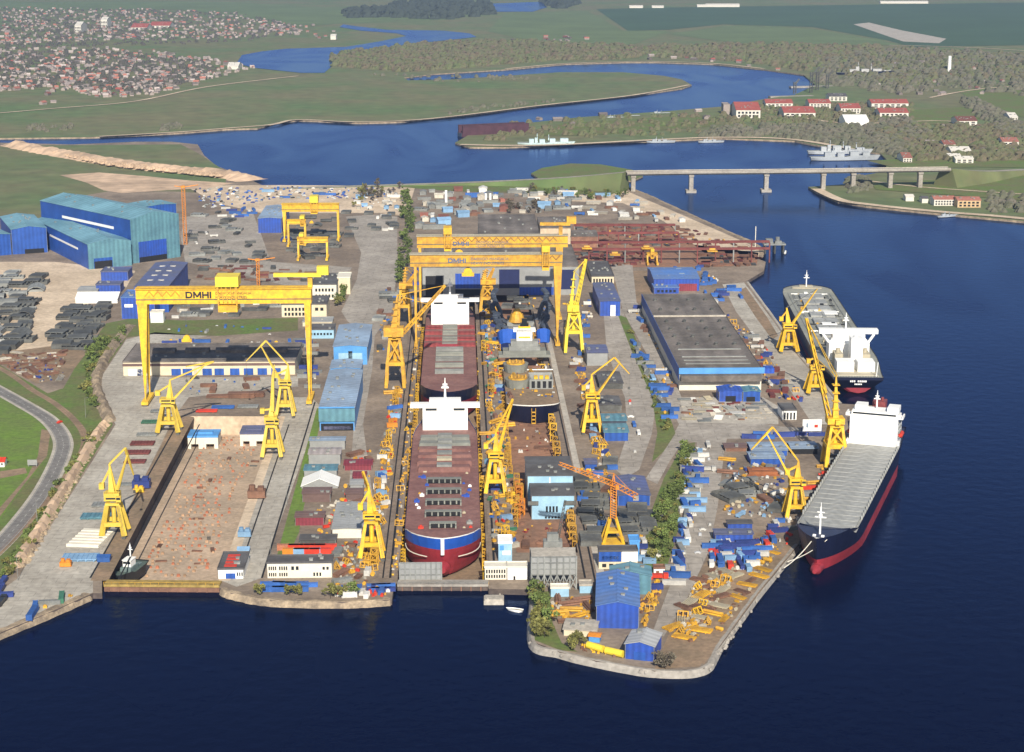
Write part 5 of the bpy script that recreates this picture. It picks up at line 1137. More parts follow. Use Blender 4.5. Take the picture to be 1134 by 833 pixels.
warship('white hospital like ship with many decks at the far peninsula quay', (573,161.5), 90, -1.55, mat('pale_ship', (.5,.64,.66), .5), 4, 2, B=14)
warship('grey patrol boat, left of the two grey boats at the far quay', (716,158.5), 46, -1.55)
warship('grey patrol boat, right of the two grey boats at the far quay', (773,158.5), 42, -1.5)
warship('large grey warship in front of its twin near the bridge', (897,178), 104, -1.50, navg, 4, 3)
warship('large grey warship behind its twin near the bridge', (894,171), 100, -1.50, mat('pale_warship_grey', (.46,.49,.52), .6), 4, 3)
warship('small dark grey patrol boat moored at the right bank', (1038,241.5), 30, -1.2)
warship('small white workboat lying off the red pier head', (869,282.5), 16, -.25, white, 2, 1, cat='boat', name='work_boat')
warship('dark rusting ship with tall masts in the far right basin', (926,84), 150, -1.50, mat('far_ship', (.5,.5,.5)), 3, 2, True, 'ship', 'old_ship', hm=navy)
for k, (x, y, l) in enumerate([(668,132,'leftmost'),(686,130,'middle'),(720,127,'rightmost')]):
    warship(f'grey vessel moored behind the far peninsula, {l} of three', (x,y), 38, -1.4, navg, 2, 2)
t = thing('floating_dock', 'long dark red derelict floating dock by the far peninsula tip', 'floating dock', P(512,152,0), -1.18+math.pi/2)
dred = mat('derelict_red', (.085,.035,.05), .85, .15, .1)
part(t, 'pontoon', dred, lambda q: q.bz(0, 118, 0, 22, -1, 6)); 
for y in (0, 18.5): part(t, 'side_wall', dred, lambda q: (q.bz(1, 117, y, y+3.4, 6.02, 17), q.bz(0.5, 117.5, y-.3, y+3.7, 17.02, 18)))
part(t, 'end_face', darkblue, lambda q: q.bz(-1, -.05, 3, 19, 0, 6))
for k, (x, y, hh) in enumerate([(898,103,42), (905,100,38), (916,98,30), (880,104,24)]):
    lab = ['tallest', 'second tallest', 'third tallest', 'shortest'][k]
    t = thing('harbour_crane', f'dark lattice crane at the far harbour pier, {lab} of the cluster', 'harbour crane', P(x, y, 2.5))
    part(t, 'mast', steel, lambda q: q.lattice((0,0,0), (0,0,hh), 5, 7, .9)); part(t, 'jib', steel, lambda q: q.lattice((0,0,hh*.8), (hh*.35,0,hh*1.25), 2.5, 6, .7))
for k, (a_, b_) in enumerate([((875,96),(930,95)), ((852,107),(900,106))]):
    p_, q_ = P(*a_, 2.5), P(*b_, 2.5); o = MB(); o.bz(0, (q_-p_).length, -7, 7, -3, .5); o = o.build('pier', conc); o.location = p_; o.rotation_euler = (0,0,math.atan2((q_-p_).y,(q_-p_).x)); tag(o, ['upper pale pier in the far right basin','lower pale pier in the far right basin'][k], 'pier')
# moored odds near the docks
o = MB(); o.bz(-5, 5, -4, 4, -1, 2.2); o.bz(-4.4, 4.4, -3.4, 3.4, 2.2, 2.7); o.cyl((-3,-3,2.7), (-3,-3,3.5), .4); o.cyl((3,3,2.7), (3,3,3.5), .4); o = o.build('mooring_float', concL); o.location = P(547,667,0); tag(o, 'pale concrete mooring block in the water before the docks', 'mooring block')
t = thing('small_boat', 'tiny white boat tied at the grassy point', 'boat', P(579,678,0), 1.2); hull_parts(t, 9, 2.8, -.3, 1.2, [(99, white)], rake=1.5, sover=.3, p=1.6, pk=1.3, ent=.5, bul=.4, deckm=buff)
# ---------------------------------------------------------------- bridge
hb = ht(765,213,189.5,0)
Bp = [P(x, y, 0) for x, y in [(701,214),(765,213),(848,212.3),(911,211.5),(944,211),(985,210.3),(1018,209.8),(1050,209.3)]]
t = thing('road_bridge', 'long grey concrete road bridge on tall piers over the channel', 'bridge', Bp[0], 0); M = local(t)
lp = [M(p_) for p_ in Bp]; st_ = lp[0] - (lp[1]-lp[0])*.12
pts = [st_]+lp
q = MB()
for i in range(len(pts)-1): q.beam(pts[i]+Vector((0,0,hb-1.2)), pts[i+1]+Vector((0,0,hb-1.2)), 15, 2.2)
dk = q.build('deck', conc, t)
q = MB()
for i in range(len(pts)-1): q.beam(pts[i]+Vector((0,0,hb-3.4)), pts[i+1]+Vector((0,0,hb-3.4)), 8, 2.2)
q.build('girder', conc, t)
for s_ in (-7.2, 7.2):
    q = MB()
    for i in range(len(pts)-1): q.beam(pts[i]+Vector((0,s_,hb+.5)), pts[i+1]+Vector((0,s_,hb+.5)), .4, .9)
    q.build('parapet', concL, t)
for i, p_ in enumerate(lp[:-1]):
    part(t, 'pier', conc, lambda q: (q.bz(p_.x-2.6, p_.x+2.6, p_.y-5.5, p_.y+5.5, -1, hb-6.6), q.bz(p_.x-3.2, p_.x+3.2, p_.y-6.5, p_.y+6.5, hb-6.6, hb-4.5), q.bz(p_.x-6.5, p_.x+6.5, p_.y-8, p_.y+8, -1, 3.2 if 0 < i < 3 else 1)))
def ramp(name, pxz, w, label):
    pts = cr_spline([P(x, y, z) for x, y, z in pxz], 8); q = MB(); prev = None
    for i, p_ in enumerate(pts):
        d = pts[min(i+1,len(pts)-1)]-pts[max(i-1,0)]; d.z = 0; d.normalize(); n = Vector((d.y,-d.x,0)); k = .45*(p_.z-2)
        pr = [p_-n*(w/2+k)-Vector((0,0,p_.z-1)), p_-n*w/2, p_-n*w*.36+Vector((0,0,.1)), p_+n*w*.36+Vector((0,0,.1)), p_+n*w/2, p_+n*(w/2+k)-Vector((0,0,p_.z-1))]
        if prev:
            for j in range(5): q.add([prev[j], prev[j+1], pr[j+1], pr[j]], [(0,1,2,3)], 1 if j == 2 else 0)
        prev = pr
        if i in (0, len(pts)-1): q.add(pr, [tuple(range(6))], 0)
    return struct(name, q, [fieldm, aspm], label, 'road')
e0 = Bp[0]-(Bp[1]-Bp[0])*.12
sp_ = row(e0+Vector((0,0,hb)))
ramp('causeway_road', [(300,209,3.2),(400,206,3.6),(520,202,6),(620,197,hb*.55),(692,sp_+.2,hb-.3)], 16, 'pale causeway road climbing to the bridge')
ramp('bridge_approach', [(1048,row(Bp[-1]+Vector((0,0,hb))),hb-.3),(1090,189.5,hb*.6),(1150,187.5,7),(1300,184,3)], 18, 'road embankment running right from the bridge')
# ================================================================ CLUTTER, TREES, FAR TOWN
rnd = random.Random(11)
OCC = []                                   # occupied discs (x, y, r)
FOOT = [(o.matrix_basis if False else Matrix.LocRotScale(o.location, o.rotation_euler, None).inverted(), o['w'], o['d']) for o in C.objects if o.type == 'EMPTY' and 'w' in o and o.location.y < 3000]
for o in C.objects:
    for k in ('w','h','d','gg'):
        if k in o: del o[k]
def free(p, r):
    for M_, w, d in FOOT:
        q = M_ @ p
        if abs(q.x) < w/2 + r and -r-1 < q.y < d + r: return False
    for x, y, q in OCC:
        if (x-p.x)**2 + (y-p.y)**2 < (r+q)**2: return False
    return True
KIND = {}
def kind(name, cat, noun, r, fn): KIND[name] = (cat, noun, r, fn)
def k_cont(q, L_=12.2):
    q.bz(-L_/2, L_/2, -1.2, 1.2, .1, 2.7)
    n = int(L_/.8)
    for k in range(n):
        x = -L_/2+.4+k*.8; q.bz(x-.14, x+.14, -1.3, -1.21, .2, 2.6); q.bz(x-.14, x+.14, 1.21, 1.3, .2, 2.6)
    for sx in (-1,1):
        for sy in (-1,1): q.bz(sx*L_/2-.15, sx*L_/2+.15, sy*1.2-.15, sy*1.2+.15, 0, 2.85)
kind('container', 'container', 'shipping container', 5.2, k_cont)
kind('short_container', 'container', 'short container', 3, lambda q: k_cont(q, 6.1))
def k_sec(q, a=16, b=10, c=2.6):
    q.bz(-a/2, a/2, -b/2, b/2, 0, .5)
    for k in range(6): x = -a/2 + a*k/5; q.bz(x-.2, x+.2, -b/2, b/2, .5, c)
    for k in range(3): y = -b/2 + b*k/2; q.bz(-a/2-.1, a/2+.1, y-.2, y+.2, .5, c*.8)
    q.bz(-a/2, a*.15, -b/2, b/2, c+.02, c+.35)
kind('steel_section', 'ship section', 'ship section', 8, k_sec)
def k_pan(q):
    q.bz(-9, 9, -5, 5, .9, 1.4)
    for k in range(5): q.bz(-8.5+4*k, -8+4*k, -5, 5, .2, .9)
    for k in range(8): q.bz(-8.4+2.4*k, -8.2+2.4*k, -4.8, 4.8, 1.4, 1.7)
    q.bz(-8, 8, -4, -3.4, 0, .2); q.bz(-8, 8, 3.4, 4, 0, .2)
kind('steel_panel', 'steel panel', 'stiffened steel panel', 8, k_pan)
def k_curve(q):
    for k in range(6):
        a_ = -.9+.36*k; b_ = a_+.36
        q.beam((-0, 7*math.sin(a_), 7*math.cos(a_)-3.5), (0, 7*math.sin(b_), 7*math.cos(b_)-3.5), 15, .5)
    for x in (-6,-2,2,6): q.bz(x-.2, x+.2, -4.5, 4.5, 0, 1.6)
kind('curved_section', 'ship section', 'curved hull plate section', 7.5, k_curve)
def k_pipes(q):
    for y, z in ((-1.2,.6),(0,.6),(1.2,.6),(-.6,1.65),(.6,1.65)): q.cyl((-6,y,z), (6,y,z), .55, n=8)
    q.bz(-4,-3.6,-2,2,0,.1); q.bz(3.6,4,-2,2,0,.1)
kind('pipe_stack', 'pipes', 'pipe stack', 5, k_pipes)
def k_stack(q):
    for k in range(6): q.box((rnd.uniform(-.3,.3), rnd.uniform(-.3,.3), .25+k*.35), (11, 4.2, .22))
    for x in (-4,0,4): q.bz(x-.2,x+.2,-2.2,2.2,0,.14)
kind('plate_stack', 'plate stack', 'stack of steel plates', 5, k_stack)
def k_beams(q):
    for k in range(5): y = -2+k; q.bz(-6,6,y-.3,y+.3,.3,.4); q.bz(-6,6,y-.06,y+.06,.4,1); q.bz(-6,6,y-.3,y+.3,1,1.1)
    q.bz(-4,-3.7,-2.6,2.6,0,.3); q.bz(3.7,4,-2.6,2.6,0,.3)
kind('beam_stack', 'beams', 'stack of steel beams', 5, k_beams)
def k_scaf(q, h=9):
    for sx in (-1.5,1.5):
        for sy in (-1.2,1.2): q.bz(sx-.16,sx+.16,sy-.16,sy+.16,0,h)
    n = int(h/3)
    for k in range(1, n+1):
        q.bz(-1.7,1.7,-1.4,1.4,k*3-.2,k*3); q.beam((-1.5,-1.2,k*3-3),(1.5,-1.2,k*3),.18); q.beam((1.5,1.2,k*3-3),(-1.5,1.2,k*3),.18); q.beam((-1.5,1.2,k*3-3),(-1.5,-1.2,k*3),.18)
kind('scaffold_tower', 'scaffold', 'scaffold tower', 2, k_scaf)
kind('tall_scaffold', 'scaffold', 'tall scaffold tower', 2, lambda q: k_scaf(q, 18))
def k_frame(q):
    for x in (-2.4, 0, 2.4): q.beam((x,-1.8,0),(x,0,3),.4); q.beam((x,1.8,0),(x,0,3),.4); q.bz(x-.2,x+.2,-1.9,1.9,.3,.6)
    q.beam((-2.6,0,3),(2.6,0,3),.45); q.bz(-2.6,2.6,-1.9,-1.5,.0,.3); q.bz(-2.6,2.6,1.5,1.9,.0,.3)
kind('steel_cradle', 'cradle', 'steel cradle', 3, k_frame)
def k_gear(q):
    q.bz(-1.6,1.6,-1.1,1.1,.2,1.5); q.cyl((-.8,0,1.5),(-.8,0,2.4),.6,n=8); q.bz(.2,1.3,-.7,.7,1.5,2.1); q.bz(-1.7,1.7,-.3,.3,0,.2)
kind('machine', 'machine', 'welding set', 1.9, k_gear)
def k_crate(q):
    q.bz(-1.3,1.3,-1,1,.15,1.6); q.bz(-1.3,-1,-1.05,1.05,0,.15); q.bz(1,1.3,-1.05,1.05,0,.15); q.bz(-1.4,1.4,-1.1,1.1,1.6,1.75); q.bz(-.8,.6,-.7,.7,1.75,2.3)
kind('crate', 'crate', 'crate', 1.8, k_crate)
def k_gen(q): q.bz(-2.2,2.2,-.9,.9,.3,1.9); q.bz(-2.3,2.3,-.3,.3,0,.3); q.cyl((1.5,0,1.9),(1.5,0,2.8),.2,n=6); q.bz(-2,-.4,-.94,-.9,.6,1.6); q.bz(-1.4,.4,-.6,.6,1.9,2.15)
kind('generator', 'generator', 'generator', 2.2, k_gen)
def k_reel(q): q.cyl((0,-.8,1.3),(0,-.65,1.3),1.3,n=12); q.cyl((0,.65,1.3),(0,.8,1.3),1.3,n=12); q.cyl((0,-.65,1.3),(0,.65,1.3),.8,n=10)
kind('cable_reel', 'cable reel', 'cable reel', 1.6, k_reel)
def k_rack(q):
    for i in range(4):
        for j in range(3): q.cyl((-.75+.5*i,-.5+.5*j,.2),(-.75+.5*i,-.5+.5*j,1.8),.2,n=6)
    q.bz(-1.1,1.1,-.85,.85,0,.2); q.bz(-1.1,1.1,-.85,-.75,.9,1.1); q.bz(-1.1,1.1,.75,.85,.9,1.1)
kind('gas_rack', 'gas rack', 'gas bottle rack', 1.5, k_rack)
def k_bale(q):
    for i in range(7): q.beam((rnd.uniform(-2,0),rnd.uniform(-1.2,1.2),.2+.12*i),(rnd.uniform(0,2.2),rnd.uniform(-1.2,1.2),.3+.18*i),rnd.uniform(.3,.9),rnd.uniform(.15,.5))
kind('offcut_pile', 'offcuts', 'pile of offcuts', 1.8, k_bale)
MK = ['machine','crate','generator','cable_reel','gas_rack','offcut_pile']
def k_tank(q): q.cyl((-2.6,0,1.5),(2.6,0,1.5),1.2,n=10); q.cyl((-3,0,1.5),(-2.6,0,1.5),.5,1.2,n=10); q.cyl((2.6,0,1.5),(3,0,1.5),1.2,.5,n=10); q.bz(-2,-1.5,-1,1,0,.6); q.bz(1.5,2,-1,1,0,.6)
kind('tank', 'tank', 'small tank', 3, k_tank)
def k_skip(q): q.add([(-2,-1,0),(2,-1,0),(2,1,0),(-2,1,0),(-2.8,-1.3,1.6),(2.8,-1.3,1.6),(2.8,1.3,1.6),(-2.8,1.3,1.6)],[(0,3,2,1),(0,1,5,4),(1,2,6,5),(2,3,7,6),(3,0,4,7)]); q.bz(-2.3,2.3,-1.1,1.1,1,1.3)
kind('skip', 'skip', 'open skip', 2.6, k_skip)
def k_shed(q): q.gable(-3.5,3.5,-2.5,2.5,2.8,.9,'x'); q.groof(-3.5,3.5,-2.5,2.5,2.8,.9,'x',.3,.2); q.bz(-.6,.6,-2.6,-2.51,0,2); q.bz(1.4,2.6,-2.58,-2.51,1.2,2)
kind('site_hut', 'hut', 'site hut', 4, k_shed)
def k_car(q):
    q.bz(-2.1,2.1,-.85,.85,.35,.95); q.add([(-1.3,-.8,.95),(1.4,-.8,.95),(1.4,.8,.95),(-1.3,.8,.95),(-.8,-.7,1.5),(1,-.7,1.5),(1,.7,1.5),(-.8,.7,1.5)],[(4,5,6,7),(0,1,5,4),(1,2,6,5),(2,3,7,6),(3,0,4,7)])
    for x in (-1.3,1.3):
        for y in (-.8,.8): q.cyl((x,y-.1,.33),(x,y+.1,.33),.33,n=8)
kind('parked_car', 'car', 'parked car', 2.5, k_car)
def k_truck(q):
    q.bz(-5,2.4,-1.2,1.2,.9,1.2); q.bz(-5,2.2,-1.25,1.25,1.2,2.6); q.bz(2.6,5,-1.2,1.2,.6,2.9); q.bz(4.4,5.05,-1,1,1.7,2.6)
    for x in (-4,-2.8,3.8):
        for y in (-1,1): q.cyl((x,y-.2,.5),(x,y+.2,.5),.5,n=8)
kind('truck', 'truck', 'truck', 5, k_truck)
def k_block(q): q.bz(-1.1,1.1,-.8,.8,0,1.3); q.bz(-.9,.9,-.6,.6,1.3,1.8)
kind('keel_block', 'keel block', 'keel block', 1.2, k_block)
COL = {'yellow':yel,'golden':yel2,'lemon':lemon,'orange':orange,'blue':mat('container_blue',(.04,.13,.42),.5,.12,.3,rand=.25),'deep blue':mat('container_deep_blue',(.035,.06,.25),.5,.12,.3,rand=.25),'light blue':mat('container_light_blue',(.22,.38,.58),.5,.1,.3,rand=.2),
       'white':mat('white_gear',(.60,.59,.56),.6,.1,.4,rand=.25),'pale':mat('pale_gear',(.50,.46,.39),.7,.1,.4,rand=.25),'grey':steelL,'dark grey':steel,'rusty':rust,'red':redp,'maroon':redsteel,'red oxide':redox,'buff':buff,'green':mat('green_paint',(.06,.2,.12),.5,.12,.3,rand=.2),'teal':teal,'silver':mat('car_silver',(.45,.46,.48),.35,.05),'black':mat('car_black',(.02,.02,.025),.3,.05),'brick red':tiler,'tan':mat('tan_block',(.42,.27,.17),.85,.15,.5,rand=.25),'orange red':mat('orange_red_block',(.42,.16,.09),.85,.15,.5,rand=.2)}
CACHE = {}
NAMES = {'steel_panel':'flat_section','short_container':'container','tall_scaffold':'scaffold_tower','curved_section':'steel_section'}
def item(kd, col, p, rz, where, sc_=1, adj=''):
    cat, noun, r, fn = KIND[kd]
    if (kd, col) not in CACHE:
        q = MB(); fn(q); CACHE[kd, col] = q.build(NAMES.get(kd, kd), COL[col]); o = CACHE[kd, col]
    else:
        o = CACHE[kd, col].copy(); C.objects.link(o)
    o.location = p; o.rotation_euler = (0, 0, rz); o.scale = (sc_,)*3 if not isinstance(sc_, tuple) else sc_
    pl = noun.replace('stack of','stacks of').replace('pile of','piles of') if ' of ' in noun else noun+'s'
    tag(o, f'{adj}{col} {noun} {where}', cat, f'{adj}{col} {pl} {where}'); return o
def scatter(pg, specs, where, z=G, align=True, jit=.12, tries=60, smin=.85, smax=1.15, base=YA, near=True, pack=.8):
    for kd, cols, n in specs:
        if kd == 'machine': n = int(n*1.55)
        for _ in range(n):
            col = rnd.choice(cols); kd0 = kd; kd = rnd.choice(MK) if kd == 'machine' else kd
            for _t in range(tries):
                x, y = rpix(pg); p = P(x, y, z); s_ = rnd.uniform(smin, smax)*(rnd.uniform(.45,.9) if kd in MK else 1); r = KIND[kd][2]*s_*pack
                if free(p, r): break
            else: kd = kd0; continue
            OCC.append((p.x, p.y, r)); rz = base + (rnd.choice((0, math.pi/2)) if align else 0) + rnd.gauss(0, jit)
            item(kd, col, p, rz, where, s_); kd = kd0
# --- flat panels laid out by the left crane track
for lab, x, y, col, sc_ in [('topmost',177,456,'grey',.7),('second from top',168,468,'green',.75),('third from top',163,482,'grey',.75),('fourth from top',158,492,'maroon',.85),('fifth from top',153,502,'maroon',.85),('sixth from top',149.5,512,'maroon',.75),
                            ('seventh from top',141,537,'grey',.6),('eighth from top',117,560,'grey',.85),('ninth from top',107,573,'teal',.95),('lowest blue',89,619,'light blue',1.05)]:
    o = item('steel_panel', col, P(x, y, G+.1), YA, 'x', sc_); o['label'] = f'{lab} panel in the row left of the empty dock'; o['group'] = 'flat panels left of the empty dock'; p = o.location; OCC.append((p.x, p.y, 6))
q = MB(); q.bz(-9, 9, -14, 14, .1, 1.2)
for k in range(6): q.bz(-9, 9, -13.6+4.6*k, -13.2+4.6*k, 1.2, 1.6)
o = q.build('flat_section', offw); o.location = P(101,597,G); o.rotation_euler = (0,0,-.12); tag(o, 'large pale white panel lying on the left apron', 'steel panel'); OCC.append((o.location.x, o.location.y, 12))
for lab, px, m_, d_ in [('blue topped white hull block on the left of the dock head floor', (225,497), blueL, (20,16,9)), ('blue topped pale hull block on the right of the dock head floor', (281,494), purple, (18,18,9.5))]:
    t = thing('hull_block', lab, 'hull block', P(*px, -10)); w, dd, hh = d_
    part(t, 'shell', offw, lambda q: (q.bz(-w/2, w/2, 0, dd, hh*.35, hh*.85), q.bz(-w/2, -w/2+2, 0, dd, 0, hh*.35), q.bz(w/2-2.5, w/2, 0, dd, 0, hh*.35), q.bz(-w*.15, w*.1, 0, dd, 0, hh*.35)))
    part(t, 'top', m_, lambda q: (q.bz(-w/2-.2, w/2+.2, -.2, dd+.2, hh*.85, hh), q.bz(-w*.3, w*.3, dd*.3, dd*.6, hh+.01, hh+1)))
    OCC.append((t.location.x, t.location.y+dd/2, 10))
# back wall diagonals of the empty dock
for k, (a_, b_) in enumerate([((216,461),(243,476)),((272,462),(245,476))]):
    pass
for lab, x, y, kd, col, sc_ in [('behind the dock head, left rack',242,440,'beam_stack','rusty',1.4),('behind the dock head, left of two racks',268,440,'plate_stack','rusty',1.7),('behind the dock head, right of two racks',280,439,'plate_stack','rusty',1.5),
                          ('at the dock head edge',247,452,'beam_stack','blue',1.3),('at the dock head edge',229,456,'beam_stack','red',1.2),('lying flat at the dock head',275,451,'steel_panel','grey',.8),('on the right dock apron',284.5,551,'machine','rusty',3.2),('parked on the right dock apron, lower one',270,612,'site_hut','light blue',.9),
                          ('on the right dock apron near the gate',271,594,'machine','light blue',2.2),('on the left crane track',157,540,'machine','deep blue',3.2),('beside the blue machine on the left crane track',154,545,'machine','yellow',1.8),('on the left crane track near the gate',115.5,621,'site_hut','blue',.95),('on the pale apron of the left side',73,627,'machine','orange',1.8)]:
    o = item(kd, col, P(x, y, G+.1), YA, where=lab, sc_=sc_); OCC.append((o.location.x, o.location.y, KIND[kd][2]*sc_*.8))
# keel blocks on the dock floor
k_ = P(176,560,-10); n_ = 0
u0, u1 = P(128,652,-10), P(240,652,-10)
for i in range(46):
    for j in range(11):
        p = P(118,655,-10) + YD*(22+i*6.0) + XD*(14+j*3.4)
        if rnd.random() < .42 or n_ > 285: continue
        p += XD*rnd.gauss(0,.5) + YD*rnd.gauss(0,.7); n_ += 1
        item('keel_block', rnd.choice(['tan','tan','orange red']), p, YA+rnd.gauss(0,.15), 'on the empty dock floor', rnd.uniform(.45,.8))
scatter([(140,640),(215,500),(300,500),(236,640)], [('beam_stack',['rusty','dark grey'],8),('plate_stack',['rusty'],5)], 'lying on the empty dock floor', -10, smin=.4, smax=.7)
# --- stockyards on the left
scatter([(-20,304),(44,304),(36,345),(22,388),(-20,392)], [('steel_section',['dark grey','dark grey','grey'],30),('curved_section',['dark grey','grey'],8)], 'in the left sandy stockyard', jit=.12, pack=.7, smin=1, smax=1.6)
scatter([(80,340),(116,334),(114,352),(95,386),(62,388),(72,358)], [('steel_section',['dark grey'],26),('curved_section',['dark grey'],6)], 'in the stockyard below the white tent', jit=.1, pack=.65, smin=1, smax=1.5)
scatter([(-20,392),(70,390),(72,420),(40,424),(0,402)], [('plate_stack',['rusty'],16),('beam_stack',['rusty','pale'],16),('machine',['rusty','pale','deep blue','grey'],60),('pipe_stack',['rusty'],8)], 'in the left scrap heap', align=False, jit=1.5, smin=.5, smax=1.1)
scatter([(208,238),(255,235),(270,262),(300,288),(290,292),(215,290)], [('steel_section',['dark grey','dark grey','grey'],18),('plate_stack',['dark grey'],8),('truck',['white'],3)], 'on the paving by the slim orange crane', jit=.2)
scatter([(318,240),(372,240),(372,285),(316,290)], [('steel_section',['dark grey'],20),('curved_section',['dark grey','deep blue'],7)], 'under the small yellow gantries', pack=.75)
scatter([(382,235),(392,235),(392,262),(382,262)], [('steel_section',['dark grey'],4)], 'beside the right leg of the yellow gantry')
scatter([(408,235),(440,238),(438,256),(412,256)], [('steel_section',['dark grey'],7),('short_container',['light blue','white'],5)], 'on the road head by the tall trees')
scatter([(215,293),(300,296),(345,300),(345,312),(220,310)], [('beam_stack',['rusty','maroon'],22),('pipe_stack',['rusty'],8),('plate_stack',['rusty','dark grey'],10)], 'on the ground behind the goliath girder')
scatter([(190,320),(310,318),(312,350),(190,354)], [('plate_stack',['dark grey'],12),('truck',['white'],6),('short_container',['blue','white','grey'],14),('steel_section',['dark grey','grey'],10),('site_hut',['pale','white'],4)], 'behind the goliath girder near the blue hall')
scatter([(138,358),(300,362),(330,365),(330,372),(180,368)], [('container',['blue','deep blue','grey'],4),('parked_car',['white','silver','blue'],8)], 'along the green bank under the goliath', smin=.5, smax=.8)
scatter([(183,376),(330,378),(330,384),(250,381),(183,382)], [('container',['deep blue','blue'],6),('machine',['yellow','white'],6)], 'behind the long dark roofed workshop')
scatter([(210,420),(300,420),(300,436),(205,440)], [('machine',['grey','blue','rusty','white'],12),('plate_stack',['rusty'],4)], 'in front of the cream workshop')
scatter([(328,376),(352,380),(348,440),(338,430)], [('container',['deep blue','grey'],8),('machine',['pale','rusty'],12),('plate_stack',['grey'],6)], 'between goliath leg and light blue hall')
scatter([(440,215),(395,213),(392,232),(445,235)], [('site_hut',['white','pale','grey','light blue'],16),('parked_car',['white','silver','blue','black'],16)], 'north of the grey yard road')
scatter([(212,209),(300,207),(440,209),(438,222),(320,220),(225,232)], [('parked_car',['white','silver','blue','deep blue','black','grey'],200),('container',['blue','white','light blue'],14)], 'in the dusty car park', align=True, smin=.95, smax=1.3)
scatter([(240,230),(286,228),(284,240),(245,242)], [('container',['blue','deep blue','white'],12)], 'above the paved yard left of the blue corrugated hall')
scatter([(462,212),(630,210),(640,232),(600,236),(530,236),(462,262)], [('site_hut',['pale','grey','grey','light blue','brick red','white'],46),('container',['blue','white','grey'],14),('truck',['white'],6),('plate_stack',['rusty','grey'],14),('steel_section',['grey'],5)], 'in the service yard behind the twin gantries', smin=1, smax=2.2)
scatter([(640,212),(700,222),(760,246),(720,246),(640,240)], [('site_hut',['pale','white'],8),('truck',['white','blue'],6),('plate_stack',['rusty','pale'],16),('container',['white','light blue'],6)], 'on the gravel below the bridge', smin=.9, smax=1.6)
# --- around the middle dock
def strip(x0, x1, y0, y1, ys=8, zb=G): # polygon between two dock parallel lines
    return [(x0, y0), (x1, y0), (vx(x1, y0, y1), y1), (vx(x0, y0, y1), y1)]
Mx = [('golden',), ]
gold = ['golden','golden','yellow','golden']
for x_, w_ in ((442.6, 'left of the built ships'), (538, 'right of the built ships')):
    for k in range(22):
        y = 648 - 14*k + rnd.uniform(-3,3); 
        p = P(vx(x_, 645, y), y, G); p.z = -10
        if k < 3 and x_ < 500: continue
        item('tall_scaffold', rnd.choice(['golden','yellow','golden']), p, YA, w_, (rnd.uniform(.6,.9), rnd.uniform(.7,1.5), rnd.choice((.55,.65,.75,.9))))
scatter(strip(404,417,640,430), [('steel_cradle',gold,14),('scaffold_tower',gold,7),('machine',gold+['white','grey','red'],56),('short_container',['blue','light blue','orange','white'],12),('container',['blue','orange'],4),('pipe_stack',['golden','rusty'],14),('skip',['golden','grey'],12)], 'on the strip left of the middle dock', jit=.5)
scatter(strip(433,439,640,350), [('machine',gold+['white','blue'],46),('steel_cradle',gold,14)], 'on the left dock edge', smin=.6, smax=1)
scatter([(545,612),(571,612),(548,330),(533,330)], [('steel_cradle',gold,18),('scaffold_tower',gold,8),('machine',gold+['pale','red','blue','green','grey','rusty'],110),('short_container',['blue','deep blue','light blue','pale','rusty'],18),('pipe_stack',gold,14),('skip',['golden','green'],14),('tank',['golden','pale'],10)], 'on the strip between the two docks', jit=.5)
for k in range(30):
    y = 600 - 8*k + rnd.uniform(-3,3); p = P(vx(638.5, 612, y), y, G); p.z = -4
    item('scaffold_tower', rnd.choice(gold), p, YA, 'along the right wall of the rusty dock', (rnd.uniform(.8,1.4), 1, rnd.uniform(.8,1.6)))
    if k > 2 and rnd.random() < .75:
        y += 3; p = P(vx(574, 612, y), y, G); p.z = -4
        item('scaffold_tower', rnd.choice(gold), p, YA, 'along the left wall of the rusty dock', (rnd.uniform(.8,1.2), 1, rnd.uniform(.6,1.3)))
scatter([(572,540),(584,540),(584,570),(572,575)], [('scaffold_tower',['golden','orange'],10)], 'left of the light blue dock halls', -4)
scatter([(575,612),(636,612),(632,578),(578,578)], [('machine',['rusty','golden','red oxide'],10),('plate_stack',['rusty'],4)], 'on the rusty dock floor by the trestle', -4)
scatter([(572,502),(618,502),(612,470),(568,470)], [('machine',['rusty','golden','white','red oxide'],14),('beam_stack',['rusty'],4)], 'on the rusty dock floor below the bow section', -4)
scatter([(561,440),(616,440),(608,404),(560,404)], [('machine',gold+['white','red oxide','blue'],30),('pipe_stack',['rusty','golden'],6)], 'on the brown deck of the bow section', 9.3, smin=.6, smax=1)
scatter([(570,325),(640,335),(600,345),(560,340)], [('machine',gold+['dark grey','white','blue'],16),('steel_section',['dark grey'],4)], 'at the head of the rusty dock')
scatter([(412,395),(428,395),(448,320),(425,320)], [('steel_section',['dark grey','rusty','grey'],5),('plate_stack',['rusty','dark grey'],8),('machine',['golden','blue'],10)], 'beside the golden crane on the yard road')
scatter([(455,300),(466,300),(462,330),(455,335)], [('container',['blue','deep blue'],4)], 'by the left gantry legs')
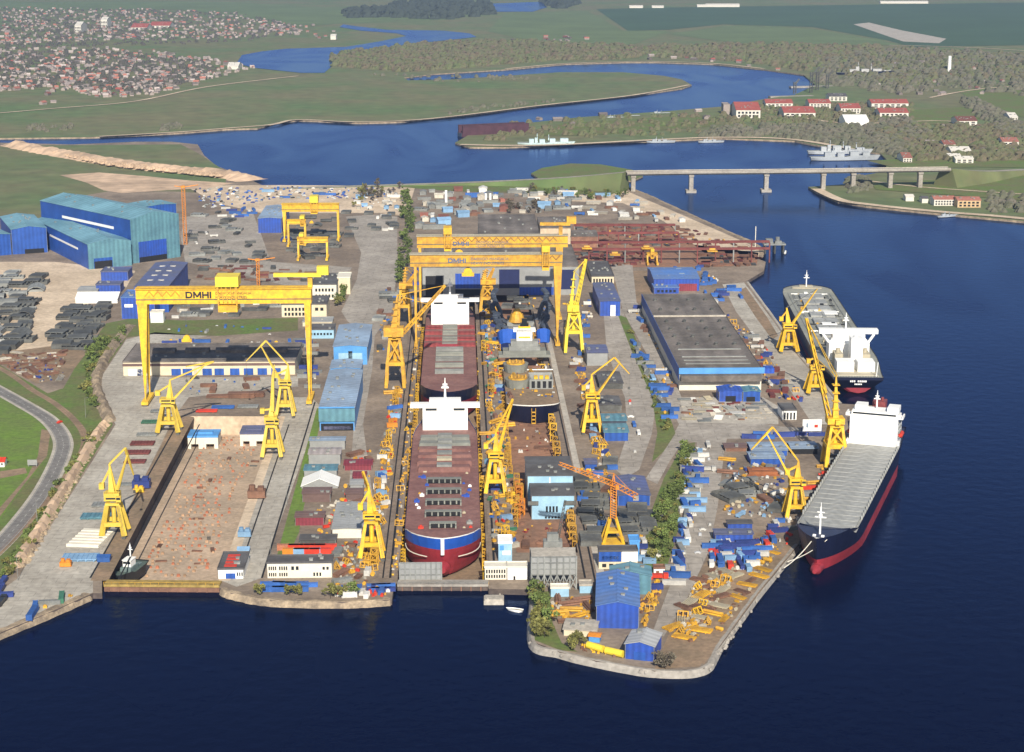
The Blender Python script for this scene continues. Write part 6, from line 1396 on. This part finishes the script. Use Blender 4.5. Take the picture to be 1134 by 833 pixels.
# --- sheds area left of the middle dock
scatter([(372,602),(408,602),(408,650),(372,650)], [('machine',['pale','golden','rusty','red','grey'],30),('plate_stack',['rusty','grey'],8),('steel_cradle',['golden'],6),('skip',['rusty'],5)], 'right of the white waterfront office', jit=.4)
scatter([(370,655),(410,652),(432,655),(430,661),(372,662)], [('short_container',['blue','white','deep blue'],8),('machine',['white','golden','red'],12)], 'on the waterfront before the dock')
scatter([(352,560),(372,560),(395,500),(410,500),(408,560),(372,600),(350,596)], [('machine',['pale','red','golden','grey'],34),('plate_stack',['rusty'],6),('pipe_stack',['grey'],4)], 'between the grey sheds', jit=.5)
for k in range(7):
    item('container', ['orange red','red','red','red','orange','light blue','red'][k], P(322+12*(k%4)+(k//4)*6, 609+(k//4)*4.5, G), YA, 'in the row behind the white office', 1.15)
for k in range(7): item('container', 'blue', P(302+(k%4)*13, 650+(k//4)*5, G), YA+rnd.gauss(0,.06), 'on the waterfront before the white office', 1.0 if k != 3 else .8)
for k in range(6): item('container', ['deep blue','blue'][k%2], P(417+(k%3)*5, 655-(k//3)*4, G), YA+.1, 'at the corner by the dock gate', .8)
# --- right yard
scatter(strip(676,690,560,395), [('steel_cradle',gold,10),('machine',gold+['white','grey','deep blue'],44),('plate_stack',['rusty','dark grey'],12),('steel_section',['dark grey','grey'],8),('short_container',['blue','deep blue','white'],10),('pipe_stack',['rusty'],6)], 'beside the teal canopies', jit=.4)
scatter([(640,520),(662,520),(672,600),(652,605)], [('steel_section',['dark grey'],8),('machine',gold+['white','red'],18),('short_container',['blue'],4)], 'near the orange tower crane')
scatter([(644,335),(655,335),(650,400),(640,400)], [('machine',gold+['white','blue','deep blue'],16),('short_container',['blue','white'],6),('tank',['pale'],4)], 'beside the bright yellow heavy crane')
for k in range(6): item('container', 'light blue', P(655+ (k//3)*4, 470+8*(k%3), G), YA+math.pi/2, 'in the row under the double lever crane', .85)
scatter([(690,566),(722,566),(720,590),(690,592)], [('steel_section',['dark grey'],14)], 'stacked before the blue arched shelter', pack=.6)
scatter([(700,380),(706,382),(746,462),(739,466)], [('container',['blue','light blue','grey','blue'],24),('machine',['golden','white'],12)], 'in the line along the green strip')
scatter([(756,500),(776,498),(772,560),(748,650),(738,650),(752,590)], [('container',['blue','light blue','deep blue','white','grey'],22),('short_container',['blue','light blue','white','deep blue','grey'],40),('machine',['golden','white','pale'],34)], 'in the clutter row beside the tree belt', jit=.1, pack=.7)
scatter([(708,590),(735,640),(722,660),(706,640)], [('short_container',['deep blue','white','light blue'],6),('machine',['pale','golden'],8),('truck',['white','red'],3)], 'by the small red cabin')
scatter([(752,440),(845,440),(858,464),(760,468)], [('steel_panel',['pale','white','grey','buff'],26),('plate_stack',['pale','rusty','maroon'],20),('machine',['golden','white'],16)], 'on the slab ground before the large hall', smin=.35, smax=.6, pack=.9)
scatter([(752,345),(720,335),(700,345),(718,372),(750,430),(745,440),(730,420)], [('machine',['white','pale','golden'],22),('container',['blue','deep blue'],6),('plate_stack',['rusty'],8),('truck',['white'],4)], 'along the left side of the large hall')
scatter([(798,345),(840,372),(870,415),(890,445),(855,440),(822,380)], [('machine',['golden','red','pale','deep blue','rusty'],40),('plate_stack',['rusty','maroon','grey'],14),('short_container',['blue','deep blue','white'],8),('steel_cradle',['golden'],5),('truck',['white'],3)], 'on the upper quay beside the large hall')
scatter([(776,325),(815,318),(822,330),(790,338)], [('container',['blue','deep blue'],6),('site_hut',['blue','white'],3),('truck',['white','blue'],3)], 'at the head of the upper quay')
scatter([(805,510),(865,516),(875,560),(850,575),(800,570)], [('steel_section',['dark grey','grey'],4),('machine',['golden','white','deep blue','light blue','grey','buff'],60),('plate_stack',['rusty','grey'],5),('truck',['light blue','white'],6),('pipe_stack',['golden','rusty'],8),('container',['golden'],3)], 'on the brown ground by the lower quay crane', jit=.5)
scatter([(788,600),(842,600),(865,575),(858,602),(830,632),(785,628)], [('container',['blue','deep blue','blue'],8),('short_container',['blue','white','red','light blue','deep blue'],30),('machine',['golden','white','red','blue'],44)], 'in the container cluster on the lower quay', jit=.1, pack=.75)
scatter([(742,700),(772,645),(796,628),(818,632),(784,690),(766,712)], [('steel_cradle',gold,8),('beam_stack',['golden','golden','buff','rusty'],30),('pipe_stack',['golden','rusty'],22),('machine',['rusty','golden','pale','buff'],80)], 'in the yellow scrap on the point', jit=.25, base=-.62)
scatter([(822,648),(858,602),(864,606),(806,690),(792,704)], [('beam_stack',['golden','rusty'],8),('machine',['golden','rusty','buff'],18),('tank',['golden'],3)], 'along the lower quay edge', jit=.2, base=-.62, smin=.6, smax=.9)
scatter([(612,660),(655,665),(650,690),(625,690),(610,680)], [('pipe_stack',['rusty','golden'],8),('machine',['golden','pale','rusty'],22),('short_container',['light blue','grey'],4)], 'in the yard left of the big blue hall', jit=.6)
scatter([(706,668),(728,640),(732,655),(714,695)], [('steel_cradle',gold,4),('machine',gold+['rusty'],16)], 'right of the big blue hall', jit=.8)
scatter([(640,715),(690,724),(690,729),(640,720)], [('machine',['yellow','rusty'],8)], 'on the grassy edge of the point')
for lab, a_, b_ in [('longer','(650,714)',None)]: pass
for lab, a_, b_ in [('left of two big yellow pipes lying by the small kiosk', (651,714), (668,719)), ('right of two big yellow pipes lying by the small kiosk', (671,720), (690,724.5))]:
    q = MB(); q.cyl(P(*a_, G+1.8), P(*b_, G+1.8), 1.7, n=12); A, B = P(*a_, G), P(*b_, G); q.box(A.lerp(B,.25)+Vector((0,0,.2)), (1,4,.4)); q.box(A.lerp(B,.75)+Vector((0,0,.2)), (1,4,.4)); tag(q.build('steel_pipe', lemon), lab, 'pipe')
scatter([(668,360),(700,440),(712,500),(705,520),(700,470),(680,400)], [('truck',['white','blue'],2),('parked_car',['red','white','silver'],5)], 'driving on the curved yard road')
scatter([(775,490),(800,490),(795,560),(770,640),(755,660)], [('parked_car',['white','silver'],6),('truck',['white'],2)], 'on the wide road beside the container row')
scatter([(872,604),(900,560),(925,515),(932,505),(920,506),(880,560),(862,600)], [('container',['white','red','grey'],6),('machine',['white','golden','red'],16),('pipe_stack',['golden'],4)], 'between quay edge and container ship')
scatter([(830,482),(905,478),(905,483),(832,487)], [('container',['blue','deep blue'],9)], 'in the blue row above the quay shelters', align=False, jit=.05)
for k, x in enumerate((894.5,903.5)):
    t = thing('notice_board', ['white notice board on the quay, left one of the pair','white notice board with small red mark, right one of the pair'][k], 'notice board', P(x, 480, G)); w = 3.6
    part(t, 'panel', white, lambda q: q.bz(-w, w, 0, .4, 1.5, 9.5)); part(t, 'post', steelL, lambda q: q.bz(-3,-2.5,.42,.8,0,9)); part(t, 'post', steelL, lambda q: q.bz(2.5,3,.42,.8,0,9))
    part(t, 'mark', [greyblue, redp][k], lambda q: q.bz(-1.2, 1.2 if k else .2, -.08, -.01, 4, 7-k))
o = MB(); o.bz(-9,9,-5,5,0,.6); o.bz(-8,8,-4,4,.6,3); o.gable(-6,6,-3,3,.61,3,'x'); o = o.build('soil_heap', mat('orange_brown_soil', (.33,.12,.05), .95, .15, .2)); o.location = P(844,524,G); o.scale = (1.1,1.3,.8); tag(o, 'orange brown soil stockpile before the grey blue shelters', 'soil pile')
# red overhead runways upper right
for k, (a_, b_, hh) in enumerate([((636,262),(748,262),13), ((640,271),(752,271),13), ((632,284),(852,283),15), ((632,292),(852,291),15)]):
    A, B = P(*a_), P(*b_); B = A + XD*((B-A).dot(XD)); L_ = (B-A).length
    t = thing('overhead_runway', ['rear short','second short','long rear','long front'][k]+' maroon steel crane runway on posts', 'crane runway', A)
    part(t, 'girder', redsteel, lambda q: (q.bz(0, L_, -.8, .8, hh-1.8, hh), q.bz(0, L_, 3.2, 4.2, hh-1.5, hh)) + tuple(q.bz(6*i, 6*i+.4, .8, 3.2, hh-.6, hh-.2) for i in range(int(L_/6))))
    n = int(L_/18)
    for i in range(n+1):
        x = L_*i/n; part(t, 'post', redsteel if i % 3 else steelL, lambda q: (q.bz(x-.6, x+.6, -.6, .6, 0, hh-1.82), q.beam((x,0,hh-2),(x+4 if i < n else x-4,0,hh-1.9),.4)))
for k, (x, y) in enumerate([(650,276),(681,283),(716,276),(789,279)]):
    t = thing('runway_trolley', f'golden trolley hoist on the maroon runways, number {k+1} from left', 'trolley', P(x, y, G+15.2)); t['label'] = ['golden trolley hoist nearest the dark shed on the runways','golden trolley hoist in the middle of the long runway','golden trolley hoist above the small yellow gantry','golden trolley hoist at the water end of the runway'][k]
    part(t, 'carriage', yel2, lambda q: (q.bz(-5,5,-1,1,0,1), q.bz(-5,5,4,6,0,1), q.bz(-5,-4,1,4,0,1), q.bz(4,5,1,4,0,1))); part(t, 'winch', yel2, lambda q: (q.cyl((-3,2.5,2),(3,2.5,2),1.3), q.bz(-3.5,3.5,1.5,3.5,.2,1)))
scatter([(634,280),(720,280),(722,292),(634,296)], [('steel_section',['maroon','rusty','dark grey'],16),('beam_stack',['maroon','rusty'],60),('plate_stack',['rusty','maroon'],40)], 'under the maroon runways', pack=.6, smin=.5, smax=.9)
scatter([(640,248),(742,250),(748,272),(640,274)], [('beam_stack',['maroon','rusty','dark grey'],70),('plate_stack',['rusty','maroon'],60),('steel_section',['rusty','dark grey'],6),('machine',['golden'],10)], 'in the steel store behind the runways', smin=.5, smax=.95, pack=.7)
scatter([(775,280),(838,282),(836,294),(778,296)], [('beam_stack',['rusty','maroon','dark grey'],24),('plate_stack',['rusty'],12),('steel_section',['rusty'],5)], 'below the water end of the runway')
scatter([(735,250),(760,252),(800,266),(830,274),(780,274),(750,268)], [('beam_stack',['rusty','maroon'],16),('plate_stack',['rusty'],10),('machine',['golden','light blue'],8)], 'on the gravel at the shore by the runway')
scatter([(735,300),(776,300),(800,312),(778,318),(776,296)], [('site_hut',['blue'],4),('short_container',['deep blue','blue'],8),('machine',['white','golden'],12)], 'behind the bright blue hall')
t = thing('loading_jetty', 'grey machinery tower at the water end of the runway', 'jetty head', P(858,281,0)); 
part(t, 'pile', steel, lambda q: [q.cyl((x,y,-1),(x,y,9),.9) for x in (-10,0,9) for y in (0,9)]); part(t, 'platform', steelL, lambda q: q.bz(-12,11,-2,11,9,10.4))
part(t, 'machinery', steelL, lambda q: (q.bz(-9,-2,1,8,10.4,15), q.bz(0,7,0,6,10.4,13), q.cyl((3,3,13),(3,3,17),2.2))); part(t, 'mast', offw, lambda q: q.beam((-20,4,3),(-20,4,28),.7))
for k, (x, y, hh, r) in enumerate([(494,227,17,1.8),(538,224,10,1.5),(543,224,10,1.5)]):
    q = MB(); q.cyl((0,0,0),(0,0,hh),r,r*.9,12); q.cyl((0,0,hh),(0,0,hh+.8),r*1.1,r*.6,12); o = q.build('silo', white); o.location = P(x,y,G); tag(o, ['tall white cylindrical chimney in the service yard','left one of two short white silos','right one of two short white silos'][k], 'silo')
# lamp posts by the curved road, red car, small house
def lamp(x, y, lab, hh=11):
    t = thing('street_lamp', lab, 'street lamp', P(x, y, G)); part(t, 'pole', steelL, lambda q: q.cyl((0,0,0),(0,0,hh),.14,.1,6)); part(t, 'arm', steelL, lambda q: q.beam((0,0,hh),(1.8,0,hh+.4),.12)); part(t, 'lamp_head', steelL, lambda q: q.bz(1.5,2.4,-.2,.2,hh+.3,hh+.5))
lamp(41.5,583,'slim lamp post at the lower bend of the curved road', 16); lamp(95,463,'slim lamp post at the upper bend near the bank', 14); lamp(20,643,'slim lamp post at the bottom left corner', 14); lamp(300,615,'slim lamp post beside the white office lawn', 12); lamp(318,560,'slim lamp post half way up the grass strip', 12)
item('parked_car', 'red', P(66,468.5,G+.25), 1.2, 'x', 1.1)['label'] = 'red car driving on the curved road at the left'
t = bld('small_house', 'small white house with red roof in the left field', (-3,517.5), (5,517.5), 511.5, 508, white, redp, 'house', .5, 'x', wins=[(2,.15,.85,.35,.75)]); 
for k in ('w','h','d','gg'): del t[k]
o = MB(); o.bz(-3,3,0,.3,1,4.5); o.bz(-2.6,-2.3,.31,.5,0,4); o.bz(2.3,2.6,.31,.5,0,4); o = o.build('billboard', greyL); o.location = P(36,517,G); tag(o, 'small grey blue billboard in the left field', 'billboard')
# boat / silo objects at the very left bottom
scatter([(-6,645),(10,640),(14,660),(0,675)], [('truck',['deep blue','black'],3),('container',['deep blue'],2)], 'at the lower left corner')
scatter([(34,676),(60,664),(80,660),(60,668),(36,682)], [('container',['blue','green','grey'],5),('machine',['golden'],4)], 'along the lower left shore')
# --- trees
def crown(q, h, r, n, rn, flat=1.0):
    cl = [(Vector((rn.gauss(0,.42)*r, rn.gauss(0,.42)*r, h*(.35+.62*rn.random()))), r*rn.uniform(.25,.5)) for _ in range(9)]
    for _ in range(n):
        c, rr = rn.choice(cl); d = Vector((rn.gauss(0,1), rn.gauss(0,1), rn.gauss(0,1))).normalized()*rr*rn.random()**.4
        p = c+d; a_ = Vector((rn.gauss(0,1), rn.gauss(0,1), rn.gauss(0,.6))).normalized(); b_ = a_.cross(Vector((rn.gauss(0,1), rn.gauss(0,1), 1))).normalized(); s_ = rn.uniform(.35,.75)
        q.add([p-a_*s_-b_*s_*.6, p+a_*s_-b_*s_*.6, p+a_*s_*.7+b_*s_*.6, p-a_*s_*.7+b_*s_*.6], [(0,1,2,3)])
PROTO = []
def tproto(nm, leaf, h, r, n, lab):
    t = thing(nm, lab, 'tree', (0,0,-500)); rn = random.Random(len(PROTO)+5)
    def tr(q):
        q.cyl((0,0,0),(0,0,h*.7),.22,.08,6)
        for k in range(5): a_ = k*1.3; q.beam((0,0,h*(.3+.08*k)),(math.cos(a_)*r*.6, math.sin(a_)*r*.6, h*(.55+.08*k)),.12,w2=.4)
    part(t, 'trunk', bark, tr); part(t, 'crown', leaf, lambda q: crown(q, h, r, n, rn)); PROTO.append([t, lab, False]); return len(PROTO)-1
TA = tproto('tree', leafA, 9, 4.2, 420, ''); TB = tproto('tree', leafB, 7.5, 3.8, 360, ''); TC = tproto('tree', leafC, 9, 4, 240, ''); TD = tproto('tree', leafA, 12, 3.2, 420, ''); TS = tproto('bush', leafA, 3.2, 2.6, 200, ''); TSb = tproto('bush', leafB, 3.2, 2.6, 200, '')
WORD = {TA:'green leafy tree', TB:'olive green tree', TC:'bare brown tree', TD:'tall green tree', TS:'low green bush', TSb:'low olive bush'}
def plant(k, p, where, sc_):
    t, _, used = PROTO[k]; lab = f'{WORD[k]} {where}'; gr = lab.replace('tree','trees').replace('bush','bushes')
    if not used:
        PROTO[k][2] = True; t.location = p; t.rotation_euler = (0,0,rnd.uniform(0,6)); t.scale = (sc_,)*3; t['label'] = lab; t['group'] = gr; t['category'] = 'bush' if 'bush' in lab.split(' ')[2] else 'tree'; return t
    c = copy_tree(t, p, rnd.uniform(0,6), lab, gr, sc_); c['category'] = 'bush' if k in (TS,TSb) else 'tree'; return c
bpy.context.view_layer.update()
def grove(pg, ks, n, where, z=G, s0=.8, s1=1.25, md=3.2):
    pl = []
    for _ in range(n):
        for _t in range(40):
            p = P(*rpix(pg), z)
            if all((p-q).length > md for q in pl): break
        pl.append(p); plant(rnd.choice(ks), p, where, rnd.uniform(s0, s1))
grove([(755,500),(765,505),(752,560),(738,622),(716,632),(720,596),(738,548)], [TA,TB,TS,TSb,TA], 66, 'in the belt between road and containers', s0=.45, s1=.95, md=2.6)
grove([(589,656),(604,656),(606,690),(612,708),(590,706)], [TB,TA,TB,TSb], 24, 'on the grassy point', md=2.4, s0=.6, s1=1.05)
grove([(628,712),(642,712),(642,722),(630,720)], [TB], 5, 'beside the curved roof store', s0=.6, s1=1)
for x, y in ((321,660),(331,660),(379,662),(391,661),(288,659),(366,663)): plant(rnd.choice((TA,TB)), P(x,y,G), 'on the waterfront before the white office', rnd.uniform(.75,1.05))
grove([(728,735),(745,733),(742,741),(730,741)], [TC], 5, 'at the tip by the small blue shed', s0=.6, s1=.9)
grove([(118,470),(108,455),(100,430),(112,400),(140,372),(120,372),(96,400),(90,430)], [TS,TS,TSb,TA], 46, 'on the left bank above the apron', s0=.6, s1=1.2, md=3)
grove([(112,476),(104,478),(20,608),(0,640),(10,640),(40,590)], [TS,TS,TSb], 44, 'along the foot of the left bank', s0=.7, s1=1.4, md=2.5)
grove([(446,218),(457,218),(455,290),(446,320),(440,320)], [TD,TA,TD], 42, 'in the row behind the left gantry legs', s0=.8, s1=1.3, md=3)
grove([(712,338),(722,338),(724,348),(714,350)], [TA,TS], 9, 'in the clump left of the large hall', s0=.6, s1=1)
grove([(600,206),(690,212),(700,220),(640,222),(560,214)], [TA,TB,TC], 30, 'below the bridge causeway', s0=.6, s1=1.1)
grove([(560,228),(596,228),(600,236),(560,238)], [TC], 12, 'behind the dark roofed hall')
grove([(368,322),(385,326),(384,340),(372,342)], [TA,TB], 9, 'beside the white three storey office', s0=.7, s1=1.1)
grove([(384,236),(405,206),(445,206),(440,216),(405,222)], [TC,TB], 26, 'north of the gantry yard', s0=.7, s1=1.2)
grove([(690,350),(700,372),(745,470),(735,480),(705,400)], [TS,TSb], 30, 'on the green strip between the roads', s0=.5, s1=1, md=2)
# --- far shores: buildings
def far_b(lab, x0, x1, yb, ye, yt, wall=wallh, roof=tiler, n=0, nm='apartment_block', cat='building', ax='x', flat=False):
    t = bld(nm, lab, (x0,yb), (x1,yb), ye, yt, wall, roof, cat, .25, ax, False, 2.5, wins=[(n,.05,.95,.55,.8),(n,.05,.95,.15,.4)] if n else (), flat=flat)
    for k in ('w','h','d','gg'): del t[k]
    return t
wr = mat('white_far_wall', (.66,.63,.57), .8, .05)
rr = mat('fresh_red_roof', (.36,.095,.075), .8, .1, .1)
for lab, a in [('red roofed block at the left end of the barracks row', (815,842,131,122,117)), ('red roofed long block, back row behind the trees', (848,878,120,114.5,112)), ('red roofed block, back row left of the grey white house', (896,920,120,114.5,112)),
               ('red roofed block, front row left with cream front', (868,903,131,125,121)), ('red roofed low block between the two rows', (931,953,126,120,117)), ('long red roofed block, back row right', (965,1006,120,114.5,112)), ('long pinkish block, front row right', (974,1006,131,125,122))]:
    far_b(lab, *a, wr, rr, 6)
far_b('white hall with pale roof by the harbour trees', 936, 962, 140, 134, 130, white, white, 0, 'hall', flat=False)
far_b('grey white house above the barracks row', 918, 938, 112, 107, 105, wr, greyR, 4)
far_b('cream stone tower house by the barracks', 801, 808, 127, 116, 114, wallh, wallh, 0, 'tower', flat=True)
far_b('long cream waterside building on the right bank', 1034, 1058, 228, 221, 218, wr, tiler, 7)
far_b('cream orange building beside the long waterside one', 1060, 1086, 230, 222, 219, mat('cream_orange', (.6,.42,.24), .8), tiler, 5)
far_b('tiny white cottage left of the waterside building', 1003, 1012, 223, 218, 216, wr, wr, 0, 'cottage')
far_b('tiny grey cottage left of the waterside building', 1021, 1028, 225, 220, 218, wr, greyR, 0, 'cottage')
for k, (x0, x1, yb, ye, yt, r_) in enumerate([(1045,1058,166,160,157,tiler),(1053,1075,172,167,164,wr),(1058,1078,181,176,174,wr),(1050,1064,177,173,171,wr),(1000,1010,180,175,171,tiler),(1110,1128,163,157,154,tiler),(1118,1127,135,130,127,wr),(1060,1082,139,134,131,tiler)]):
    far_b(['villa with red roof, highest of the right bank cluster','wide cream villa in the middle of the right bank cluster','long pale low building nearest the bridge road','small pale annex of the right bank cluster','tan house among trees above the bridge end','red roofed villa at the right edge','white shed on the green slope at the right edge','long ruinous house above the right bank villas'][k], x0, x1, yb, ye, yt, wr, r_, 3, 'villa', 'house')
q = MB(); q.cyl((0,0,0),(0,0,62),4.5,3.6,10); o = q.build('chimney', white); o.location = P(1051,80,2.5); o.scale = (1,1,ht(1051,80,62,2.5)/62); tag(o, 'tall white chimney tower on the far right shore', 'chimney')
for lab, a in [('long white warehouse near the horizon, leftmost',(697,712,9,7,6.7)),('white warehouse near the horizon, second from left',(722,735,9,7.2,6.9)),('wide white warehouse near the horizon, second from right',(772,782,8,6,5.7)),('longest white warehouse near the horizon',(782,819,8,5.6,5.2)),('far pale warehouse row at the upper right',(975,1028,4,2.2,1.9)),('orange roofed long school in the far town',(145,163,33,30.5,29)),('orange roofed wing of the far town school',(166,188,31,28.5,27)),
               ('pale office block in the far town',(83,90,36,28.5,27)),('slim white tower block in the far town',(112,119,31,22,21)),('white block at the town edge by the lake',(366,372,44,40,39.2)),('white villa by the lake, on its shore',(252,264,77,73.5,71.5))]:
    far_b(lab, *a, wr, (rr if 'orange' in lab else wr), 4 if 'far town' in lab else 0)
HM = []
def hproto(roof, w, d, h, g):
    q = MB(); q.gable(-w/2,w/2,-d/2,d/2,h,g,'x',0); q.groof(-w/2,w/2,-d/2,d/2,h,g,'x',.6,.4,1); q.box((w*.25,0,h+g*.8),(.9,.9,2.4),0)
    return q
wr2 = mat('pale_house_roof', (.32,.275,.26), .8, .1, .3, rand=.5)
HT = [('red tiled',tiler,15,10,5,3.2),('grey roofed',rooff,17,10,5,3),('pale roofed',wr2,18,11,5,2.4),('dark roofed',felt,15,11,5,3.4),('bright red roofed',rr,15,11,6,3.2)]
def houses(pg, n, where, ws, z=2.5, sc_=(.55,.95)):
    for _ in range(n):
        k = rnd.choices(range(5), ws)[0]; nm, rf, w, d, h, g = HT[k]
        if k not in CACHE: CACHE[k] = hproto(rf, w, d, h, g).build('house', [wallh, rf]); o = CACHE[k]
        else: o = CACHE[k].copy(); C.objects.link(o)
        o.location = P(*rpix(pg), z); o.rotation_euler = (0,0,rnd.choice((.2,1.75))+rnd.gauss(0,.3)); s_ = rnd.uniform(*sc_); o.scale = (s_,s_,s_)
        tag(o, f'{nm} house {where}', 'house', f'{nm} houses {where}')
wS = (3,3,2.4,2,.8)
houses([(-10,18),(150,12),(250,16),(330,30),(330,36),(250,42),(100,44),(-10,50)], 100, 'in the upper far left town', wS)
houses([(-10,58),(100,55),(180,60),(235,66),(280,76),(240,88),(170,108),(120,112),(60,98),(-10,102)], 80, 'in the lower far left town', wS)
houses([(40,105),(60,100),(62,118),(45,116)], 5, 'at the lower edge of the far town', wS)
houses([(280,22),(330,24),(390,40),(372,48),(350,44),(285,36)], 24, 'on the point by the lake', wS)
houses([(560,42),(650,40),(652,46),(560,46)], 14, 'behind the wooded channel shore', wS)
houses([(715,62),(800,64),(890,78),(880,82),(790,69),(720,67)], 14, 'on the far channel beach', (2,1,3,1,1))
houses([(900,62),(1050,70),(1134,88),(1134,110),(1010,108),(930,98)], 34, 'on the far right shore', (2,3,2,3,.3))
houses([(1000,138),(1134,136),(1134,176),(1040,178),(1000,165)], 18, 'above the right bridge end', (2,3,3,2,.3))
houses([(590,128),(640,128),(800,122),(800,132),(600,140)], 8, 'on the far peninsula', (2,3,2,2,0))
for k, pg in enumerate([[(520,140),(560,133)]]): pass
# rest of the town as one mass of small roofs, and woods
def mass(name, pgs, n, m, lab, cat, s0, s1, z=2.5, hs=.8):
    q = MB(); rn = random.Random(len(lab))
    for _ in range(n):
        p = P(*rpix(rn.choice(pgs)), z); r = rn.uniform(s0, s1); k = 6; a0 = rn.random()*6
        lo = [(p.x+math.cos(a0+i*math.tau/k)*r*rn.uniform(.8,1.2), p.y+math.sin(a0+i*math.tau/k)*r*rn.uniform(.8,1.2), z+r*hs*.25) for i in range(k)]
        hi = [(p.x+math.cos(a0+.5+i*math.tau/k)*r*.7*rn.uniform(.7,1.2), p.y+math.sin(a0+.5+i*math.tau/k)*r*.7*rn.uniform(.7,1.2), z+r*hs*rn.uniform(.9,1.3)) for i in range(k)]
        bs = [(x, y, z-.5) for x, y, _ in lo]
        q.add(bs+lo+hi+[(p.x, p.y, z+r*hs*1.5)], [(i,(i+1)%k,k+(i+1)%k,k+i) for i in range(k)]+[(k+i,k+(i+1)%k,2*k+(i+1)%k,2*k+i) for i in range(k)]+[(2*k+i,2*k+(i+1)%k,3*k) for i in range(k)])
    o = q.build(name, m); tag(o, lab, cat, kind='stuff'); return o
def rmass(pgs, n, lab, cols):
    q = MB(); rn = random.Random(5)
    for _ in range(n):
        p = P(*rpix(rn.choice(pgs)), 2.5); o0 = len(q.v); w, d, h = rn.uniform(6,13), rn.uniform(5,9), rn.uniform(2.5,4.5); g = rn.uniform(1.5,3.5); c_ = rn.choices(range(1,5), cols)[0]
        tmp = MB(); tmp.gable(-w/2,w/2,-d/2,d/2,h,g,'x',0); tmp.groof(-w/2,w/2,-d/2,d/2,h,g,'x',.5,.4,c_); a_ = rn.choice((.2,1.75))+rn.gauss(0,.25); ca, sa = math.cos(a_), math.sin(a_)
        for f, mi in zip(tmp.f, tmp.m): q.f.append(tuple(i+o0 for i in f)); q.m.append(mi)
        q.v += [(p.x+x*ca-y*sa, p.y+x*sa+y*ca, 2.5+z) for x, y, z in tmp.v]
    o = q.build('town_roofs', [wallh, tiler, rooff, wr2, felt]); tag(o, lab, 'town', kind='stuff')
rmass([[(-60,8),(150,10),(260,14),(340,30),(330,38),(250,44),(100,46),(-60,54)], [(-60,56),(100,52),(180,58),(240,66),(285,76),(240,86),(170,106),(120,110),(60,98),(-60,105)]], 1650, 'dense mass of small far town houses on the left', (3,4,2.5,3))
w_br = mat('far_wood_brown', (.15,.13,.105), .95, .25, .02, col2=(.10,.11,.065), mix=(.35,.7))
mass('woodland', [[(-60,8),(150,10),(260,14),(330,30),(330,38),(250,48),(100,52),(-60,58)], [(-60,60),(120,55),(230,68),(250,84),(150,104),(60,96),(-60,104)]], 2600, mat('garden_tree_mass', (.10,.085,.075), .95, .25, .02, col2=(.06,.065,.05), mix=(.35,.7)), 'dark garden trees between the far town houses', 'trees', 3, 7)
mass('woodland', [[(367,62),(395,58),(452,51),(560,46),(700,52),(715,62),(690,66),(620,67),(555,72),(480,78),(450,80),(400,76),(370,74)]], 2200, woodm, 'far green wood north of the channel', 'trees', 4, 13)
mass('woodland', [[(700,54),(830,50),(980,52),(900,70),(895,80),(846,72),(790,66),(730,64)]], 1100, woodm, 'far brown wood behind the channel beach', 'trees', 4, 13)
mass('woodland', [[(905,56),(1000,54),(1160,62),(1180,90),(1060,88),(1000,96),(910,80)]], 600, woodm, 'mixed green wood behind the far right shore', 'trees', 6, 11)
mass('woodland', [[(900,60),(1000,54),(1160,62),(1180,112),(1060,98),(1000,104),(930,98),(905,92)]], 900, w_br, 'brown wood across the far right shore', 'trees', 3.5, 11)
mass('woodland', [[(842,140),(960,140),(1000,130),(1030,150),(1000,176),(970,168),(900,156),(840,152),(770,152),(790,144)]], 800, w_br, 'brown harbour trees above the warships', 'trees', 3, 9)
mass('woodland', [[(960,140),(1140,140),(1200,170),(1134,178),(1020,180)]], 700, woodm, 'scattered trees on the right bank slope', 'trees', 5, 9)
mass('woodland', [[(820,118),(1010,116),(1012,136),(820,138)]], 420, woodm, 'dark trees between the red roofed blocks', 'trees', 4, 7)
mass('woodland', [[(1062,112),(1080,110),(1134,140),(1150,160),(1110,150)]], 260, w_br, 'brown tree avenue at the right edge', 'trees', 5, 9)
mass('woodland', [[(935,200),(960,198),(965,210),(940,214)], [(1090,216),(1170,214),(1200,236),(1095,236)]], 150, w_br, 'brown trees on the right waterside', 'trees', 4, 7)
mass('woodland', [[(560,138),(620,132),(800,126),(840,136),(830,146),(700,152),(560,156),(525,156)]], 170, woodm, 'scattered shrubs on the far peninsula', 'trees', 4, 8)
mass('woodland', [[(430,4),(540,2),(545,16),(500,22),(430,20)], [(380,14),(470,10),(475,18),(390,20)], [(600,2),(640,4),(620,10)]], 700, mat('horizon_forest', (.05,.065,.05), .95), 'dark forest patches near the horizon', 'forest', 14, 26)
mass('woodland', [[(400,82),(560,84),(600,88),(500,92)], [(480,129),(620,113),(640,110),(520,120)], [(30,140),(80,138),(80,146),(30,148)], [(180,140),(200,138),(200,143),(180,146)]], 160, w_br, 'sparse scrub on the grassy peninsula', 'scrub', 3, 6)
mass('rubble', [[(40,165),(120,178),(240,192),(245,196),(120,183)]], 300, chalk, 'loose pale rubble on the long ridge', 'rubble', 2, 4, 6, .6)
mass('rubble', [[(122,470),(112,474),(62,560),(20,628),(30,628),(70,560)]], 260, rockm, 'loose stones along the left bank', 'rubble', .6, 1.4, G, .7)
mass('rubble', [[(587,700),(620,718),(725,739),(780,736),(842,652),(884,600),(888,602),(842,664),(786,742),(725,747),(620,727),(585,712)]], 160, conc, 'loose stones along the point shore', 'rubble', .5, 1.2, 1.8, .7)
